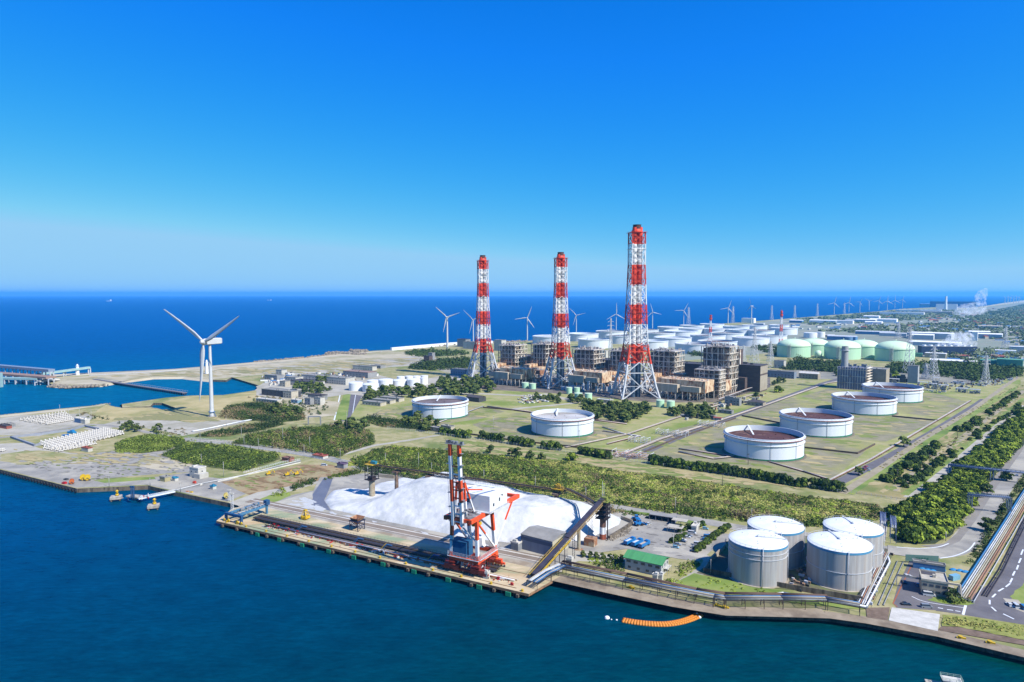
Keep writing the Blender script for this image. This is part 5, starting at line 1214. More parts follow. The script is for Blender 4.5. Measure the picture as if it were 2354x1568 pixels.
# steel lamp masts at the left end
for i, (x, y) in enumerate([(527,1152),(534,1172)]):
    p = G(x, y); t = thing('lattice_mast', ['back','front'][i]+' slim steel lattice mast at the left corner of the wharf', 'mast', p, 0, 'slim lattice masts at the wharf corner')
    m = MB(); H = HT(x, y, 1127 if i == 0 else 1135)
    for sx, sy in ((-.6,-.6),(.6,-.6),(.6,.6),(-.6,.6)): m.bar((sx,sy,0), (sx,sy,H), .18)
    for k in range(int(H/1.6)): m.bar((-.6,-.6,k*1.6), (.6,-.6,k*1.6+1.6), .1); m.bar((.6,-.6,k*1.6), (.6,.6,k*1.6+1.6), .1); m.bar((.6,.6,k*1.6), (-.6,.6,k*1.6+1.6), .1)
    m.build('lattice', galv, t); m = MB(); m.bb(-1.2,1.2,-1.2,1.2,H,H+.2); m.box((0,-.8,H+.6), (2,.4,.6)); m.build('lamp_head', offwh, t)
# blue loader gantry at left end
t = thing('ship_loader', 'low blue gantry machine with yellow wheels at the left end of the wharf', 'gantry', Q(10, 8.5, .2), QR)
m = MB(); m.bb(-5, 10, -6.5, -4.8, 4.2, 5.6)
for x in (-4.4, 9.2): m.bb(x-.6, x+.6, -6.4, -5, 0, 4.2)
m.build('portal', blu, t)
m = MB(); m.bb(-2, -.9, -5, 17, 4.6, 6.0); m.bb(6, 7.1, -5, 17, 4.6, 6.0)
for y in np.arange(-3, 17, 2.6): m.bb(-1, 6.2, y, y+.4, 5.1, 5.5)
for x in (-1.5, 6.5): m.bb(x-.5, x+.5, 15.6, 16.8, 0, 4.6)
m.build('bridge_girder', mat('loader_blue', C(84,140,180), .6), t)
m = MB()
for k in range(9): m.box((random.uniform(-.5,5.5), random.uniform(-2,14), 6.3), (random.uniform(.8,2.5), random.uniform(1,3), random.uniform(.6,1.4)))
m.build('machinery', grey, t)
m = MB(); m.bb(5.4, 8.2, 14.6, 17.4, 6, 9); m.build('cab', blu, t)
for k, x in enumerate((-5, -1.5, 6.5, 10)): m = MB(); m.tube((x,-6.9,1.1), (x,-6.1,1.1), 1.1 if k % 3 else .8, 12); m.build('wheel', yb_, t)
m = MB()
for s in (-1.8, 6.9): m.bar((s,-5,7), (s,17,7), .12)
for y in np.arange(-5, 17, 2): m.bar((-1.8,y,6), (-1.8,y,7), .1); m.bar((6.9,y,6), (6.9,y,7), .1)
m.build('railing', galv, t)
# grab buckets
def grab(p, s, label, rz=0, cat='grab bucket'):
    t = thing('grab_bucket', label, cat, p, rz, None); t.scale = (s, s, s)
    for sg in (-1, 1):
        m = MB(); pr = []
        for k in range(9): a = math.pi*(.5+k/8*.5); pr.append((sg*(-math.cos(a))*1.9, math.sin(a)*-1.3+1.7))
        o = len(m.v)
        for y in (-1.6, 1.6):
            for q in pr: m.v.append((q[0]*-1*sg*sg if 0 else q[0], y, q[1]))
        n = 9
        for k in range(n-1): m.f.append((k, k+1, n+k+1, n+k)); m.m.append(0); m.s.append(True)
        m.add([(pr[0][0],-1.6,pr[0][1]),(pr[-1][0],-1.6,pr[-1][1]),(0,-1.6,1.7),(sg*1.9,-1.6,1.9)], [(0,1,3,2)]); m.add([(pr[0][0],1.6,pr[0][1]),(pr[-1][0],1.6,pr[-1][1]),(0,1.6,1.7),(sg*1.9,1.6,1.9)], [(0,1,3,2)])
        m.box((sg*1.1, 0, 1.5), (1.7, 3.2, 1.3)); m.tube((sg*1.0,-1.75,1.2), (sg*1.0,-1.6,1.2), .9, 12); m.build('shell', yb_, t)
    m = MB()
    for sx in (-1, 1):
        for sy in (-1, 1): m.bar((sx*1.8, sy*1.3, 2.0), (sx*.5, sy*.5, 5.0), .28)
        m.bar((sx*1.2, -1, 3.4), (sx*1.2, 1, 3.4), .2)
    m.box((0,0,5.1), (1.5,1.5,.7)); m.box((0,0,3.2), (.9,.9,1.2)); m.build('arm_frame', yb_, t)
    return t
grab(G(702, 1194), 1.15, 'big yellow grab bucket standing on the pale wharf apron', QR)
# hopper
t = thing('feed_hopper', 'dark blue steel hopper with a rusty funnel on the wharf apron', 'hopper', G(821, 1218), QR)
m = MB(); c = [(-3,-3),(3,-3),(3,3),(-3,3)]
for x, y in c: m.bar((x,y,0), (x,y,6.4), .35)
for z in (3.2, 6.2):
    for k in range(4): m.bar((*c[k], z), (*c[(k+1) % 4], z), .3)
for k in range(4): m.bar((*c[k], 0), (*c[(k+1) % 4], 3.2), .18); m.bar((*c[(k+1) % 4], 3.2), (*c[k], 6.2), .18)
m.bb(-3.6,3.6,-3.6,3.6,5.9,6.1); m.build('frame', mat('hopper_navy', C(44,54,88), .6), t)
m = MB(); m.add([(-3.3,-3.3,7.9),(3.3,-3.3,7.9),(3.3,3.3,7.9),(-3.3,3.3,7.9),(-.8,-.8,3.6),(.8,-.8,3.6),(.8,.8,3.6),(-.8,.8,3.6),(-3,-3,7.9),(3,-3,7.9),(3,3,7.9),(-3,3,7.9),(-.6,-.6,4.2),(.6,-.6,4.2),(.6,.6,4.2),(-.6,.6,4.2)],
    [(0,1,5,4),(1,2,6,5),(2,3,7,6),(3,0,4,7),(9,8,12,13),(10,9,13,14),(11,10,14,15),(8,11,15,12),(1,0,8,9),(2,1,9,10),(3,2,10,11),(0,3,11,8),(12,15,14,13)]); m.build('funnel', rustst, t)
# ---------------------------------------------------------------- crane
CR = thing('gantry_crane', 'tall red and white ship unloading crane with raised twin boom on the wharf', 'crane', (0,0,0), 0)
u_c = 176.0
for o_ in (0,):
    s1 = G(1068, 1284, 8); rel = s1-Vector((qa.x, qa.y, 0)); u_c = rel.dot(qd); v_c = rel.dot(qn)
CR.location = Q(u_c, max(2.6, v_c)+8.5-.0, .2); CR.rotation_euler = (0, 0, QR)
orr = mat('crane_orange', C(240,96,48,.85), .5, col2=C(222,80,40,.8), scale=.3); crd = mat('crane_dark_red', C(160,64,52), .6, col2=C(120,40,36), scale=.3); cwh = mat('crane_white', C(238,238,238,.85), .5)
def banded(m, a, b, w_, h_, cuts):
    a, b = Vector(a), Vector(b); prev = 0
    for f, mi in cuts: m.bar(a+(b-a)*prev, a+(b-a)*f, w_, h_, mi); prev = f
HX, HY, ZS, ZT = 7.6, 8.8, 8.2, 28.4
for sx in (-1, 1):
    for sy in (-1, 1):
        m = MB(); banded(m, (sx*HX, sy*HY, ZS), (sx*HX*(.95 if sy < 0 else .95), sy*HY*(1 if sy < 0 else .7), ZT), 1.5, 1.5, [(.12,0),(.52,1),(1,0)]); m.build('leg', [orr, cwh], CR)
m = MB(); 
for sy in (-1, 1): m.bb(-HX-1, HX+1, sy*HY-.85, sy*HY+.85, ZS-1.6, ZS+.4)
for sx in (-1, 1): m.bb(sx*HX-.8, sx*HX+.8, -HY+.86, HY-.86, ZS-1.6, ZS+.4)
m.build('sill_beam', orr, CR)
m = MB(); 
for sx in (-1, 1):
    x = sx*HX*.95; m.bb(x-.9, x+.9, -15, 35, ZT, ZT+2)
m.bb(-HX, HX, -14.8, -13.2, ZT+.2, ZT+1.8); m.bb(-HX, HX, 33.2, 34.8, ZT+.2, ZT+1.8); m.bb(-HX, HX, 5, 6.4, ZT+.2, ZT+1.6); m.build('main_girder', orr, CR)
m = MB()
for sx in (-1, 1):
    banded(m, (sx*HX*.95, -HY+.5, ZT-1), (sx*HX, HY-.5, ZS+1.5), .75, .75, [(.45,0),(1,1)])
    banded(m, (sx*HX*.95, 28, ZT), (sx*HX, HY, ZS+1), .7, .7, [(.42,0),(1,1)])
    banded(m, (sx*HX*.95, 16, ZT+9.5), (sx*HX*.6, -12, ZT+16), .6, .6, [(.6,1),(1,0)])
banded(m, (-HX*.95, -HY, ZT), (HX, -HY, ZS+9), .6, .6, [(.4,0),(1,1)]); banded(m, (-HX*.95, HY*.7, ZT), (HX*.95, HY*.9, ZS+10), .7, .7, [(.4,0),(1,1)])
m.build('brace', [orr, cwh], CR)
m = MB(); bx = 2.6
for sx in (-1, 1): banded(m, (sx*bx, -14.6, ZT-2), (sx*bx, -17.4, ZT+39), 1.35, 1.7, [(.30,1),(.57,0),(.86,1),(1,0)])
for k in range(8):
    z = ZT+4*k; y = -14.6-2.4*k*4/37; m.bar((-bx, y, z), (bx, y, z), .5, .5, 0 if k in (3,4,5,7) else 1)
m.build('boom', [orr, cwh], CR)
m = MB(); 
for sx in (-1, 1): banded(m, (sx*3.4, -12.2, ZT+1), (sx*2.2, -12, ZT+19), .9, .9, [(.5,1),(1,0)]); banded(m, (sx*3.4, -4, ZT+1), (sx*2.2, -11.6, ZT+19), .7, .7, [(.5,1),(1,0)])
m.bar((-2.4,-12,ZT+18.5), (2.4,-12,ZT+18.5), .9); m.build('apex_frame', [orr, cwh], CR)
m = MB(); 
for sx in (-1, 1):
    for dx in (0, .5): m.tube((sx*(2.2+dx), -12, ZT+19), (sx*(2.5+dx), -16.4, ZT+32), .12, 4); m.tube((sx*(2.2+dx), -11, ZT+18.5), (sx*(4+dx), 18, ZT+9), .1, 4)
for x in (-.9, -.3, .3, .9): m.tube((x, -13, ZT+33), (x, -12, ZT), .09, 4)
m.build('hoist_rope', dgrey, CR)
m = MB()
for k in range(26): 
    z = ZT+1.45*k; m.bar((bx+1.3, -14.6-.065*1.6*k, z), (bx+1.3, -14.6-.065*1.6*(k+1), z+1.6), .1); 
    if k % 4 == 0: m.bb(bx+.9, bx+2.2, -15.8-.1*k, -14-.1*k, z, z+.15)
    if k % 5 == 0: m.bb(-bx-2.2, -bx-.8, -15.8-.1*k, -14-.1*k, z, z+.15)
m.bar((-bx-1.9,-14.8,ZT-2), (-bx-1.9,-16.6,ZT+25), .12); m.bb(-bx-2.4,bx+2.4,-18.2,-15.4,ZT+39,ZT+39.2)
for x in np.linspace(-5, 5, 8): m.bar((x,-18,ZT+39), (x,-18,ZT+40.4), .12); m.bar((x,-15.5,ZT+39), (x,-15.5,ZT+40.4), .12)
for z in (.7, 1.4): m.bar((-5,-18,ZT+39+z), (5,-18,ZT+39+z), .1)
for k in range(9): m.box((random.uniform(-4.5,4.5), -16.6, ZT+39.8), (random.uniform(.5,1.4), 1.4, 1.4))
m.build('access_ladder', mat('crane_grey', C(160,164,170), .6), CR)
h = thing('machinery_house', None, None); del_ = h; bpy.data.objects.remove(h)
m = MB(); m.bb(-HX-1.2, HX+2.2, -.5, 17.5, ZT+2.2, ZT+10.2); mh = m.build('machinery_house', mat('house_white', C(236,238,240,.82), .55, col2=C(222,226,232,.8), scale=.2), CR)
for (x0, y0, z0, a, b, hh) in ((HX+2.2, 3.5, ZT+5, .14, 1.4, 1.6), (HX+2.2, 9.5, ZT+6.3, .14, 1.2, 1.8), (HX+2.2, 12.5, ZT+7.8, .14, .9, .9), (-2.5, -.5, ZT+6.6, 2.8, .14, 2.0), (HX+2.2, 11.2, ZT+8.2, .14, .6, .8)):
    m = MB(); m.box((x0, y0, z0), (a, b, hh)); m.build('window', glass, mh)
m = MB(); m.bb(-HX-1.6, HX+3.6, -2.2, 17.4, ZT+2.0, ZT+2.2)
for z in (.6, 1.2): m.bar((HX+3.5,-2.2,ZT+2.2+z), (HX+3.5,17.4,ZT+2.2+z), .1); m.bar((-HX-1.2,16.4,ZT+10.2+z), (HX+2.2,16.4,ZT+10.2+z), .1)
for y in np.arange(-2, 17.5, 1.6): m.bar((HX+3.5,y,ZT+2.2), (HX+3.5,y,ZT+3.4), .1)
for x in np.arange(-HX-1, HX+2.3, 1.5): m.bar((x,16.4,ZT+10.2), (x,16.4,ZT+11.4), .1)
m.build('railing', galv, CR)
m = MB()
for k in range(26): m.box((random.uniform(-5,6), random.uniform(-14,-5), ZT+random.uniform(1,6.5)), (random.uniform(.5,2.2), random.uniform(.5,2), random.uniform(.4,1.6)))
for k in range(12): m.box((random.uniform(-6,6), random.uniform(18,28), ZT+random.uniform(2,4)), (random.uniform(.5,2), random.uniform(.5,2), random.uniform(.4,1.4)))
m.bb(-6.5, 7, -14, -4.5, ZT+2.0, ZT+2.2); m.build('winch_equipment', mat('winch_grey', C(176,178,184), .6, col2=C(120,110,112), scale=.5), CR)
m = MB(); m.bb(-HX-.4, 1.5, -HY-.6, -HY+5.6, ZS+.6, ZS+8.2); m.bar((-HX-.8,-HY-.9,ZS+8.3), (2,-HY-.9,ZS+8.3), .4); m.build('receiving_hopper', mat('panel_teal', C(44,112,160), .6, col2=C(36,92,136), scale=.6, stretch=(3,3,.3)), CR)
m = MB(); m.add([(-5,4,ZS+1.5),(3,4,ZS+1.5),(3,7,ZS+1.5),(-5,7,ZS+1.5),(-3,5,ZS+6),(2,5,ZS+6),(2,7,ZS+6),(-3,7,ZS+6)], [(0,1,5,4),(1,2,6,5),(2,3,7,6),(3,0,4,7),(4,5,6,7)]); m.build('chute', cwh, CR)
m = MB()
for z in np.arange(ZS+1.2, ZS+2.4, .6):
    for sy in (-1, 1): m.bar((-HX-1.6, sy*(HY+1.4), z), (HX+1.6, sy*(HY+1.4), z), .1)
    for sx in (-1, 1): m.bar((sx*(HX+1.5), -HY-1.4, z), (sx*(HX+1.5), HY+1.4, z), .1)
for x in np.linspace(-HX-1.6, HX+1.6, 11):
    for sy in (-1, 1): m.bar((x, sy*(HY+1.4), ZS+.2), (x, sy*(HY+1.4), ZS+1.9), .1)
for y in np.linspace(-HY-1.4, HY+1.4, 11):
    for sx in (-1, 1): m.bar((sx*(HX+1.5), y, ZS+.2), (sx*(HX+1.5), y, ZS+1.9), .1)
m.bb(-HX-1.7, HX+1.7, -HY-1.6, -HY-.9, ZS+.1, ZS+.25); m.bb(HX+.9, HX+1.7, -HY, HY, ZS+.1, ZS+.25); m.build('walkway', galv, CR)
# undercarriage
for sy in (-1, 1):
    m = MB()
    for sx in (-1, 1):
        x = sx*HX; y = sy*(HY-.4); m.bb(x-1.3, x+1.3, y-1.3, y+1.3, 3.6, ZS-1.6); m.bb(x-4.2, x+4.2, y-.9, y+.9, 2.4, 3.8)
        for q in (-2.8, 2.8): m.bb(x+q-1.9, x+q+1.9, y-.7, y+.7, 1.1, 2.4)
        for z in (4.2, 5.6): m.bb(x-2.8, x+2.8, y-2.4, y-1.4, z, z+.15); m.bar((x-2.8,y-2.4,z+1), (x+2.8,y-2.4,z+1), .1)
    m.bb(-HX-6, HX+6, sy*(HY-.4)-.5, sy*(HY-.4)+.5, 1.4, 2.3); m.build('bogie_frame', crd if sy < 0 else orr, CR)
    m = MB()
    for k in range(16): x = -13+k*1.75; m.tube((x, sy*(HY-.4)-.3, .55), (x, sy*(HY-.4)+.3, .55), .55, 10)
    m.build('wheel_row', dgrey, CR)
m = MB()
for k in range(40): m.box((random.uniform(-12,11), random.uniform(-7.5,7.5), random.uniform(1,7)), (random.uniform(.5,3), random.uniform(.5,3), random.uniform(.2,1)))
for k in range(14):
    x = random.uniform(-11,11); y = random.uniform(-7,7); m.bar((x,y,.2), (x,y,7), .2)
for z in (3.0, 4.6, 6.0):
    m.bb(-12, 10, -6.5, -5.2, z, z+.12); m.bar((-12,-6.5,z+1), (10,-6.5,z+1), .1)
m.build('under_structure', crd, CR)
m = MB()
for k in range(20): x = random.uniform(-12,11); m.bar((x,-7.4,random.uniform(.5,3)), (x+random.uniform(-2,2),-7.4,random.uniform(3,7)), .12)
for k in range(8): m.tube((-12+k*2.8,-6.9,2.4), (-10+k*2.8,-6.9,5.4), .3, 6)
m.build('cable_reel', galv, CR)
cm = CR.matrix_world if 0 else Matrix.Translation(CR.location) @ Matrix.Rotation(QR, 4, 'Z')
gp = cm @ Vector((4.2, -4, 23.5)); g_ = grab(gp, 1.05, 'yellow grab hanging under the girder of the red crane', QR)
m = MB()
for x in (-.3, .3): m.tube((x,0,5.3), (x,0,9.5), .08, 4)
m.build('hoist_rope', dgrey, g_)
# number plate on the sill
cv = bpy.data.curves.new('crane_number', 'FONT'); cv.body = 'NO.2 TX'; cv.size = 1.7; cv.extrude = .03; cv.align_x = 'CENTER'
cv.materials.append(cwh); tmp = bpy.data.objects.new('tmp', cv); COL.objects.link(tmp); bpy.context.view_layer.update(); me_ = bpy.data.meshes.new_from_object(tmp.evaluated_get(bpy.context.evaluated_depsgraph_get())); bpy.data.objects.remove(tmp)
to = ob('lettering', me_, CR); to.location = (HX+.83, 0, ZS-1.2); to.rotation_euler = (math.pi/2, 0, math.pi/2)
# ---------------------------------------------------------------- grey warehouse
pa, pb, pc = G(1197, 1262), G(1269, 1281), G(1309, 1262)
L = (pb-pa).length; a_ = ang(pa, pb); dpt = 17; nrm = Vector((-math.sin(a_), math.cos(a_), 0)); mid_ = (pa+pb)/2+nrm*dpt/2
t = bldg('grey_warehouse', 'grey metal warehouse at the edge of the salt heap beside the belt', 'warehouse', mid_, a_, L, dpt, 8.6, mat('cladding_greyblue', C(150,158,176), .65, col2=C(136,144,164), scale=.3, stretch=(3,3,.1)), roofg, rt='gable', rise=1.6, over=.3)
m = MB(); m.bb(L/2+.02, L/2+.14, -dpt/2, dpt/2, 0, 8.5); m.build('end_wall', mat('cladding_pale', C(218,212,190), .7), t)
m = MB(); m.bb(-L/2, L/2, -dpt/2-.14, -dpt/2-.02, 5.6, 7.4); m.build('cladding_stripe', mat('cladding_darkblue', C(96,110,136), .6), t)
p = G(1188, 1262); bldg('small_shed', 'small grey shed with white lintel left of the grey warehouse', 'shed', p, a_, 5, 5, 4, grey, offwh)
# ---------------------------------------------------------------- high conveyor
cbelt = mat('gallery_dark', C(72,62,66), .7, col2=C(54,48,54), scale=.3); tcol = mat('column_brown', C(146,116,96), .85, col2=C(116,90,76), scale=.3, col3=C(180,160,140), scale3=.2)
def gallery(name, label, pts, w_=2.6, h_=1.8, rail=ybn, truss=True, legs=None):
    o = Vector(pts[0]); t = thing(name, label, 'conveyor', (o.x, o.y, 0)); P = [Vector(q)-Vector((o.x, o.y, 0)) for q in pts]
    m = MB(); 
    for a, b in zip(P[:-1], P[1:]): m.bar(a, b, w_*.5, .4)
    m.build('belt', belt, t); m = MB(); r = MB()
    for a, b in zip(P[:-1], P[1:]):
        d = (b-a); L = d.length; d.normalize(); s = d.cross(Vector((0,0,1))).normalized()*w_/2; up = s.normalized().cross(d).normalized()
        for sg in (-1, 1):
            m.bar(a+s*sg-up*.3, b+s*sg-up*.3, .3, .5); m.bar(a+s*sg-up*h_, b+s*sg-up*h_, .25)
            r.bar(a+s*sg*1.5+up*.9, b+s*sg*1.5+up*.9, .12)
            n = max(1, int(L/3.0))
            for i in range(n):
                q = a+(b-a)*i/n; q2 = a+(b-a)*(i+1)/n; m.bar(q+s*sg-up*h_, q2+s*sg-up*.3, .16); m.bar(q+s*sg-up*.3, q+s*sg-up*h_, .16); r.bar(q+s*sg*1.5-up*.2, q+s*sg*1.5+up*.9, .12)
                if sg > 0: m.bar(q-s*1.2-up*.4, q+s*1.2-up*.4, .2)
            r.bar(a+s*sg*1.25-up*.25, b+s*sg*1.25-up*.25, w_*.26, .08)
    m.build('truss', cbelt, t); r.build('walkway', rail, t)
    return t
c0 = G(854.6, 1143); zt0 = 23
def at(x, yb, z): q = G(x, yb); return Vector((q.x, q.y, z))
gal = [at(848,1142,23.2), at(929,1160-30,23.0), at(1011,1148,22.4), at(1096,1164,21.6), at(1187,1179,20.6), at(1283,1193,19.6)]
# keep the gallery straight between its two ends
A_, B_ = at(848,1141.5,23.2), at(1283,1193,18.8)
gallery('conveyor_gallery', 'long high dark conveyor gallery running behind the crest of the salt heap', [A_, B_, B_+(B_-A_).normalized()*5])
for i, f in enumerate([.16, .345, .53, .715, .99]):
    q = A_+(B_-A_)*f; t = thing('conveyor_column', ORD[i]+' brown round column from the left under the high conveyor gallery', 'column', (q.x, q.y, 0), QR, 'round columns under the high conveyor')
    m = MB(); m.lathe([(1.5, 0), (1.25, q.z-3.6)], 14); m.build('shaft', tcol, t); m = MB(); m.bb(-2,2,-2.6,2.6,q.z-3.6,q.z-2.2); m.build('cap', tcol, t)
# left stacker tower
q = at(855,1144,0); t = thing('stacker_tower', 'pale round column with dark steel tower head at the left end of the high conveyor', 'tower', (q.x, q.y, 0), QR)
m = MB(); m.lathe([(2.2, 0), (2.0, 12.5), (1.9, 13)], 16); m.build('shaft', mat('column_cream', C(206,198,172), .8, col2=C(160,140,116), scale=.3), t)
m = MB()
for x, y in ((-3.2,-3.2),(3.2,-3.2),(3.2,3.2),(-3.2,3.2)): m.bar((x,y,13), (x,y,23.5), .35)
for z in (13, 16, 19.5, 23.5):
    for a, b in (((-3.2,-3.2),(3.2,-3.2)),((3.2,-3.2),(3.2,3.2)),((3.2,3.2),(-3.2,3.2)),((-3.2,3.2),(-3.2,-3.2))): m.bar((*a,z), (*b,z), .3)
for z in (13, 16, 19.5): m.bar((-3.2,-3.2,z), (3.2,-3.2,z+3.2), .2); m.bar((3.2,-3.2,z), (3.2,3.2,z+3.2), .2)
m.bb(-2,2,-2,2,12,15); m.bb(-3.8,3.8,-3.8,3.8,12.9,13.1); m.build('head_frame', cbelt, t)
m = MB(); m.bb(-3.6,3.6,-3.6,3.6,23.5,23.7); m.box((-1,0,24.6), (2.4,1.6,1.6)); m.bar((-3.6,-3.6,24.7), (3.6,-3.6,24.7), .14); m.build('drive_platform', ylw, t)
m = MB(); m.box((2,0,24.9), (4,2.4,1.8)); m.build('drive_cover', mat('cover_teal', C(60,150,170), .6), t)
# transfer tower
q = at(1385,1239,0); T2 = thing('transfer_tower', 'dark steel transfer tower on a red and white column right of the salt heap', 'tower', (q.x, q.y, 0), QR)
m = MB(); m.lathe([(1.9,0),(1.9,3.2),(1.85,3.2),(1.8,7.2),(1.8,7.2),(1.75,12.8)], 16, [1,1,0,0,2]); m.build('shaft', [cwh, mat('column_rust', C(190,104,76), .8), mat('column_brown2', C(140,106,94), .8)], T2)
m = MB(); c = [(-3,-3),(3,-3),(3,3),(-3,3)]
for x, y in c: m.bar((x,y,12.2), (x,y,22.5), .32)
for z in (12.4, 15, 17.6, 20, 22.4):
    for k in range(4): m.bar((*c[k],z), (*c[(k+1)%4],z), .28)
    m.bb(-3.6,3.6,-3.6,3.6,z,z+.14)
    for k in range(4): m.bar((c[k][0]*1.2,c[k][1]*1.2,z+1.1), (c[(k+1)%4][0]*1.2,c[(k+1)%4][1]*1.2,z+1.1), .12)
for k in range(16): m.box((random.uniform(-2.4,2.4), random.uniform(-2.4,2.4), random.uniform(13,21)), (random.uniform(.8,2), random.uniform(.8,2), random.uniform(.5,1.8)))
m.bar((3.2,-1,.3), (3.2,-1,22), .5); m.build('head_frame', cbelt, T2)
m = MB(); m.bb(-4,4,-4,4,22.5,22.7); m.bar((-4,-4,23.8), (4,-4,23.8), .15); m.bar((4,-4,23.8), (4,4,23.8), .15); m.box((1,0,23.8), (3,2.4,1.8)); m.build('top_platform', mat('platform_green', C(150,160,70), .7), T2)
m = MB(); m.tube((-1.2,2,22.6), (-1.2,2,33), .12, 5); m.tube((-.4,2.3,22.6), (-.4,2.3,31), .1, 5); m.build('lightning_rod', galv, T2)
top = Vector((q.x, q.y, 23.2)); 
# sloped gallery from column to transfer tower
gallery('conveyor_gallery', 'short sloping dark conveyor between the yellow topped column and the transfer tower', [at(1300,1196,20.4), at(1345,1215,19.2), top-Vector((2.5,-1.2,3.6))])
q2 = at(1281,1193,0); t = thing('yellow_drive_house', 'yellow drive frame on top of the column near the right end of the salt heap', 'machinery', (q2.x, q2.y, 17.2), QR)
m = MB()
for k in range(14): m.bar((random.uniform(-3,3), random.uniform(-2,2), 2.2), (random.uniform(-3,4), random.uniform(-2,2), 5.2), .3)
m.bb(-3.4,5,-2.2,2.2,2.0,2.2); m.build('frame', ylw, t); m = MB(); m.box((0,0,3.4), (3,2,2)); m.box((3,0,3), (1.6,1.6,1.6)); m.build('motor_housing', ybn, t)
# big inclined belt down to the wharf
lo = G(1226, 1322, 2.6); lo = Vector((lo.x, lo.y, 2.6)); mid2 = lo+(top-lo)*.44
t = gallery('inclined_conveyor', 'big black inclined belt with yellow walkways rising from the wharf to the transfer tower', [lo, mid2], 3.6, 1.4, rail=ylw)
m = MB(); a = Vector((0,0,lo.z)); b = mid2-Vector((lo.x, lo.y, 0)); e = top-Vector((lo.x, lo.y, 0))
m.bar(a+Vector((0,0,.5)), b+Vector((0,0,.5)), 2.6, .6); m.bar(b+Vector((0,0,.5)), e+Vector((0,0,.4)), 2.6, 1.4); m.build('belt_cover', mat('belt_cover', C(84,80,92), .5, col2=C(70,66,78), scale=.3), t)
m = MB(); d = (e-b).normalized(); s = d.cross(Vector((0,0,1))).normalized()
for sg in (-1, 1):
    m.bar(b+s*sg*1.7-Vector((0,0,1.2)), e+s*sg*1.7-Vector((0,0,1.2)), .3)
    m.bar(b+s*sg*1.7+Vector((0,0,.2)), e+s*sg*1.7+Vector((0,0,.2)), .5, .3)
    for k in range(18): f = k/18; q = b+(e-b)*f; q3 = b+(e-b)*(f+1/18); m.bar(q+s*sg*1.7-Vector((0,0,1.2)), q3+s*sg*1.7+Vector((0,0,.2)), .15)
m.build('upper_truss', mat('truss_tan', C(176,150,104), .7), t)
m = MB()
for k in range(3):
    f = .25+.3*k; q = a+(b-a)*f
    for sg in (-1, 1): m.bar((q+s*sg*1.6)*1.0-Vector((0,0,q.z)), q+s*sg*1.6, .35)
m.build('support', cbelt, t)
p = G(1330, 1264); t = thing('support_column', 'cream round column under the inclined belt, beside the yard', 'column', p, QR); m = MB(); zz = 12.2; m.lathe([(1.0,0),(.95,zz)], 14); m.build('shaft', mat('column_cream', C(206,198,172), .8), t); m = MB(); m.bb(-1.8,1.8,-.9,.9,zz,zz+1); m.bb(-1.9,1.9,-1.9,1.9,0,.4); m.build('cap', rustst, t)
p = G(1357, 1253); t = thing('chain_block', 'brown concrete block with hanging chains at the foot of the salt heap', 'ballast block', p, QR); m = MB(); m.bb(-3,3,-2.6,2.6,0,4.4); m.build('block', rustst, t); m = MB()
for x in (-1.2,-.4,.4,1.2):
    for k in range(14): m.bar((x-.18 if k % 2 else x+.18,0,4.4+k*1.05), (x+.18 if k % 2 else x-.18,0,5.4+k*1.05), .16)
m.build('chain', dgrey, t)
p = G(1318,1284); t = thing('lattice_mast', 'thin dark lattice mast in front of the yard by the warehouse', 'mast', p); m = MB()
for sx, sy in ((-.6,-.6),(.6,-.6),(.6,.6),(-.6,.6)): m.bar((sx,sy,0), (sx,sy,12), .14)
for k in range(9): m.bar((-.6,-.6,k*1.3), (.6,-.6,k*1.3+1.3), .1); m.bar((.6,-.6,k*1.3), (.6,.6,k*1.3+1.3), .1)
m.build('lattice', dgrey, t)
p = G(1309,1302); bldg('white_cabinet', 'white equipment cabin at the foot of the inclined belt', 'cabin', p, QR, 3, 2.4, 4, bwhite, offwh, door=True)
# retaining wall along salt yard right side
def wall(label, pts, h, th, m, name='retaining_wall', cat='wall', z0=0):
    P = W(pts); o = P[0]; w_ = MB()
    for a, b in zip(P[:-1], P[1:]): d = (b-a).normalized()*th*.3; w_.bar(a-o-d+Vector((0,0,h/2+z0)), b-o+d+Vector((0,0,h/2+z0)), th, h)
    return tag(w_.build(name, m, None, (o.x, o.y, 0)), label, cat)
wall('stained concrete retaining wall at the right edge of the salt heap', [(1400,1240),(1430,1222),(1452,1207)], 2.2, 1.2, dconc)
wall('low concrete wall across the end of the salt yard', [(1428,1193),(1452,1203)], 2.2, .8, conc)
wall('grey low wall behind the salt heap left of the stacker column', [(870,1096),(905,1100)], 2.5, 1, conc)
# ---------------------------------------------------------------- green roofed office
pa, pb = G(1436, 1308), G(1519, 1327); a_ = ang(pa, pb); L = (pb-pa).length; nrm = Vector((-math.sin(a_), math.cos(a_), 0)); dpt = 10.5
t = bldg('green_roof_office', 'two storey white office with a green gable roof beside the quay pipe rack', 'office', (pa+pb)/2+nrm*dpt/2, a_, L, dpt, 6.4, mat('office_wall', C(206,208,206), .75, col2=C(188,190,190), scale=.3), rgreen, rt='gable', rise=1.9, over=.9,
    win=[('f', 5, 1, 2.2, 1.2, 4.7, 0), ('f', 4, 1, 1.6, 1.2, 1.7, 0), ('r', 3, 2, 1.2, 1.2, 1.7, 3)], door=True)
m = MB(); m.bb(L/2+.2, L/2+2.2, -2, 4, 3.2, 3.4)
for y in (-2, 1, 4): m.bar((L/2+2.1,y,0), (L/2+2.1,y,4.4), .15)
m.bar((L/2+.6,5,0), (L/2+.6,-1,3.2), .9, .2); m.build('outside_stair', offwh, t)
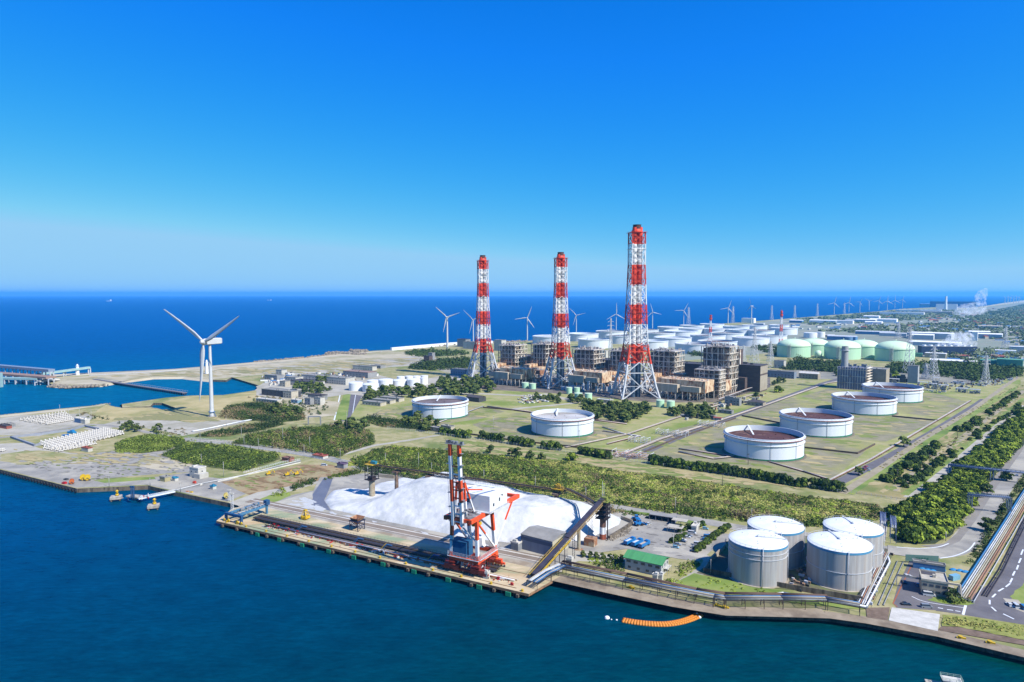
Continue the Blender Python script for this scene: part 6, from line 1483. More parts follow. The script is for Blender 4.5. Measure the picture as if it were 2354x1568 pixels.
for i, x in enumerate((1506, 1517)): bldg('electric_cabinet', ['left','right'][i]+' white electric cabinet beside the green roofed office', 'cabinet', G(x, 1336), a_, 2.4, 1.8, 3, bwhite, offwh, group='white cabinets by the office')
# carport and shelters
p = G(1647-8-4, 1197); 
def carport(px, py, w_, d_, h, label, m1, rz):
    t = thing('carport', label, 'shelter', G(px, py), rz); m = MB(); m.bb(-w_/2, w_/2, -d_/2, d_/2, h, h+.25); m.build('roof', m1, t); m = MB()
    for x in np.linspace(-w_/2+.3, w_/2-.3, max(2, int(w_/4)+1)):
        for y in (-d_/2+.3, d_/2-.3): m.bar((x,y,0), (x,y,h), .2)
    m.build('post', grey, t); return t
carport(1523, 1196, 16, 5, 3.2, 'grey open machine shed beside the road behind the yard', roofg, R(-28)); t = bpy.context.scene.objects['carport']; m = MB(); m.bb(-8, 8, 2.2, 2.4, 0, 3.2)
for x in (-8, -4, 0, 4, 8): m.bb(x-.1, x+.1, -2.3, 2.2, 0, 3.1)
m.build('wall', mat('shed_bluegrey', C(128,132,158), .8), t)
carport(1552, 1222, 9, 6, 3.0, 'open cream canopy between the machine shed and the parked trucks', cream, R(-28)); carport(1562, 1208, 9, 5, 3.4, 'low cream canopy behind the other canopy in the yard', cream, R(-28))
bldg('white_container', 'white container hut at the head of the car park', 'container', G(1598, 1219), R(60), 7.5, 3, 3, bwhite, offwh, door=True)
# ---------------------------------------------------------------- vehicles
tyre = black; cgl = glass
def car(kind, col, p, rz, label, group='cars parked in the yard and by the roads', name=None):
    L, Wd, H = {'car': (4.3, 1.75, 1.45), 'van': (4.8, 1.8, 1.95), 'kei': (3.5, 1.5, 1.6), 'minibus': (5.2, 1.9, 2.2)}[kind]
    t = thing(name or ('parked_van' if kind in ('van', 'minibus') else 'parked_car'), label, 'van' if kind in ('van', 'minibus') else 'car', p, rz, group)
    m = MB(); hb = H*.55; prf = [(-L/2, .35), (-L/2, hb*.9), (-L/2+.12, hb), (L/2-.9, hb), (L/2-.1, hb*.82), (L/2, .35)] if kind == 'car' else [(-L/2, .3), (-L/2, hb), (L/2-.6, hb), (L/2-.05, hb*.75), (L/2, .3)]
    n = len(prf); m.add([(x, -Wd/2, z) for x, z in prf]+[(x, Wd/2, z) for x, z in prf], [tuple(range(n)), tuple(reversed(range(n, 2*n)))]+[(i, n+i, n+(i+1) % n, (i+1) % n) for i in range(n)]); m.build('body', col, t)
    x0, x1, x2, x3 = (-L/2+.35, -L/2+.9, L/2-2.1, L/2-1.25) if kind == 'car' else (-L/2+.05, -L/2+.2, L/2-1.5, L/2-.7)
    w1, w2 = Wd/2-.05, Wd/2-.2
    for nm, za, zb, mm in (('window_band', hb, H-.12, cgl), ('roof', H-.12, H, col)):
        f0 = lambda z: (z-hb)/(H-hb); m = MB(); vs = []
        for z in (za, zb):
            f = f0(z); xa = x0+(x1-x0)*f; xb = x3+(x2-x3)*f; ww = w1+(w2-w1)*f; vs += [(xa,-ww,z),(xb,-ww,z),(xb,ww,z),(xa,ww,z)]
        m.add(vs, [(0,1,5,4),(1,2,6,5),(2,3,7,6),(3,0,4,7),(4,5,6,7),(3,2,1,0)]); m.build(nm, mm, t)
    for x in (-L/2+.8, L/2-.8):
        for s in (-1, 1): m = MB(); m.tube((x, s*(Wd/2-.22), .33), (x, s*(Wd/2+.02), .33), .33, 12); m.build('wheel', tyre, t)
    for s in (-1, 1): m = MB(); m.box((L/2-.04, s*(Wd/2-.3), .62), (.12, .36, .18)); m.build('headlight', offwh, t)
    return t
cw = mat('car_white', C(238,240,242), .25, spec=.6); cs = mat('car_silver', C(186,194,204), .3, metal=.3); cbk = mat('car_black', C(30,32,38), .25); cb_ = mat('car_blue', C(70,140,200), .3); clb = mat('car_pale_blue', C(150,206,232), .3)
dark = mat('car_darkblue', C(44,54,74), .3)
LOT = [('kei',clb,1553,1260,'pale blue small car at the near left end of the car park'),('car',cs,1557,1253,'silver car second from the near end of the left car park row'),('car',dark,1567,1246,'dark blue car third in the left car park row'),('car',cw,1569,1243,'white car fourth in the left car park row, beside the dark blue one'),
       ('car',cw,1579,1236,'white car fifth in the left car park row'),('car',cs,1583,1233,'silver white car sixth in the left car park row'),('van',cw,1590,1227,'white van at the far end of the left car park row'),
       ('kei',clb,1621,1217,'pale blue small car alone at the head of the car park'),('car',cw,1633,1232,'white car far end of the right car park row'),('van',cb_,1626,1236,'blue van second in the right car park row'),('car',cb_,1620,1242,'blue car third in the right car park row'),
       ('minibus',cw,1605,1254,'white minibus in the right car park row'),('car',cs,1597,1261,'silver car in front of the white minibus'),('car',dark,1596,1269,'dark small car at the near end of the right car park row')]
for k, c_, x, y, lb in LOT: car(k, c_, G(x, y), R(-22+random.uniform(-4, 4)), lb)
for k, c_, x, y, rz, lb in [('car',cw,2085,1326,8,'white car beside the cream building by the corner car park'),('car',dark,2078,1340,70,'dark blue car behind the white car in the corner car park'),('car',cb_,2108,1346,75,'blue car in the shade of the cream gatehouse'),('minibus',cw,2135,1370,-20,'white minibus parked in front of the cream gatehouse'),
      ('car',cbk,2082,1391,-6,'black car parked at the front edge of the corner car park'),('van',cs,2129,1397,-8,'silver van parked at the front edge near the stop line'),('car',cw,2319,1392,80,'white small lorry cab leftmost at the right edge'),('van',cw,2332,1395,80,'white van second at the right edge'),('van',cb_,2350,1399,80,'blue van at the right edge'),
      ('car',cs,2337,1094,50,'lone silver car driving on the long right hand road'),('car',cw,1999,1082,40,'white car parked beside the dark refinery road'),('car',cs,1994,1078,40,'silver car next to the white one beside the refinery road'),('car',mat('car_red', C(206,60,50), .3),1990,1074,40,'red car beside the refinery road'),('van',mat('car_dark_red', C(150,50,50), .3),1986,1080,40,'dark red van beside the refinery road'),
      ('van',cw,1552,1146,0,None)][:-1]: car(k, c_, G(x, y), R(rz), lb)
tblu = mat('truck_blue', C(40,140,214), .35, col2=C(34,124,196), scale=.5)
def truck(p, rz, label, load):
    t = thing('dump_truck', label, 'truck', p, rz, 'blue dump trucks in the yard')
    m = MB(); m.bb(-4.6, 2.2, -1.25, 1.25, 1.1, 1.35); m.bb(-4.6, -4.4, -1.25, 1.25, 1.35, 2.9); m.bb(2.0, 2.2, -1.25, 1.25, 1.35, 3.0)
    for s in (-1, 1): m.bb(-4.4, 2.0, s*1.19-.06, s*1.19+.06, 1.35, 2.9)
    m.build('tipper_body', tblu, t); m = MB(); m.bb(-4.39, 1.99, -1.12, 1.12, 1.36, 2.3); m.build('load', load, t)
    m = MB(); m.bb(2.5, 4.6, -1.2, 1.2, .9, 2.3); m.add([(2.5,-1.2,2.3),(4.6,-1.2,2.3),(4.6,1.2,2.3),(2.5,1.2,2.3),(2.55,-1.1,3.1),(4.2,-1.1,3.1),(4.2,1.1,3.1),(2.55,1.1,3.1)], [(0,1,5,4),(1,2,6,5),(2,3,7,6),(3,0,4,7),(4,5,6,7)]); cab = m.build('cab', tblu, t)
    m = MB(); m.add([(4.62,-1.0,2.3),(4.62,1.0,2.3),(4.3,.95,2.95),(4.3,-.95,2.95)], [(0,1,2,3)]); m.build('windscreen', glass, cab)
    m = MB(); m.bb(-4.5, 4.4, -.5, .5, .75, 1.1); m.build('chassis', dgrey, t)
    for x in (-3.6, -2.3, 3.4):
        for s in (-1, 1): m = MB(); m.tube((x, s*.8, .52), (x, s*1.22, .52), .52, 12); m.build('wheel', tyre, t)
truck(G(1447,1250), R(48), 'leftmost of three blue dump trucks parked side by side', salt); truck(G(1464,1253), R(48), 'middle one of three blue dump trucks parked side by side', salt); truck(G(1480,1257), R(48), 'rightmost of three blue dump trucks, with a brownish load', mat('wet_salt', C(226,206,180), .9))
def loader(p, rz, label):
    t = thing('wheel_loader', label, 'wheel loader', p, rz, 'blue wheel loaders by the salt heap')
    m = MB(); m.bb(-3.4, -.4, -1.2, 1.2, 1.1, 2.6); m.bb(-.3, 1.2, -.8, .8, 1.0, 2.0); m.build('body', tblu, t); m = MB(); m.bb(-1.2, .6, -.9, .9, 2.6, 3.8); m.build('cab', tblu, t); m = MB(); m.bb(-1.1, .5, -.93, .93, 2.9, 3.6); m.bb(-1.22,.62,-.8,.8,2.9,3.6); m.build('cab_window', glass, t)
    m = MB(); m.bar((1,-.7,2), (3.6,-.7,.9), .3); m.bar((1,.7,2), (3.6,.7,.9), .3); m.build('lift_arm', tblu, t); m = MB(); m.add([(3.4,-1.5,.3),(4.9,-1.5,.2),(3.5,-1.5,1.6),(3.4,1.5,.3),(4.9,1.5,.2),(3.5,1.5,1.6)], [(0,1,2),(5,4,3),(0,3,4,1),(0,2,5,3)]); m.build('bucket', tblu, t)
    for x in (-2.3, 1.1):
        for s in (-1, 1): m = MB(); m.tube((x, s*.9, .85), (x, s*1.45, .85), .85, 14); m.build('wheel', tyre, t)
loader(G(1462,1197), R(100), 'blue wheel loader further back beside the salt heap'); loader(G(1470,1208), R(20), 'blue wheel loader nearer the yard, by the white machine')
car('kei', cw, G(1491,1206), R(30), 'small white machine car beside the blue wheel loaders')
car('van', cw, G(745,1071), R(-10), 'white light truck at the top corner of the bare soil field')
# ---------------------------------------------------------------- cream gatehouse
pa, pb = G(2117, 1366), G(2178, 1376); a_ = ang(pa, pb); L = (pb-pa).length; nrm = Vector((-math.sin(a_), math.cos(a_), 0)); dpt = 12
t = bldg('gatehouse', 'two storey cream gatehouse with an open roof well beside the corner car park', 'building', (pa+pb)/2+nrm*dpt/2, a_, L, dpt, 6.8, bbeige, cream, win=[('f',4,2,1.7,1.1,2,3),('r',2,2,1.4,1.1,2,3)])
m = MB(); m.bb(-L/2+.5, L/2-4, 1.5, dpt/2-.4, 7.1, 7.2); m.build('roof_well', roofd, t); m = MB(); m.bb(L/2+.2, L/2+3, -5, 2, 0, 3.4); m.build('annexe', cream, t)
bldg('blue_shed', 'low shed with dark blue wall behind the gatehouse', 'shed', G(2134, 1309), a_, 14, 3, 3.2, rblue, roofg)
tarp = mat('blue_tarp', C(40,150,214), .6)
for i, (x, y) in enumerate([(2120,1309),(2131,1312),(2143,1314),(2155,1312),(2165,1312),(2190,1311),(2205,1313),(2218,1316)]):
    m = MB(); m.lathe([(1.6,0),(1.3,.7),(.6,1.1),(.05,1.2)], 7); o_ = m.build('tarpaulin_pile', tarp, None, G(x, y)); o_.scale = (1.3, .8, 1); tag(o_, ORD[i]+' blue tarpaulin covered heap from the left behind the gatehouse', 'covered heap', 'blue covered heaps')
m = MB(); m.bb(-2.5,2.5,-1.2,1.2,0,2.6); tag(m.build('plant_cabin', clb, None, G(2193,1333), R(20)), 'pale blue plant cabin right of the gatehouse', 'cabin')
t = thing('notice_board', 'long green grey notice board wall behind the corner car park', 'sign', G(2118, 1296), R(-8)); m = MB(); m.bb(-8, 8, -.12, .12, 1.2, 4.6); m.build('board', mat('board_green', C(110,150,140), .7), t); m = MB()
for x in (-7.5, -2.5, 2.5, 7.5): m.bar((x,.2,0), (x,.2,4.4), .2)
m.build('post', grey, t); m = MB(); 
for x in (-3, -1.7, -.4, .9, 2.2): m.bb(x, x+.9, -.18, -.121, 2.4, 3.4)
m.build('lettering', mat('board_dark', C(60,120,104), .7), t)
# ---------------------------------------------------------------- pipe racks and pipe lines
def piperack(name, label, pts, z, offs, legs=8, group=None, walk=False, legm=cbelt, r=.3, width=None, brace=True, cols=None):
    P = [Vector(p) if len(p) == 3 else G(*p) for p in pts]; o = P[0]; t = thing(name, label, 'pipe rack' if legs else 'pipe line', (o.x, o.y, 0), 0, group)
    P = [Vector((p.x-o.x, p.y-o.y, 0)) for p in P]; zs = z if isinstance(z, (list, tuple)) else [z]*len(P)
    def off(i, d):
        a = P[max(i-1, 0)]; b = P[min(i+1, len(P)-1)]; dd = (b-a).normalized(); return P[i]+Vector((-dd.y, dd.x, 0))*d+Vector((0,0,zs[i]))
    for j, (d, rr, mm) in enumerate(offs):
        m = MB(); m.path([off(i, d) for i in range(len(P))], rr, 6); m.build('pipe', mm, t)
    hw_ = width or max(abs(q[0]) for q in offs)+.5; m = MB()
    for i in range(len(P)-1):
        L = (P[i+1]-P[i]).length; n = max(1, int(L/legs)) if legs else 0; dd = (P[i+1]-P[i]).normalized(); s = Vector((-dd.y, dd.x, 0))*hw_
        for k in range(n+1):
            f = k/max(n, 1); q = P[i]+(P[i+1]-P[i])*f; zz = zs[i]+(zs[i+1]-zs[i])*f-.35
            for sg in (-1, 1): m.bar(q+s*sg, q+s*sg+Vector((0,0,zz)), .22 if legs > 4 else .15)
            m.bar(q-s+Vector((0,0,zz)), q+s+Vector((0,0,zz)), .22)
        if n and legs > 4:
            for sg in (-1, 1): m.bar(P[i]+s*sg+Vector((0,0,zs[i]-.5)), P[i+1]+s*sg+Vector((0,0,zs[i+1]-.5)), .25, .35)
    if m.v: m.build('support_frame', legm, t)
    return t
pb_, pc_, pr_, pg_ = pcol[3], pcol[2], mat('pipe_rust', C(190,140,116), .7), galv
piperack('pipe_rack', 'long pipe rack on legs along the quay edge right of the wharf', [(1288,1321),(1434,1352),(1640,1392),(1665,1396),(1795,1396),(1897,1398),(1975,1412)], 4.6, [(-1.7,.2,grey),(-.9,.16,mat('pipe_dim', C(120,116,112), .6)),(-.1,.22,mat('pipe_dim', C(120,116,112), .6)),(.8,.18,pc_),(1.7,.26,pb_)], 7, legm=mat('rack_leg', C(80,72,70), .7))
piperack('pipe_rack', 'brown inner pipe rack behind the quay pipe rack', [(1292,1308),(1440,1338),(1600,1374),(1665,1384),(1795,1386),(1900,1390)], 4.2, [(-.8,.22,mat('pipe_darkbrown', C(110,84,70), .7)),(0,.3,mat('pipe_darkbrown', C(110,84,70), .7)),(.8,.3,mat('pipe_darkbrown', C(110,84,70), .7))], 7, legm=mat('rack_brown', C(110,84,70), .7))
piperack('pipe_bridge', 'grey and blue pipes slanting from the wharf end up to the quay pipe rack', [(1222,1353),(1255,1333),(1290,1318)], [3.6,4.2,4.6], [(-2.6,.28,pb_),(-1.8,.25,pc_),(-1.0,.28,pb_),(.6,.3,pg_),(1.4,.3,pg_),(2.2,.24,pc_)], 8, legm=cbelt)
piperack('pipe_line', 'white pipe line bent around the front of the grey tanks', [(1768,1372),(1800,1368),(1925,1388),(1990,1400),(2006,1370),(2044,1296),(2040,1283)], 1.2, [(0,.42,white)], 6, legm=grey)
piperack('pipe_line', 'cluster of grey pipes right of the front right grey tank', [(1975,1394),(1995,1352),(2018,1306),(2034,1275)], 1.4, [(-1.8,.25,pg_),(-1,.3,pg_),(-.2,.25,pr_),(.6,.3,pg_),(1.4,.22,dgrey)], 4, legm=grey)
for i, (x0, y0, x1, y1) in enumerate([(2018,1393,2062,1292),(2030,1393,2075,1294)]): piperack('low_pipe_track', ['left','right'][i]+' grey pipe of the ladder like pair in the grass by the grey tanks', [(x0,y0),(x1,y1)], .5, [(0,.25,grey)], 4, group='pair of low pipes in the grass')
piperack('high_pipe', 'thin high pipe crossing over the corner car park to the gatehouse', [(2060,1348),(2205,1372),(2210,1382)], [6,6,.5], [(0,.2,pc_)], 24, legm=grey)
piperack('pipe_bundle', 'broad bundle of blue, white and pink pipes running down the right side', [(2215,1382),(2272,1290),(2330,1195),(2353,1155),(2420,1050)], 1.6, [(3.3,.42,mat('pipe_skyblue', C(60,140,200), .6)),(2.3,.3,pg_),(1.4,.3,pg_),(.5,.3,pc_),(-.4,.3,pc_),(-1.4,.32,pr_),(-2.4,.32,pr_)], 17, legm=galv)
piperack('pipe_line', 'thin brown pipe pair between the bundle and the far right avenue', [(2262,1372),(2300,1312),(2353,1205),(2420,1085)], 1.0, [(-.5,.12,cbelt),(.5,.12,cbelt)], 12, legm=cbelt)
# pipe bridges over the right road
def pbridge(x0, y0, x1, y1, h, label, cols=(0, 1), seg=None):
    a, b = G(x0, y0), G(x1, y1); t = thing('pipe_gantry', label, 'pipe bridge', a, 0, 'pipe bridges over the right hand road'); d = b-a; n = d.normalized(); s = Vector((-n.y, n.x, 0))
    m = MB()
    for o_, r in ((-1,.35),(0,.3),(1,.35)): m.tube(s*o_+Vector((0,0,h)), d+s*o_+Vector((0,0,h)), r, 6)
    m.build('pipe', mat('bridge_pipe', C(120,140,180), .6), t); m = MB()
    for f in cols:
        q = d*f
        for o_ in (-1.2, 1.2): m.bar(q+s*o_, q+s*o_+Vector((0,0,h)), .4); m.bar(q+n*2+s*o_, q+n*2+s*o_+Vector((0,0,h)), .4)
        for k in range(6): m.bar(q-s*1.2+Vector((0,0,h*k/6)), q+n*2-s*1.2+Vector((0,0,h*(k+1)/6)), .18)
    for o_ in (-1.4, 1.4):
        for z in (-.6, 1): m.bar(s*o_+Vector((0,0,h+z)), d+s*o_+Vector((0,0,h+z)), .25)
        for k in range(20): m.bar(s*o_+d*k/20+Vector((0,0,h-.6)), s*o_+d*(k+1)/20+Vector((0,0,h+1)), .14)
    m.build('truss_frame', mat('bridge_steel', C(104,124,150), .6), t)
pbridge(2223, 1174, 2317, 1181, HT(2223,1174,1133)-1, 'nearer grey pipe bridge spanning the right hand road', (0, .96))
pbridge(2178, 1092, 2390, 1116, HT(2178,1092,1068), 'further blue grey pipe bridge spanning trees and the right hand road', (0, .47, .95))
for i, (x, y) in enumerate([(2028,1240),(2052,1250)]):
    p = G(x, y); t = thing('pipe_stair_frame', ['back','front'][i]+' blue lattice pipe frame standing right of the grey tanks', 'pipe rack', p, R(62), 'blue lattice frames by the grey tanks'); h = 11; m = MB()
    for xx in (0, 9, 18):
        for y_ in (-1.4, 1.4): m.bar((xx,y_,0), (xx,y_,h), .2)
    for z in (h-1.6, h):
        for y_ in (-1.4, 1.4): m.bar((0,y_,z), (18,y_,z), .16)
    for k in range(9): m.bar((k*2,-1.4,h), (k*2+2,1.4,h), .18); m.bar((k*2,-1.4,h-1.6), (k*2+2,-1.4,h), .15); m.bar((k*2,-1.4,h), (k*2,1.4,h), .2)
    m.build('frame', mat('frame_blue', C(130,146,190), .6), t)
    m = MB()
    for o_ in (-.9, 0, .9): m.tube((-1,o_,h-1.4), (18,o_,h-1.4), .3, 6)
    m.build('pipe', galv, t)
# tank yard pipe lines, dikes and roads
dk = mat('dike_wall', C(120,104,92), .9, col2=C(96,82,74), scale=.2)
for i, q in enumerate([[(1015,990),(1180,1014),(1420,1040)],[(1110,938),(1180,944),(1310,963),(1440,972)],[(1440,1058),(1560,1007),(1690,963)],[(1845,1030),(1970,1044),(2010,1023)],[(2050,958),(2155,968)],[(1705,957),(1800,975)]]):
    wall('low brown dike wall around the tank yard, '+['by the hedges','behind the pale roofed tank','along the refinery road','between the front two right tanks','by the third right hand tank','behind the right hand tanks'][i], q, 1.6, .8, dk, name='dike_wall')
for i, (q, n) in enumerate([([(1415,1052),(1520,1010),(1660,966),(1760,932),(1900,882),(1960,872)], 3),([(1500,1066),(1640,1085),(1800,1103),(1902,1108),(2000,1058),(2140,975),(2230,922)], 2),([(1385,983),(1440,1000),(1472,1004)], 1),([(1300,1030),(1440,1000),(1560,960),(1740,905)], 2),([(1120,935),(1240,950),(1440,976)], 2),([(1000,975),(1110,935)], 1),([(1560,1040),(1640,1056),(1690,1050)], 2),([(1395,1022),(1470,1003),(1385,992)], 1),([(1650,928),(1720,902),(1762,893)], 2),([(1560,946),(1620,935),(1650,928)], 2),([(1560,1033),(1660,1047),(1730,1052),(1845,1085),(1900,1102)], 1)]):
    piperack('yard_pipe_line', ['pale pipes beside the main refinery road','pale pipes around the front and right side of the tank yard','short pipe right of the pale roofed tank','red brown pipe line north of the refinery road','pipes behind the pale roofed tank','pipe line behind the leftmost floating roof tank','pipes left of the nearest floating roof tank','orange pipe angle right of the pale roofed tank','elevated pipes below the brown power block','pale pipes by the twin green tanks','thin pipe in front of the nearest floating roof tank'][i], q, .9 if i != 8 else 6, [(k*.9-n*.45, .28, [pc_, pr_, pg_][(i+k) % 3]) for k in range(n+1)], 7, group='pipe lines of the tank yard')
# manifold (many small pipes)
for j, (x, y, n, w_, lb) in enumerate([(1455,1050,26,34,'dense pink and white pipe manifold by the fence, in front of the tanks'),(1545,1000,18,30,'pipe manifold at the crossing of the refinery road'),(1470,1016,8,18,'square white pipe frame above the manifold'),(1635,980,14,26,'pipe manifold behind the crossing')]):
    t = thing('pipe_manifold', lb, 'pipework', G(x, y), R(-30), 'pipe manifolds of the tank yard'); m = MB(); m2 = MB()
    for k in range(n):
        u = -w_/2+w_*k/n; v = random.uniform(-6, 4); z = random.uniform(1, 4); m.path([(u,-6,.3),(u,-6,z),(u,v+6,z),(u,v+6,.3)], .22, 5)
        if k % 3 == 0: m2.box((u,v,z*.5+.6), (.9,.9,1.2))
    for k in range(4): z = 1.2+k; m2.bar((-w_/2, -6+k*3, z), (w_/2, -6+k*3, z), .25); m2.bar((-w_/2+k*w_/3, -6, 0), (-w_/2+k*w_/3, -6, 5), .3); m2.bar((-w_/2+k*w_/3, 4, 0), (-w_/2+k*w_/3, 4, 5), .3); m2.bar((-w_/2+k*w_/3, -6, 5), (-w_/2+k*w_/3, 4, 5), .25)
    m.build('pipe_cluster', pc_ if j else mat('pipe_pink', C(220,180,166), .6), t); m2.build('valve_frame', white, t)
# concrete wall in front of the four tanks
wall('long stained concrete wall in front of the four grey tanks', [(1617,1316),(1800,1352),(1880,1366),(1982,1384)], 2.6, .5, dconc)
wall('stained concrete wall at the left of the four grey tanks', [(1617,1316),(1632,1294),(1668,1258)], 2.4, .5, conc)
wall('stained concrete wall right of the four grey tanks', [(1988,1386),(2010,1335),(2040,1275)], 1.8, .5, conc)
# lines of fence
def fence(label, pts, h=2, step=3, m=None, name='chain_link_fence'):
    P = W(pts); o = P[0]; w_ = MB(); 
    for a, b in zip(P[:-1], P[1:]):
        n = max(1, int((b-a).length/step))
        for k in range(n): q = a+(b-a)*k/n-o; w_.bar(q, q+Vector((0,0,h)), .14)
        for z in (h*.3, h*.65, h): w_.bar(a-o+Vector((0,0,z)), b-o+Vector((0,0,z)), .08)
    return tag(w_.build(name, m or galv, None, (o.x, o.y, 0)), label, 'fence')
fence('wire fence between the hedge and the wild scrub along the tank yard', [(890,985),(1010,1000),(1300,1040),(1440,1060),(1500,1068),(1720,1100),(1935,1134)], 2.4)
fence('wire fence crossing the grass strips at the right', [(1935,1130),(2060,1150),(2110,1158)], 2)
fence('guard rail along the road above the scrub field', [(432,1006),(520,1014),(600,1025),(700,1040),(805,1062)], .9, 4, white, 'guard_rail'); fence('guard rail on the near side of the road', [(430,1014),(520,1022),(600,1033),(700,1048),(800,1069)], .9, 4, white, 'guard_rail')
fence('white railing on the concrete ramp by the bare soil', [(560,1088),(600,1078),(650,1064),(690,1058)], 1.6, 2, white, 'railing')
wall('pale concrete wall beside the bare soil field', [(500,1108),(600,1085),(690,1064)], .8, .6, offwh, name='concrete_wall')
# orange containment boom and buoys
org = mat('boom_orange', C(250,160,50), .5, col2=C(232,136,36), scale=1.2)
bp = smooth([(1430,1426),(1460,1431),(1500,1435),(1535,1435),(1565,1430),(1590,1422),(1608,1413)], 10); P = [G(x, y, -3) for x, y in bp]; acc = [0]
for a, b in zip(P[:-1], P[1:]): acc.append(acc[-1]+(b-a).length)
def along(d):
    for i in range(len(P)-1):
        if acc[i+1] >= d: f = (d-acc[i])/(acc[i+1]-acc[i]); return P[i]+(P[i+1]-P[i])*f, ang(P[i], P[i+1])
    return P[-1], ang(P[-2], P[-1])
fm = MB()
for y in (-1.3, 0, 1.3): fm.tube((-.6,y,.05), (.6,y,.05), .7, 8)
for y in (-1.3, 0, 1.3): fm.tube((-.64,y,.05), (.64,y,.05), .5, 6)
FLM = fm.mesh('boom_float', org); n = int(acc[-1]/1.2); o = P[0]; t = thing('containment_boom', 'curved orange floating boom lying on the water off the quay', 'floating boom', o)
for k in range(n): q, a_ = along(k*acc[-1]/n+.7); ob('float', FLM, t, (q.x-o.x, q.y-o.y, 0), a_)
bm = MB(); bm.lathe([(.05,-.6),(.8,-.4),(1,0),(.8,.5),(.3,.8),(.05,.85)], 12)
BM_ = bm.mesh('buoy', white)
for x, y, s, lb in [(1395,1420.5,1.2,'biggest white buoy left of the orange boom'),(1405,1424,.35,'tiny float between the white buoy and the orange boom'),(1417,1425,.45,'small yellow white float next to the orange boom'),(1601,1412,.9,'white buoy at the right tip of the orange boom, upper'),(1607,1419,.9,'white buoy at the right tip of the orange boom, lower'),(1613,1412.5,.4,'small float beyond the right tip of the orange boom')]:
    o_ = ob('buoy', BM_, None, G(x, y, -2.95)); o_.scale = (s,)*3; tag(o_, lb, 'buoy', 'buoys by the orange boom')
# yellow mooring hooks on quay right
for x, y, lb in [(1449,1352,'yellow mooring hook below the green roofed office'),(1648,1394,'yellow mooring hook left of a pair at the quay bend'),(1665,1398,'yellow mooring hook right of a pair at the quay bend'),(2207,1468,'bright yellow mooring hook at the right quay'),(2274,1479,'orange coil of rope on the right quay')]:
    t = thing('mooring_hook', lb, 'mooring hook', G(x, y), R(-28), 'yellow mooring gear on the quay'); m = MB(); m.tube((0,0,0), (0,0,.9), .6, 8); m.tube((0,0,.9), (0,0,1.2), .9, 8); m.build('post', yb_, t); m = MB(); m.box((1.2,.2,.4), (1.4,1,.7)); m.bar((-1.4,-.5,.5), (-.3,0,.8), .5); m.build('hook', yb_, t)
# boat at the bottom edge: only the top of its wheelhouse shows
p = G(2193, 1588, -3); t = thing('work_boat', 'cream wheelhouse top of a boat cut off by the bottom edge', 'boat', p, R(-20)); m = MB(); m.add([(-9,-2.4,1.4),(6,-2.4,1.4),(10,0,1.8),(6,2.4,1.4),(-9,2.4,1.4),(-8.5,-1.8,-.6),(5,-1.8,-.6),(8,0,-.6),(5,1.8,-.6),(-8.5,1.8,-.6)], [(0,1,2,3,4),(9,8,7,6,5),(5,6,1,0),(6,7,2,1),(7,8,3,2),(8,9,4,3),(9,5,0,4)]); m.build('hull', cream, t)
m = MB(); m.bb(-4, 2, -1.8, 1.8, 1.4, 4.0); m.build('wheelhouse', cream, t); m = MB(); m.bb(-4.2, 2.2, -2, 2, 4.0, 4.15); m.build('roof', offwh, t)
m = MB()
for z in (4.7, 5.2):
    for a, b in (((-4.2,-2),(2.2,-2)),((2.2,-2),(2.2,2)),((2.2,2),(-4.2,2)),((-4.2,2),(-4.2,-2))): m.bar((*a,z), (*b,z), .1)
for x in (-4.2,-2,0,2.2):
    for y in (-2, 2): m.bar((x,y,4.1), (x,y,5.2), .1)
m.build('railing', mat('rail_green', C(170,200,180), .6), t); m = MB(); m.bb(-4.05, 2.05, -1.85, 1.85, 2.6, 3.5); m.build('window_band', glass, t)
# ---------------------------------------------------------------- tanker berth with blue loading arms
cwt = mat('berth_concrete', C(214,208,196), .85, col2=C(170,160,146), scale=.4)
for x, y, lb in [(267,1150,'left concrete mooring dolphin with an orange hook tower'),(353,1170,'right concrete mooring dolphin with a yellow hook tower')]:
    t = thing('mooring_dolphin', lb, 'dolphin', G(x, y, -3), R(20), 'mooring dolphins of the small berth'); m = MB(); m.bb(-3.4,3.4,-3,3,1.2,3); m.build('cap', cwt, t); m = MB()
    for a in (-2.6, 2.6):
        for b in (-2.2, 2.2): m.tube((a,b,-2), (a,b,1.2), .45, 8)
    m.build('pile', dconc, t); m = MB(); m.tube((.5,1,3), (.5,1,4.2), 1.1, 10); m.tube((.5,1,4.2), (.5,1,7), .75, 10, r2=.6); m.tube((.5,1,6), (.5,1,6.3), 1.1, 10); m.build('hook_tower', yb_, t)
    m = MB(); m.bb(-3.6,-3.4,-2.6,-1.4,.2,2.6); m.bb(-3.6,-3.4,1.4,2.6,.2,2.6); m.build('fender', black, t)
a, b = G(318, 1146, 0), G(402, 1130, 0); o = G(308, 1151, -3); t = thing('berth_platform', 'small berth platform with a white gangway bridge to the quay', 'jetty', o, 0)
m = MB(); m.box((0,2,2.6), (12,5,.8), R(-18)); m.box((0,2,1.6), (3,3,1.6), R(-18)); m.build('deck', cwt, t); m = MB(); m.bar(a-o+Vector((0,0,-.3)), b-o+Vector((0,0,0)), 2.2, .5); 
for s in (-1, 1):
    for z in (.8, 1.4): m.bar(a-o+Vector((0,s,z-.3)), b-o+Vector((0,s,z)), .12)
m.build('gangway', white, t); m = MB(); m.bar(a-o+Vector((-12,3,-.4)), a-o+Vector((-18,0,-.4)), .9, .2); m.bar(Vector((3,0,2.7)), Vector((9,-6,2.7)), .9, .2); m.build('footbridge', cwt, t)
m = MB()
for x in (-5,-1,3): m.tube((x,1.5,-2), (x,1.5,2.2), .4, 8)
m.build('pile', blu, t)
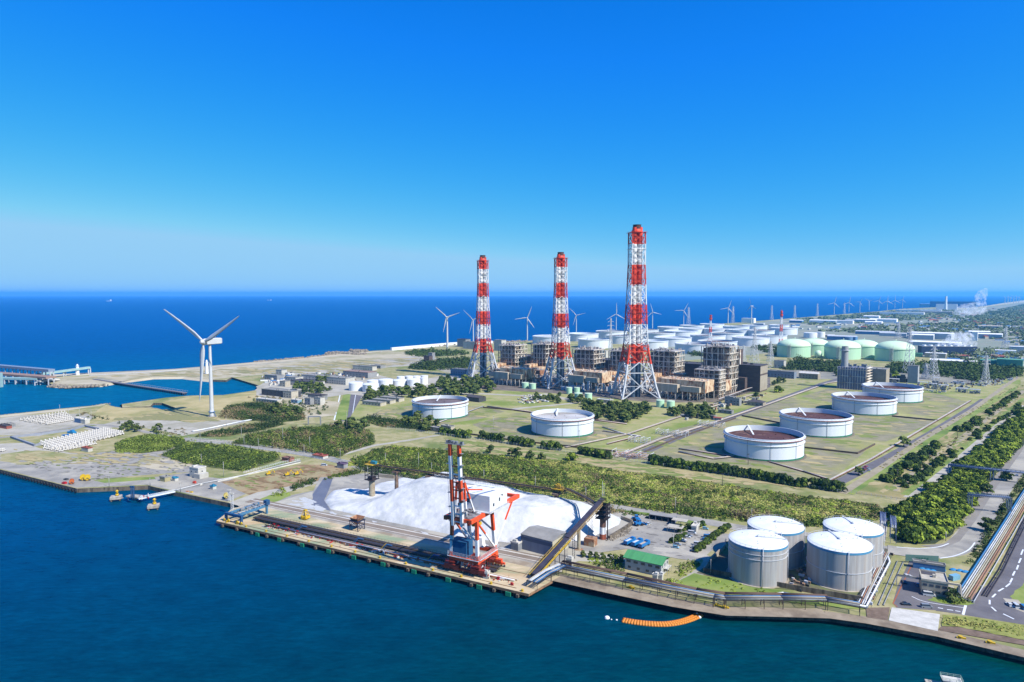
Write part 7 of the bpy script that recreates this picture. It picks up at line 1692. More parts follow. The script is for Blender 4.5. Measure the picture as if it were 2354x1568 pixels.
for k in range(2):
    t = thing('loading_arm', ['left','right'][k]+' tall blue loading arm folded upright on the berth platform', 'loading arm', G(302+k*5, 1147, -.1), R(-18), 'blue loading arms'); m = MB(); m.tube((0,0,0), (0,0,8.5), .35, 8); m.build('riser', blu, t); m = MB(); m.bar((0,0,8.5), (.5,-.9,.9), .35); m.bar((0,.3,8.5), (-.8,.4,1.2), .35); m.bar((.9,0,8), (1.0,0,1), .25); m.box((0,0,8.6), (1.4,.9,1)); m.build('arm', blu, t)
p = G(341,1147,0); m = MB(); m.tube((0,0,0), (0,0,4), .15, 6); m.tube((0,0,0), (0,0,1.4), .4, 8, 1); tag(m.build('beacon_post', [white, hy], None, p), 'white beacon post with red foot on the berth platform', 'beacon')
for k in range(5): m = MB(); m.box((0,0,.6), (1.4,1,1.2)); tag(m.build('pump_unit', [grey, offwh, hy, offwh, grey][k], None, G(322+k*4.2, 1143, 0), R(-18)), ORD[k]+' small pump unit from the left on the berth platform', 'pump', 'pump units on the berth')
# quay objects
def reel(px, py, r, w_, mm, label, rz=R(30)):
    t = thing('hose_reel', label, 'reel', G(px, py), rz, 'big boom reels on the quay'); m = MB()
    for s in (-1, 1): m.lathe([(.3,0),(r,0),(r,.2),(.3,.2)], 20, sm=False); 
    m = MB()
    for s in (-1, 1): m.tube((0,s*w_/2,r+.3), (0,s*(w_/2+.18),r+.3), r, 20)
    m.tube((0,-w_/2,r+.3), (0,w_/2,r+.3), r*.82, 18); m.build('drum', mm, t); m = MB()
    for s in (-1, 1): m.bar((-r,s*(w_/2+.4),0), (0,s*(w_/2+.4),r+.3), .25); m.bar((r,s*(w_/2+.4),0), (0,s*(w_/2+.4),r+.3), .25); m.bar((-r,s*(w_/2+.4),.1), (r,s*(w_/2+.4),.1), .25)
    m.build('stand', dgrey, t)
reel(191,1104,2.1,1.8,yb_,'left one of two big yellow reels on the left quay'); reel(201,1104.5,2.1,1.8,yb_,'right one of two big yellow reels on the left quay'); reel(165,1112,1.6,3.2,mat('reel_orange', C(226,120,60), .6),'orange hose reel machine on the left quay edge'); reel(520,1145,1.7,2,mat('reel_cream', C(230,210,120), .6),'pale yellow reel at the quay corner near the lattice masts')
for i, (x, y, w_, h, m1, lb) in enumerate([(148,1112,3,1.6,hy,'red brown winch frame left of the orange reel'),(152,1103,3,1.2,dgrey,'dark scrap machine behind the orange reel'),(447,1111,2.2,1.8,mat('unit_red', C(226,80,60), .5),'red fire pump unit on the middle quay'),(459,1115,3,1.2,offwh,'white valve set beside the red pump unit'),(440,1132,2.0,.8,yb_,'small yellow heap at the edge of the middle quay'),(431,1130,2,.5,mat('unit_orange', C(236,150,90), .6),'orange coil left of the yellow heap')]):
    m = MB(); m.box((0,0,h*.4), (w_,w_*.7,h*.8)); m.box((w_*.2,0,h*.9), (w_*.4,w_*.4,h*.3)); m.bar((-w_*.5,0,h), (w_*.3,w_*.2,h*.7), .15); tag(m.build('quay_machine', m1, None, G(x, y), R(-20)), lb, 'machine')
t = bldg('control_house', 'white stepped two block control house on the middle quay', 'building', G(455,1095), R(-28), 10, 7, 7, bwhite, offwh, win=[('f',2,1,1,1,4.5,0),('r',1,2,1,1,1.6,3)]); m = MB(); m.bb(1.5,8.5,-5,2.8,0,3.6); m.build('lower_block', bwhite, t)
for x, y, w_, d_, h, wl, rf, lb in [(380,1105,6,5,3,mat('shed_tan', C(196,186,140), .8),roofg,'tan shed with blue side door on the middle quay'),(403,1105,3,3,2,bwhite,mat('roof_teal', C(50,150,190), .6),'small white hut with teal roof near the control house'),(490,1124,3,3,2,bwhite,mat('roof_teal', C(50,150,190), .6),'small white hut with teal roof near the bare soil'),
   (185,971,12,6,4.5,rblue,offwh,'blue white site office by the left storage yard'),(196,973,8,5,4,bwhite,offwh,'white and blue cabin right of the site office'),(200,1037,10,4,3,bwhite,rred,'low white hut with red brown roof by the tetrapod yard'),(12,984,16,5,3,rred,roofd,'low red brown container at the left edge'),(23,981,12,5,3,grey,roofg,'low grey rack next to the red brown container'),(662,1059,9,5,2.4,rred,mat('roof_brown', C(160,120,104), .8),'low red brown enclosure at the top of the ramp'),(736,1052,12,6,2,offwh,rred,'low walled pink valve yard beside the road'),(787,1075,7,5,3.2,bgrey,mat('roof_mauve', C(120,100,130), .8),'mauve roofed hut at the corner of the scrub')]:
    bldg('quay_hut' if y > 1090 else 'site_hut', lb, 'hut', G(x, y), R(-28), w_, d_, h, wl, rf)
# diggers on the soil
for x, y, lb in [(617,1092,'yellow digger with raised arm on the bare soil field'),(660,1094,'small rusty digger in the middle of the bare soil field'),(682,1092,'small yellow digger furthest right on the bare soil field')]:
    t = thing('digger', lb, 'excavator', G(x, y), R(40), 'diggers on the bare soil'); m = MB(); m.bb(-1.8,1.8,-1.4,-.8,0,.8); m.bb(-1.8,1.8,.8,1.4,0,.8); m.build('track', dgrey, t); m = MB(); m.bb(-1.8,1.2,-1.2,1.2,.9,2.0); m.bb(.0,1.2,.2,1.2,2.0,3.0); m.build('body', yb_, t); m = MB(); m.bar((1.1,-.3,1.5), (3,-.3,4.4), .35); m.bar((3,-.3,4.4), (4.4,-.3,2.2), .3); m.box((4.5,-.3,1.9), (.8,.9,.8)); m.build('arm', yb_, t)
# pipe line along quay to ramp
piperack('pipe_line', 'white pipe line from the berth up beside the bare soil to the ramp', [(402,1129),(470,1112),(560,1094),(640,1072),(690,1060)], .8, [(-.4,.14,white),(.4,.14,offwh)], 8, legm=grey)
piperack('pipe_line', 'white pipe line past the foot of the big wind turbine', [(442,993),(480,986),(560,969),(580,966)], .8, [(-1,.4,white),(0,.4,white),(1,.4,offwh)], 10, legm=grey)
p = G(565,1110)
# pipe portal on the inland track
t = thing('pipe_portal', 'grey square pipe portal over the inland track behind the scrub', 'pipe bridge', G(708, 977), R(0)); m = MB(); 
for x in (0, 13): m.bar((x,0,0), (x,0,9), .6); m.bar((x,2,0), (x,2,9), .6)
m.bar((0,1,9), (13,1,9), 1.4, 1.0); m.build('frame', grey, t)
# ---------------------------------------------------------------- tetrapods
tp = MB()
for d in ((0,0,1),(.94,0,-.33),(-.47,.82,-.33),(-.47,-.82,-.33)): tp.tube((0,0,.9), (d[0]*1.3, d[1]*1.3, .9+d[2]*1.3), .52, 6, r2=.34)
TP = tp.mesh('tetrapod', mat('tetrapod_conc', C(234,230,222), .9, col2=C(212,206,196), scale=.4, rnd=.06))
cnt = 0
for poly, rows, cols, lb, g in [([(88,1022),(240,990),(288,999),(128,1038)], 11, 17, 'white concrete tetrapod in the densely packed rows of the walled yard', 'tetrapods in the dense rows'), ([(94,1032),(190,1018),(225,1022),(140,1040)], 5, 12, 'pale concrete tetrapod in the looser front rows', 'tetrapods in the loose front rows'), ([(38,967),(150,948),(172,968),(112,978)], 6, 15, 'pale concrete tetrapod in the back yard by the water', 'tetrapods in the back yard'), ([(0,1036),(10,1035),(12,1040),(0,1042)], 1, 3, 'white tetrapod at the left edge', 'tetrapods at the left edge')]:
    a, b, c, d = W(poly)
    for i in range(rows):
        for j in range(cols):
            u, v = (i+.5)/rows, (j+.5)/cols; q = a+(d-a)*u+(b-a)*v+(a-b+c-d)*(u*v); cnt += 1
            s = 1.9 if 'dense' in g else 1.5; o_ = ob('tetrapod', TP, None, q, random.uniform(0, 2)); o_.scale = (s,)*3; tag(o_, lb, 'tetrapod', g)
for q, lb in [([(26,1007),(95,1000),(160,991)], 'grey blue low wall at the back of the tetrapod yard'),([(26,1007),(80,1026)], 'grey blue low wall at the left of the tetrapod yard'),([(80,1026),(150,1012),(235,990)], 'grey blue low wall in front of the sand pit in the tetrapod yard'),([(235,990),(195,981),(160,991)], 'grey blue low wall at the right back of the tetrapod yard')]: wall(lb, q, 2, 1.6, mat('wall_bluegrey', C(170,176,190), .8), name='yard_wall')
m = MB(); m.box((0,0,1), (8,4,2)); m.box((1,0,2.6), (3,3,1.6)); tag(m.build('covered_machine', tarp, None, G(165,996), R(-20)), 'blue covered machine in the tetrapod yard, further back', 'covered machine'); m = MB(); m.box((0,0,.8), (9,3,1.4)); m.box((2,0,1.8), (3,2,1)); tag(m.build('covered_machine', tblu, None, G(152,1003), R(-20)), 'blue low covered barge shape in the tetrapod yard, nearer', 'covered machine')
# breakwater, jetties and lighthouse
t = thing('breakwater_pier', 'long dark pier crossing the inner harbour to the dune grass', 'pier', G(217,876,-3)); a = Vector((0,0,0)); b = G(425,908,-3)-G(217,876,-3); m = MB(); m.bar(a+Vector((0,0,3.0)), b+Vector((0,0,3.0)), 7, 1.0); m.build('deck', mat('pier_deck', C(138,132,138), .9), t)
for k in range(44): m = MB(); m.bar(Vector((0,-4,2)), Vector((0,4,2)), 1.0); m.bar(Vector((0,-3,-2)), Vector((0,-3,2.6)), 1.2); m.bar(Vector((0,3,-2)), Vector((0,3,2.6)), 1.2); m.build('pile_bent', mat('pier_dark', C(60,60,84), .8), t, b*k/43)
m = MB(); s = Vector((-b.normalized().y, b.normalized().x, 0))*4.3
for sg in (-1, 1): m.bar(a+s*sg+Vector((0,0,5.2)), b+s*sg+Vector((0,0,5.2)), .4)
for k in range(40): m.bar(b*k/40+s+Vector((0,0,3.6)), b*k/40+s+Vector((0,0,5.2)), .3)
m.build('railing', galv, t)
def lighthouse(px, py, yt, label):
    t = thing('lighthouse', label, 'lighthouse', G(px, py)); H = HT(px, py, yt); m = MB(); m.lathe([(2.9,0),(2.2,H*.8),(2.9,H*.8),(2.9,H*.83),(1.5,H*.83),(1.5,H*.94),(.3,H)], 18, sm=False); m.build('tower', white, t)
lighthouse(178.5, 862, 837, 'white lighthouse tower on the far sand spit'); lighthouse(475.5, 859, 827, 'white lighthouse tower behind the big wind turbine')
def jetty(x0, y0, x1, y1, z, w_, label, roof, h=4, z1=None):
    a = G(x0, y0, -3); b = G(x1, y1, -3); d = b-a; t = thing('conveyor_jetty', label, 'jetty', a); m = MB(); z1 = z if z1 is None else z1
    m.bar(Vector((0,0,z)), d+Vector((0,0,z1)), w_, h); m.build('gallery', roof, t); n = int(d.length/22)+1
    for k in range(n+1):
        q = d*k/n; zz = z+(z1-z)*k/n-h/2; m = MB(); m.bar(Vector((0,-w_*.4,zz-.5)), Vector((0,w_*.4,zz-.5)), 1.2)
        for s in (-1, 1): m.bar(Vector((0,s*w_*.4,-1)), Vector((0,s*w_*.4,zz)), 1.3)
        m.build('trestle', galv, t, q)
jetty(-60,862,120,880,20,10,'upper covered conveyor jetty slanting in from the left edge', mat('jetty_grey', C(150,170,196), .7)); jetty(-40,872,118,885,12,16,'brown decked trestle below the upper conveyor jetty at the left edge', mat('jetty_brown', C(180,150,134), .8), 3)
teal = mat('jetty_teal', C(176,214,214), .6); jetty(88,876,206,863,11,7,'teal conveyor gallery rising to the spit at the left', teal, 3.4, 14); jetty(-60,881,90,884,9,9,'lower pale teal jetty at the left edge', teal, 3); jetty(86,885,132,880,6,14,'small pale dolphin platform below the teal gallery', offwh, 2)
t = thing('jetty_tower', 'pale teal tower at the very left edge by the jetties', 'tower', G(0, 890, -3)); m = MB(); m.bb(-3,3,-3,3,0,22); m.build('tower', teal, t)
# ships at sea
for x, y, L, lb in [(251,692.5,110,'white ship on the open sea at the left'),(622,690.5,40,'tiny white boat near the horizon, right one'),(616,690.5,26,'tiny white boat near the horizon, left one')]:
    t = thing('ship', lb, 'ship', G(x, y, -3), R(4), 'boats on the open sea'); m = MB(); w_ = L*.08; m.add([(-L/2,-w_,9),(L*.4,-w_,9),(L/2,0,12),(L*.4,w_,9),(-L/2,w_,9),(-L*.47,-w_*.8,-1),(L*.38,-w_*.8,-1),(L*.44,0,-1),(L*.38,w_*.8,-1),(-L*.47,w_*.8,-1)], [(0,1,2,3,4),(5,6,1,0),(6,7,2,1),(7,8,3,2),(8,9,4,3),(9,5,0,4)]); m.build('hull', white, t); m = MB(); m.bb(L*.15,L*.35,-w_*.8,w_*.8,9,L*.2+9); m.build('superstructure', white, t)
# riprap, each patch countless
def rocks(name, pts, n, s, z=-.6, wd=6):
    P = W(pts); m = MB()
    for k in range(n):
        i = random.randrange(len(P)-1); q = P[i]+(P[i+1]-P[i])*random.random(); q += Vector((random.gauss(0, wd), random.gauss(0, wd), 0)); r = s*random.uniform(.5, 1.3)
        v = []; 
        for dz, rr in ((0, 1), (.7, .8), (1.1, .3)):
            for a in range(5): t_ = a*1.257+random.uniform(-.2,.2); v.append((q.x+rr*r*math.cos(t_), q.y+rr*r*math.sin(t_), z+dz*r))
        m.add(v, [(a, (a+1) % 5, 5+(a+1) % 5, 5+a) for a in range(5)]+[(5+a, 5+(a+1) % 5, 10+(a+1) % 5, 10+a) for a in range(5)]+[(10,11,12,13,14)])
    tag(m.build(name, stone), kind='stuff')
rocks('riprap', [(120,884),(160,888),(235,884)], 260, 2.4, -2, 4); rocks('riprap', [(762,812),(800,813),(832,815)], 120, 5, -2, 6); rocks('riprap', [(812,807),(838,808)], 90, 5, -2, 5); rocks('riprap', [(-10,954),(100,944),(215,932),(243,927)], 340, 1.1, -1.6, 1.6); rocks('riprap', [(588,832.5),(700,822.5),(800,811.5)], 200, 3, -1, 3)
rocks('riprap', [(1403,1242),(1430,1228),(1450,1214)], 120, .7, 0, 1.4); rocks('riprap', [(1228,784),(1100,789),(900,803)], 200, 4, -1, 4)
# shore works wall at the coast
wall('long white sea wall along the coast left of the chimneys', [(900,805.5),(1040,793),(1130,789)], 7, 5, white, 'sea_wall')
# poles and lamps
PL = MB(); PL.tube((0,0,0), (0,0,10), .2, 6, r2=.13); PLM = PL.mesh('pole', mat('pole_conc', C(206,204,200), .7)); AR = MB(); AR.bar((-.9,0,9.2), (.9,0,9.2), .16); AR.bar((-.7,0,8.5), (.7,0,8.5), .14); ARM = AR.mesh('crossarm', dgrey)
DPL = mat('pole_dark', C(110,96,90), .8); PD = MB(); PD.tube((0,0,0), (0,0,10), .22, 6, r2=.14); PDM = PD.mesh('pole', DPL)
PO = [(594,1036,1008),(561,1025,1000),(699,1054,1022),(712,1031,1003),(685,1075,0),(782,1057,1031),(845,1096,1068),(886,1068,1041),(992,1088,1063),(1112,1107,1080),(1230,1124,1094),(1346,1148,1120),(1552,1177,1142),(1727,1196,1168),(1975,1222,1185),(2030,1228,1190),(460,1016,992),(555,1008,980),(650,1016,983),(684,1022,1010),(520,981,955),(210,966,940),(183,962,935),(138,956,930),(158,958,938),(279,983,967),(320,988,973),(365,998,980),
      (740,980,958),(797,985,945),(970,990,950),(962,1076,1040),(1331,1032,988),(1134,985,955),(514,1096,1061),(463,1069,1043),(430,1096,0),(251,1119,1093),(345,1117,1098),(415,1132,1108),(1667,1262,1238),(1633,1320,1285),(1547,1258,1225),(2173,1244,1222),(2256,1000,0)]
PC = {}; PO.sort()
for x, yb, yt in PO:
    if not yt: continue
    p = G(x, yb); H = HT(x, yb, yt); near = 'beside the road through the scrub' if 430 < x < 1000 and yb < 1090 else 'behind the salt heap' if 840 < x < 1450 else 'on the left quay and yards' if x < 430 else 'around the right hand yards'
    t = thing('utility_pole', '%s pale pole counted left to right, %s' % (ORD[PC.setdefault(near, 0)], near), 'pole', p, random.uniform(-.8, .8), 'pale poles '+near)
    PC[near] += 1; o_ = ob('pole', PLM, t); o_.scale = (1, 1, H/10); o_ = ob('crossarm', ARM, t, (0,0,H-10))
for x, yb, yt in [(1507,934,0),(1553,1024,0),(1660,1116,1090),(1719,1069,1044),(1752,1112,0),(2062,1102,1080),(2135,1070,1045),(2200,1008,980),(2298,1070,0),(2400,1045,1010),(2388,1043,0)]:
    if not yt or x > 2353: continue
    t = thing('yard_lamp_post', 'dark lamp post near x %d' % x, 'lamp post', G(x, yb), 0, 'dark lamp posts of the tank yard'); t['label'] = {1660:'dark lamp post in the hedge line in front of the nearest rusty tank',1719:'dark lamp post in front of the nearest floating roof tank',2062:'dark lamp post by the strip of reeds',2135:'dark lamp post at the edge of the tank yard',2200:'dark lamp post further along the tank yard edge'}[x]
    H = HT(x, yb, yt); o_ = ob('pole', PDM, t); o_.scale = (1,1,H/10); m = MB(); m.box((0,0,H), (1.6,.6,.4)); m.build('lamp_head', dgrey, t)
# ---------------------------------------------------------------- wild scrub (nobody could count it)
SC1 = [yel, ygr, yel, ygr, bro_m, ybr, bro_d]; SC2 = [bro_l, bro_m, ygr, bro_d, pine_m]; SC3 = [ybr, pine_m, bro_d, pine_d]; SCD = [bro_m, bro_d, pine_m, bro_d, ygr]
def floor_(poly, jag=.8): patch('scrub_ground', poly, under, jag, 5)
A1 = [(790,1070),(860,1035),(905,1024),(1010,1034),(1150,1048),(1300,1060),(1420,1082),(1560,1098),(1700,1120),(1860,1142),(2020,1160),(2040,1185),(1990,1205),(1900,1212),(1780,1205),(1600,1186),(1480,1170),(1380,1155),(1250,1145),(1100,1122),(900,1084),(830,1072)]
floor_(A1); scrub('scrub', A1, 2.1, 1.9, 1.3, 28, .38, SC1, patchy=.017)
scrub('scrub', A1, 8, 3.4, 3.2, 90, .42, [bro_d, pine_m, bro_d], dens=.4, patchy=.03); scrub('scrub', A1, 10, 4.2, 2.5, 120, .42, [bro_l, ygr, bro_l], dens=.35); scrub('scrub', A1, 13, 4.5, 2.3, 110, .42, [ybr, ybr, yel], dens=.35)
A1b = [(800,1060),(860,1036),(960,1030),(1150,1052),(1250,1075),(1330,1110),(1300,1140),(1100,1118),(900,1082),(820,1070)]
scrub('scrub', A1b, 3.4, 2.4, 4.2, 34, .5, SCD, dens=.75, patchy=.01)
A2 = [(1400,1152),(1600,1172),(1800,1190),(1960,1196),(2010,1204),(1950,1214),(1800,1212),(1600,1190),(1420,1160)]
scrub('scrub', A2, 2.4, 2.2, 4.2, 34, .45, [bro_d, bro_m, bro_d, ygr, ybr], dens=.85)
A3 = [(530,1020),(570,1000),(640,990),(760,978),(830,982),(860,1000),(860,1020),(800,1040),(780,1052),(700,1040),(600,1026)]
floor_(A3); scrub('scrub', A3, 2.7, 2.3, 4.0, 32, .48, SCD+[ybr], patchy=.016)
A4 = [(370,1046),(430,1018),(530,1026),(640,1045),(645,1055),(600,1070),(560,1084),(480,1074),(420,1064)]
floor_(A4); scrub('scrub', A4, 9, 3, 4.6, 90, .45, [pine_m, bro_d, bro_l], dens=.4); scrub('scrub', A3, 9, 3.2, 5, 90, .45, [pine_m, bro_d, ybr], dens=.5); scrub('scrub', A4, 2.6, 2.2, 3.8, 32, .45, SCD, patchy=.02)
A5 = [(265,1040),(262,1020),(300,1005),(350,1000),(420,1006),(428,1020),(380,1036),(330,1042)]
floor_(A5); scrub('scrub', A5, 2.3, 1.8, 2.6, 26, .42, [ygr, bro_m, bro_d, ygr])
for q in [[(445,1005),(480,994),(560,978),(620,972),(660,975),(600,990),(520,1004)],[(500,960),(520,935),(590,925),(640,930),(700,950),(700,965),(640,972),(560,966)],[(820,966),(850,958),(960,972),(1010,980),(1000,990),(920,985),(880,982)]]:
    floor_(q); scrub('scrub', q, 3.0, 2.3, 3.6, 28, .55, SC3)
for q in [[(560,912),(700,900),(760,930),(740,960),(690,950),(600,930)],[(140,945),(230,950),(250,965),(220,968)],[(250,978),(300,968),(345,985),(330,990),(280,984)]]: scrub('scrub', q, 6, 2.2, 3, 26, .6, SC3, dens=.5)
scrub('scrub', [(345,985),(440,985),(430,1002),(350,1000)], 5, 2, 2.5, 24, .5, SC3, dens=.35)
scrub('scrub', [(815,1072),(845,1062),(940,1090),(1180,1140),(1330,1168),(1330,1176),(1150,1148),(930,1100),(850,1092)], 2.6, 1.9, 3.6, 28, .42, [pine_d, bro_d, pine_m])
scrub('scrub', [(1380,1172),(1400,1168),(1500,1184),(1495,1192),(1400,1180)], 2.2, 1.5, 2.6, 28, .4, [bro_d, pine_m, ybr])
scrub('scrub', [(1335,1285),(1380,1282),(1445,1290),(1440,1320),(1400,1315)], 2.2, 1.4, 2.2, 30, .35, [bro_l, bro_m, bro_d])
scrub('scrub', [(1440,1318),(1560,1345),(1565,1335),(1500,1328)], 2.0, 1.0, 1.5, 24, .33, [bro_l, bro_m])
scrub('scrub', [(1560,1300),(1600,1292),(1610,1300),(1570,1328),(1550,1325)], 1.8, 1.1, 1.8, 26, .33, [bro_l, bro_m])
scrub('scrub', [(1545,1345),(1595,1322),(1750,1352),(1850,1376),(1700,1370)], 2.4, 1.0, 1.0, 20, .33, [bro_l, ygr, bro_m], dens=.5)
scrub('scrub', [(2160,1384),(2190,1372),(2230,1386),(2200,1392)], 1.4, 1.2, 2.0, 30, .33, [bro_l, bro_m, ygr])
scrub('scrub', [(740,1104),(800,1096),(840,1085),(812,1082),(770,1090)], 2.2, 1.6, 3, 28, .4, [bro_m, bro_d])
scrub('scrub', [(668,1132),(665,1120),(730,1098),(726,1110)], 2.0, 1.6, 3, 28, .4, [pine_d, bro_d])
scrub('scrub', [(625,1140),(650,1125),(668,1132),(650,1145)], 2.2, 1.6, 2, 28, .4, [bro_l, bro_m])
scrub('scrub', [(2166,1416),(2353,1440),(2500,1475),(2353,1465),(2200,1440),(2168,1438)], 1.3, .8, .7, 14, .33, [yel, ygr, yel])
scrub('scrub', [(2218,1300),(2240,1296),(2360,1108),(2360,1080),(2300,1165)], 1.9, 1.6, 2.4, 28, .38, [pine_d, bro_d, pine_m])
# hedge rows beside the lanes on the right
for a, b, n_, s_ in [((2030,1108),(2345,905),70,1.2),((2080,1118),(2353,930),60,1.0)]:
    pts = []
    for k in range(n_):
        f = (k/n_); 
        if math.sin(f*23)+math.sin(f*9) < -.5: continue
        q = G(a[0]+(b[0]-a[0])*f, a[1]+(b[1]-a[1])*f); pts.append(q)
    for q in pts: tree('bush', q+Vector((random.uniform(-4,4), random.uniform(-4,4), 0)), random.uniform(1.3, 2.1)*s_, 'dark bush in the '+('left' if a[0] == 2030 else 'right')+' ragged row between the gravel lanes', ('left' if a[0] == 2030 else 'right')+' bush row between gravel lanes', 'bush', 'lane_bush')
scrub('scrub', [(2035,1112),(2130,1050),(2345,900),(2353,905),(2150,1060),(2060,1120)], 4.2, 1.6, 1.9, 22, .5, [ygr, bro_d, ybr, bro_m], dens=.45)
scrub('scrub', [(1985,1085),(2140,990),(2345,880),(2350,888),(2140,1010),(2030,1085)], 4.5, 1.0, .9, 18, .5, [ybr, yel], dens=.4)
# ---------------------------------------------------------------- the right hand wood, every tree its own
WD = [(2052,1192),(2075,1175),(2160,1118),(2250,1040),(2353,945),(2395,930),(2395,960),(2320,1040),(2275,1090),(2240,1145),(2200,1205),(2160,1240),(2110,1246),(2066,1243)]
P = scatter(WD, 7.2, .3)
P = P[np.argsort(P[:, 1])][:300]
for x, y in P: tree('broad', (x, y), random.uniform(1.05, 1.45), 'round crowned tree in the dense wood beside the right hand road', 'trees of the wood by the right hand road', zs=random.uniform(.8, 1.1)*.95)
scrub('scrub', WD, 4.2, 3.2, 4.2, 30, .55, [bro_d, bro_m, pine_m, bro_l], patchy=.012)
# single trees
ST_ = [('pine',2077,1027,1.3,'lone dark pine by the refinery road bend'),('pine',1973,1092,.9,'small lone tree beside the parked cars and the dark refinery road'),('pine',2268,1156-20,1.0,'roadside pine between the two pipe bridges'),('pine',2313,985+120,1.1,'roadside pine beyond the second pipe bridge'),('pine',2268,1222,1.1,'lone roadside pine near the bend of the right hand road'),('pine',2302,1180,.7,'small roadside pine at the nearer pipe bridge'),
       ('pine',1672,948,.9,'dark tree beside the hip roofed garage'),('pine',1737,915,1.1,'round dark tree in front of the brown power block'),('broad',1788,902,1.6,'big round dark tree on the lawn left of the ribbed power block'),('broad',2055,868,1.8,'rounded green tree between the ribbed block and the cube tower'),('broad',1550,1030-10,.01,'x'),
       ('pine',1264,916,1.0,'left one of two round dark trees at the foot of the middle chimney'),('pine',1285,914,1.0,'right one of two round dark trees at the foot of the middle chimney'),('broad',1312,1058,1.1,'bright green lone tree in the wild grass below the hedge'),('pine',2187,1382,.8,'dark bushy tree beside the cream gatehouse'),
       ('pine',1127,1042,1.0,'dark tree in the dry grass, third of a short row'),('pine',1176,1050,1.0,'dark tree in the dry grass right of the row'),('pine',1190,1052,1.2,'dark round tree in the dry grass, fourth of a short row'),('pine',1219,1054,.9,'dark tree in the dry grass, fifth of a short row'),('pine',1244,1056,.8,'dark tree in the dry grass, last of a short row')]
for k_, x, y, s_, lb in ST_:
    if s_ > .1: tree(k_, G(x, y), s_, lb, None)
# hedges along the fence, each bush clump its own
i = 0
for x0, x1, y0, y1, n_ in [(1015,1075,998,1006,7),(1108,1150,1008,1016,5),(1176,1222,1020,1027,5),(1248,1282,1030,1034,3),(1335,1395,1044,1054,6),(1502,1722,1066,1098,24),(1734,1802,1100,1112,8),(1817,1835,1115,1118,2),(1848,1858,1119,1121,1),(1868,1930,1121,1130,7)]:
    i += 1
    for k in range(n_):
        f = k/max(1, n_-1); q = G(x0+(x1-x0)*f, y0+(y1-y0)*f); tree('bush', q, random.uniform(1.9, 2.4), 'clipped dark bush in the %s hedge from the left along the fence' % ORD[i-1], '%s hedge along the fence' % ORD[i-1], 'bush', 'hedge_bush', zs=1.35)
for x0, x1, y0, y1, n_, lb in [(1600,1672,1268,1213,20,'dark hedge bush beside the right row of parked cars'),(1563,1615,1222,1207,6,'dark bush at the head of the car park'),(1548,1572,1248,1235,4,'dark bush between the yard and the left parked cars'),(1340,1445,1280,1292,8,'small round topped tree in a row before the green roofed office')]:
    for k in range(n_): f = (k+random.uniform(-.2,.2))/max(1, n_-1); q = G(x0+(x1-x0)*f, y0+(y1-y0)*f); tree('bush' if 'tree' not in lb else 'pine', q, random.uniform(1.0,1.3) if 'tree' not in lb else .42, lb, lb+' row', 'bush' if 'tree' not in lb else 'tree', 'hedge_bush' if 'tree' not in lb else 'small_tree', zs=1.1)
# groves of dark pines
def grove(poly, sp, s_, label, kind='pine', cap=80):
    P = scatter(poly, sp, .4); P = P[np.argsort(P[:, 1])][:cap]
    for x, y in P: tree(kind, (x, y), s_*random.uniform(.8, 1.2), label, 'trees: '+label, zs=random.uniform(.85,1.15))
grove([(1338,968),(1345,935),(1400,920),(1480,925),(1490,955),(1440,975),(1390,968)], 11, 1.25, 'dark pine in the loose grove before the tallest chimney', cap=60)
grove([(1536,955),(1545,944),(1620,940),(1645,950),(1635,965),(1575,962)], 10, 1.1, 'dark pine in the small grove by the refinery road')
grove([(1305,925),(1312,915),(1360,925),(1350,932)], 8, .9, 'low dark pine left of the grove before the tallest chimney')
grove([(1225,920),(1232,912),(1290,920),(1285,928)], 8, .8, 'low dark hedge pine below the middle chimney')
grove([(870,908),(900,900),(1000,898),(1010,880),(1060,872),(1128,882),(1130,902),(1080,910),(960,916),(900,916)], 15, 1.5, 'dark pine in the long grove before the leftmost chimney', cap=75)
grove([(830,915),(850,905),(880,912),(870,925),(840,925)], 11, 1.2, 'dark pine in the clump above the grey sheds')
grove([(672,895),(690,880),(760,898),(740,908),(700,905)], 11, 1.1, 'dark pine beside the white office building', cap=30)
grove([(725,888),(735,870),(760,872),(762,886)], 12, 1.3, 'taller dark pine close to the white office building')
grove([(590,935),(620,925),(700,940),(690,960),(640,962)], 11, 1.0, 'dark bushy pine right of the big wind turbine', cap=18)
grove([(760,985),(800,972),(850,990),(830,1002)], 11, 1.2, 'dark pine at the lower end of the straight road')
grove([(905,972),(960,960),(1010,985),(980,992)], 13, 1.2, 'dark pine below the leftmost floating roof tank', cap=22)
grove([(255,992),(290,978),(330,992),(310,1002)], 10, .8, 'dark bushy pine left of the turbine pad', cap=30); grove([(343,995),(368,986),(372,996),(355,1002)], 9, .8, 'dark pine in the clump below the turbine pad', cap=12)
grove([(1908,862),(1930,852),(1925,868)], 10, 1, 'dark low pine left of the ribbed block base'); grove([(1770,884),(1800,876),(1806,880),(1780,888)], 10, .9, 'low dark pine on the lawn by the blue grey shed', cap=12)
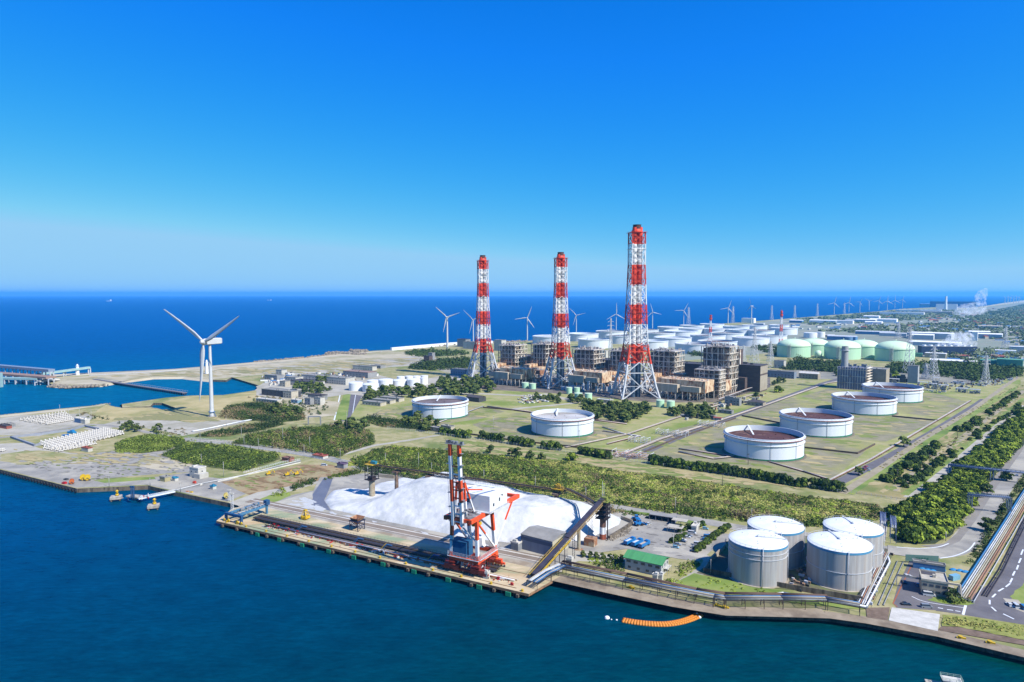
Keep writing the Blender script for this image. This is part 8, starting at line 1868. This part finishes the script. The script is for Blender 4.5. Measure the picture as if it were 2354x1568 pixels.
# far woods read as one mass
FW = [pine_d, pine_m, bro_d]; FF = [leafmat('far_foliage', (112,130,92), (90,108,78)), leafmat('far_foliage_pale', (136,148,110), (112,124,92))]  # FF: paler greens, distance haze painted into the leaf colour
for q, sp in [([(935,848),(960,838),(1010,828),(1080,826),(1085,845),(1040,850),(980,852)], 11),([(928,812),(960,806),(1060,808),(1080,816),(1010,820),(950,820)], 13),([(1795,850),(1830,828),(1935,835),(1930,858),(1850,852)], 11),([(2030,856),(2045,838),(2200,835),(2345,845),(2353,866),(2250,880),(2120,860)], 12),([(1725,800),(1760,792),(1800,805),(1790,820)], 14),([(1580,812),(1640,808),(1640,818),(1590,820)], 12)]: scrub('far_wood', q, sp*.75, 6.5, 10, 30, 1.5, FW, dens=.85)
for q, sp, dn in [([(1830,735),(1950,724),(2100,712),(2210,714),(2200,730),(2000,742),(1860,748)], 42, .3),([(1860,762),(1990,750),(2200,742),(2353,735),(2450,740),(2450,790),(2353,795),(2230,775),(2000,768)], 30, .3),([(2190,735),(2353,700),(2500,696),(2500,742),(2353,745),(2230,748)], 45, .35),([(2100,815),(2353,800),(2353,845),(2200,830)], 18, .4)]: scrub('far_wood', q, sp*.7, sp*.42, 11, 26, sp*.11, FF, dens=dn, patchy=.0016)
# ---------------------------------------------------------------- steam and haze
def steam(label, pts, dens):
    """one lumpy closed volume of steam"""
    o = pts[0][0]; me = bpy.data.meshes.new('steam'); import bmesh; bm = bmesh.new()
    for q, r in pts: bmesh.ops.create_icosphere(bm, subdivisions=2, radius=r, matrix=Matrix.Translation(q-o))
    bm.to_mesh(me); bm.free(); m = bpy.data.materials.new('steam'); m.use_nodes = True; n = m.node_tree.nodes; l = m.node_tree.links; n.remove(n['Principled BSDF'])
    v = n.new('ShaderNodeVolumePrincipled'); v.inputs['Color'].default_value = (.95,.96,1,1); v.inputs['Anisotropy'].default_value = -.15
    nz_ = n.new('ShaderNodeTexNoise'); nz_.inputs['Scale'].default_value = 3.4/max(r for q, r in pts); nz_.inputs['Detail'].default_value = 6; tc = n.new('ShaderNodeTexCoord'); l.new(tc.outputs['Object'], nz_.inputs['Vector'])
    mr = n.new('ShaderNodeMapRange'); mr.inputs['From Min'].default_value = .47; mr.inputs['From Max'].default_value = .68; mr.inputs['To Max'].default_value = dens; l.new(nz_.outputs['Fac'], mr.inputs['Value']); l.new(mr.outputs[0], v.inputs['Density']); l.new(v.outputs[0], n['Material Output'].inputs['Volume'])
    me.materials.append(m); ob_ = ob('steam', me, None, o); tag(ob_, label, 'steam'); return ob_
def up(x, yb, yt): p = G(x, yb); return Vector((p.x, p.y, HT(x, yb, yt)))
steam('thin white steam drifting up from the cooling tower block', [(up(2185,815,795),24),(up(2200,815,785),26),(up(2215,815,782),22),(up(2170,815,800),18),(up(2228,815,792),16)], .12)
steam('tall white steam plume rising over the far settlement', [(up(2206,726,721),42),(up(2218,726,718),60),(up(2232,726,717),62),(up(2244,726,711),55),(up(2250,726,702),42),(up(2247,726,693),32),(up(2251,726,684),36),(up(2255,726,676),32),(up(2259,726,669),22)], .045)
hz = MB(); hz.bb(-60000, 60000, -60000, 60000, -7, 262)
m = bpy.data.materials.new('haze'); m.use_nodes = True; n = m.node_tree.nodes; n.remove(n['Principled BSDF']); v = n.new('ShaderNodeVolumePrincipled')
v.inputs['Color'].default_value = (.12,.52,1,1); v.inputs['Density'].default_value = 4e-5; v.inputs['Anisotropy'].default_value = .1; m.node_tree.links.new(v.outputs[0], n['Material Output'].inputs['Volume'])
tag(hz.build('haze', m), kind='stuff')
# ---------------------------------------------------------------- wear on the ground
def wear(name, poly, n, smin, smax, m, z, aspect=2.2, rot=-28):
    P = W(poly); pl = [(p.x, p.y) for p in P]; xs = [p.x for p in P]; ys = [p.y for p in P]; mb = MB(); k = 0; tries = 0
    while k < n and tries < n*30:
        tries += 1; x = random.uniform(min(xs), max(xs)); y = random.uniform(min(ys), max(ys))
        if not inpoly(x, y, pl): continue
        r = random.uniform(smin, smax); a0 = R(rot+random.gauss(0, 12)); ca, sa = math.cos(a0), math.sin(a0); vs = []; asp = random.uniform(1, aspect)
        for i in range(11):
            a = 2*math.pi*i/11; q = r*random.uniform(.6, 1.2); u, v = q*math.cos(a)*asp, q*math.sin(a)/asp**.5; X, Y = x+u*ca-v*sa, y+u*sa+v*ca; vs.append((X, Y, z+k*.0002))
        if all(inpoly(q[0], q[1], pl) for q in vs): mb.add(vs, [tuple(range(11))]); k += 1
    if mb.v: tag(mb.build(name, m), kind='structure')
zt = .16
dkst = mat('oil_stain', C(140,135,127), .9, col2=C(124,119,112), scale=.3); ltst = mat('pale_wear', C(184,179,168), .9, col2=C(172,167,156), scale=.2)
grst = mat('weed_patch', C(150,160,84), .95, col2=C(124,140,66), scale=.2, detail=9); drst = mat('dry_patch', C(206,190,140), .95, col2=C(186,168,118), scale=.15, detail=9)
yq = [(20,1060),(150,1052),(260,1036),(385,1033),(440,1060),(440,1085),(360,1090),(205,1106)]
wear('surface_wear', yq, 110, .8, 4, ltst, zt); wear('surface_wear', yq, 90, .4, 2, dkst, zt+.03); wear('weed_patches', yq, 90, .4, 1.8, grst, zt+.05)
wear('dry_patches', [(20,1030),(100,1036),(260,1040),(400,1040),(440,1070),(300,1075),(120,1066),(20,1060)], 60, 1, 5, drst, zt+.06, 3)
yd = [(1440,1222),(1500,1192),(1560,1215),(1640,1235),(1600,1285),(1400,1262)]
wear('surface_wear', yd, 26, 1, 4, ltst, zt); wear('surface_wear', yd, 40, .4, 1.6, dkst, zt+.02)
sy = [(640,1160),(700,1140),(745,1155),(760,1175),(870,1200),(1100,1247),(1190,1262),(1180,1268),(700,1172)]
wear('surface_wear', sy, 70, .8, 3, mat('spilled_salt', C(230,232,232,.55), .9), zt, 3); wear('surface_wear', [(770,1098),(860,1092),(900,1105),(840,1120),(765,1128)], 24, 1, 3, ltst, zt)
lw = [(900,985),(1010,965),(1300,1020),(1500,1050),(1900,1112),(1925,1128),(1500,1064),(1300,1034),(1010,992)]
wear('dry_patches', [(1010,1004),(1300,1040),(1500,1068),(1900,1130),(1700,1118),(1400,1080),(1150,1046),(1010,1030)], 160, 1.5, 6, drst, zt, 4); wear('weed_patches', [(1010,1004),(1300,1040),(1500,1068),(1900,1130),(1700,1118),(1400,1080),(1150,1046),(1010,1030)], 120, 1, 5, grst, zt+.04, 4)
for q in [[(1085,976),(1180,950),(1300,952),(1440,968),(1420,1000),(1300,1026),(1150,1006)],[(1400,1052),(1560,985),(1680,960),(1960,1010),(2010,1020),(1905,1108),(1700,1085)],[(1700,955),(1820,915),(1960,945),(2160,965),(2030,1018),(1900,1002)],[(1840,912),(1930,885),(2150,905),(2230,925),(2165,962),(1990,940)],[(835,964),(880,940),(960,931),(1110,935),(1160,946),(1110,962),(960,984)]]:
    wear('weed_patches', q, 70, 2, 7, grst, zt, 3); wear('dry_patches', q, 50, 2, 6, drst, zt+.03, 3)
wear('weed_patches', [(520,1108),(600,1090),(690,1070),(800,1080),(740,1104),(630,1130),(560,1134)], 20, 1, 3, grst, zt, 3); wear('dry_patches', [(520,1108),(600,1090),(690,1070),(800,1080),(740,1104),(630,1130),(560,1134)], 60, .6, 2.4, mat('dug_soil', C(160,130,90), .95), zt+.03, 3)
for q in [[(560,850),(955,818),(1060,830),(830,850),(600,880)],[(220,966),(400,942),(600,948),(500,970)],[(130,870),(430,852),(860,822),(860,842),(560,866),(350,866)]]: wear('dune_patches', q, 90, 3, 12, drst, zt, 4); wear('dune_patches', q, 90, 2, 9, mat('dune_weed', C(164,160,104), .95), zt+.03, 4)
sol = [(2345,892),(1950,1128),(2080,1140),(2353,945)]
wear('dry_patches', sol, 120, 1, 5, drst, zt, 4, 46); wear('weed_patches', sol, 100, 1, 4, grst, zt+.04, 4, 46)
# clutter on the wharf deck and in the works yards
m = MB()
for k in range(420):
    u = random.uniform(34, QL-12); v = random.gauss(8.5, 1.6); q = Q(u, v, .25+random.uniform(0, .5)); a_ = QR+random.choice([0, 0, 1.57, .4]); m.box(q, (random.uniform(.3, 3.5), random.uniform(.1, .5), random.uniform(.1, .8)), a_, random.choice([0,0,1,2,3]))
tag(m.build('deck_clutter', [rustst, galv, dgrey, hy]), kind='stuff')
for pts, n, lb in [([(600,868),(760,860),(850,872),(760,880),(620,890)], 150, 0),([(1180,915),(1240,905),(1260,925),(1200,932)], 50, 2),([(1560,960),(1640,930),(1760,905),(1770,912),(1650,945),(1580,970)], 70, 0),([(2080,885),(2340,868),(2300,885),(2150,905)], 150, 0),([(1160,872),(1700,890),(1640,915),(1300,898)], 620, 1),([(1780,1348),(1850,1300),(1880,1290),(1870,1340),(1840,1362)], 50, 3),([(1985,1385),(2020,1310),(2045,1270),(2052,1275),(2000,1392)], 60, 3)]:
    m = MB(); P = [G(*p) for p in pts]; pl = [(p.x, p.y) for p in P]; xs = [p.x for p in P]; ys = [p.y for p in P]; k = 0
    while k < n:
        x, y = random.uniform(min(xs), max(xs)), random.uniform(min(ys), max(ys))
        if inpoly(x, y, pl):
            h = random.uniform(1, (4, 14, 1.6, 1.4)[lb]); m.box((x, y, h/2), (random.uniform(1, 5 if lb != 3 else 2), random.uniform(.5 if lb == 3 else 1, 4 if lb != 3 else 1), h), PA, random.choice([0,0,1,2,3] if lb in (0, 2) else [2,2,3,1] if lb == 3 else [0,1,3,3])); k += 1
            if lb == 1 and k % 2 == 0: m.tube((x, y, h), (x+random.uniform(-14, 14), y+random.uniform(-8, 8), h), .5, 5, 3)
    tag(m.build('yard_clutter', [offwh, mat('clutter_rust', C(200,160,130), .8), dgrey, galv]), kind='stuff')
# tyre fenders along the left quay wall
TM = MB(); TM.lathe([(.9,-.3),(.9,.3),(.45,.3),(.45,-.3),(.9,-.3)], 12, sm=False); m_ = TM.mesh('tyre_fender', black); k = 0
for a, b, n in [((0,1081),(177,1125.5),26),((1300,1332),(1434,1362),8)]:
    A, B = G(*a), G(*b); d = (B-A).normalized()
    for i in range(n):
        q = A+(B-A)*(i+.5)/n; o_ = ob('tyre_fender', m_, None, (q.x-d.y*-1*-.35, q.y-.5, -1.5)); o_.rotation_euler = (math.pi/2, 0, math.atan2(d.y, d.x)); o_.scale = (1.1,1.3,1.1); tag(o_, 'black tyre fender on the %s quay wall' % ('left' if a[0] == 0 else 'right hand'), 'fender', 'tyre fenders on the %s quay wall' % ('left' if a[0] == 0 else 'right hand'))
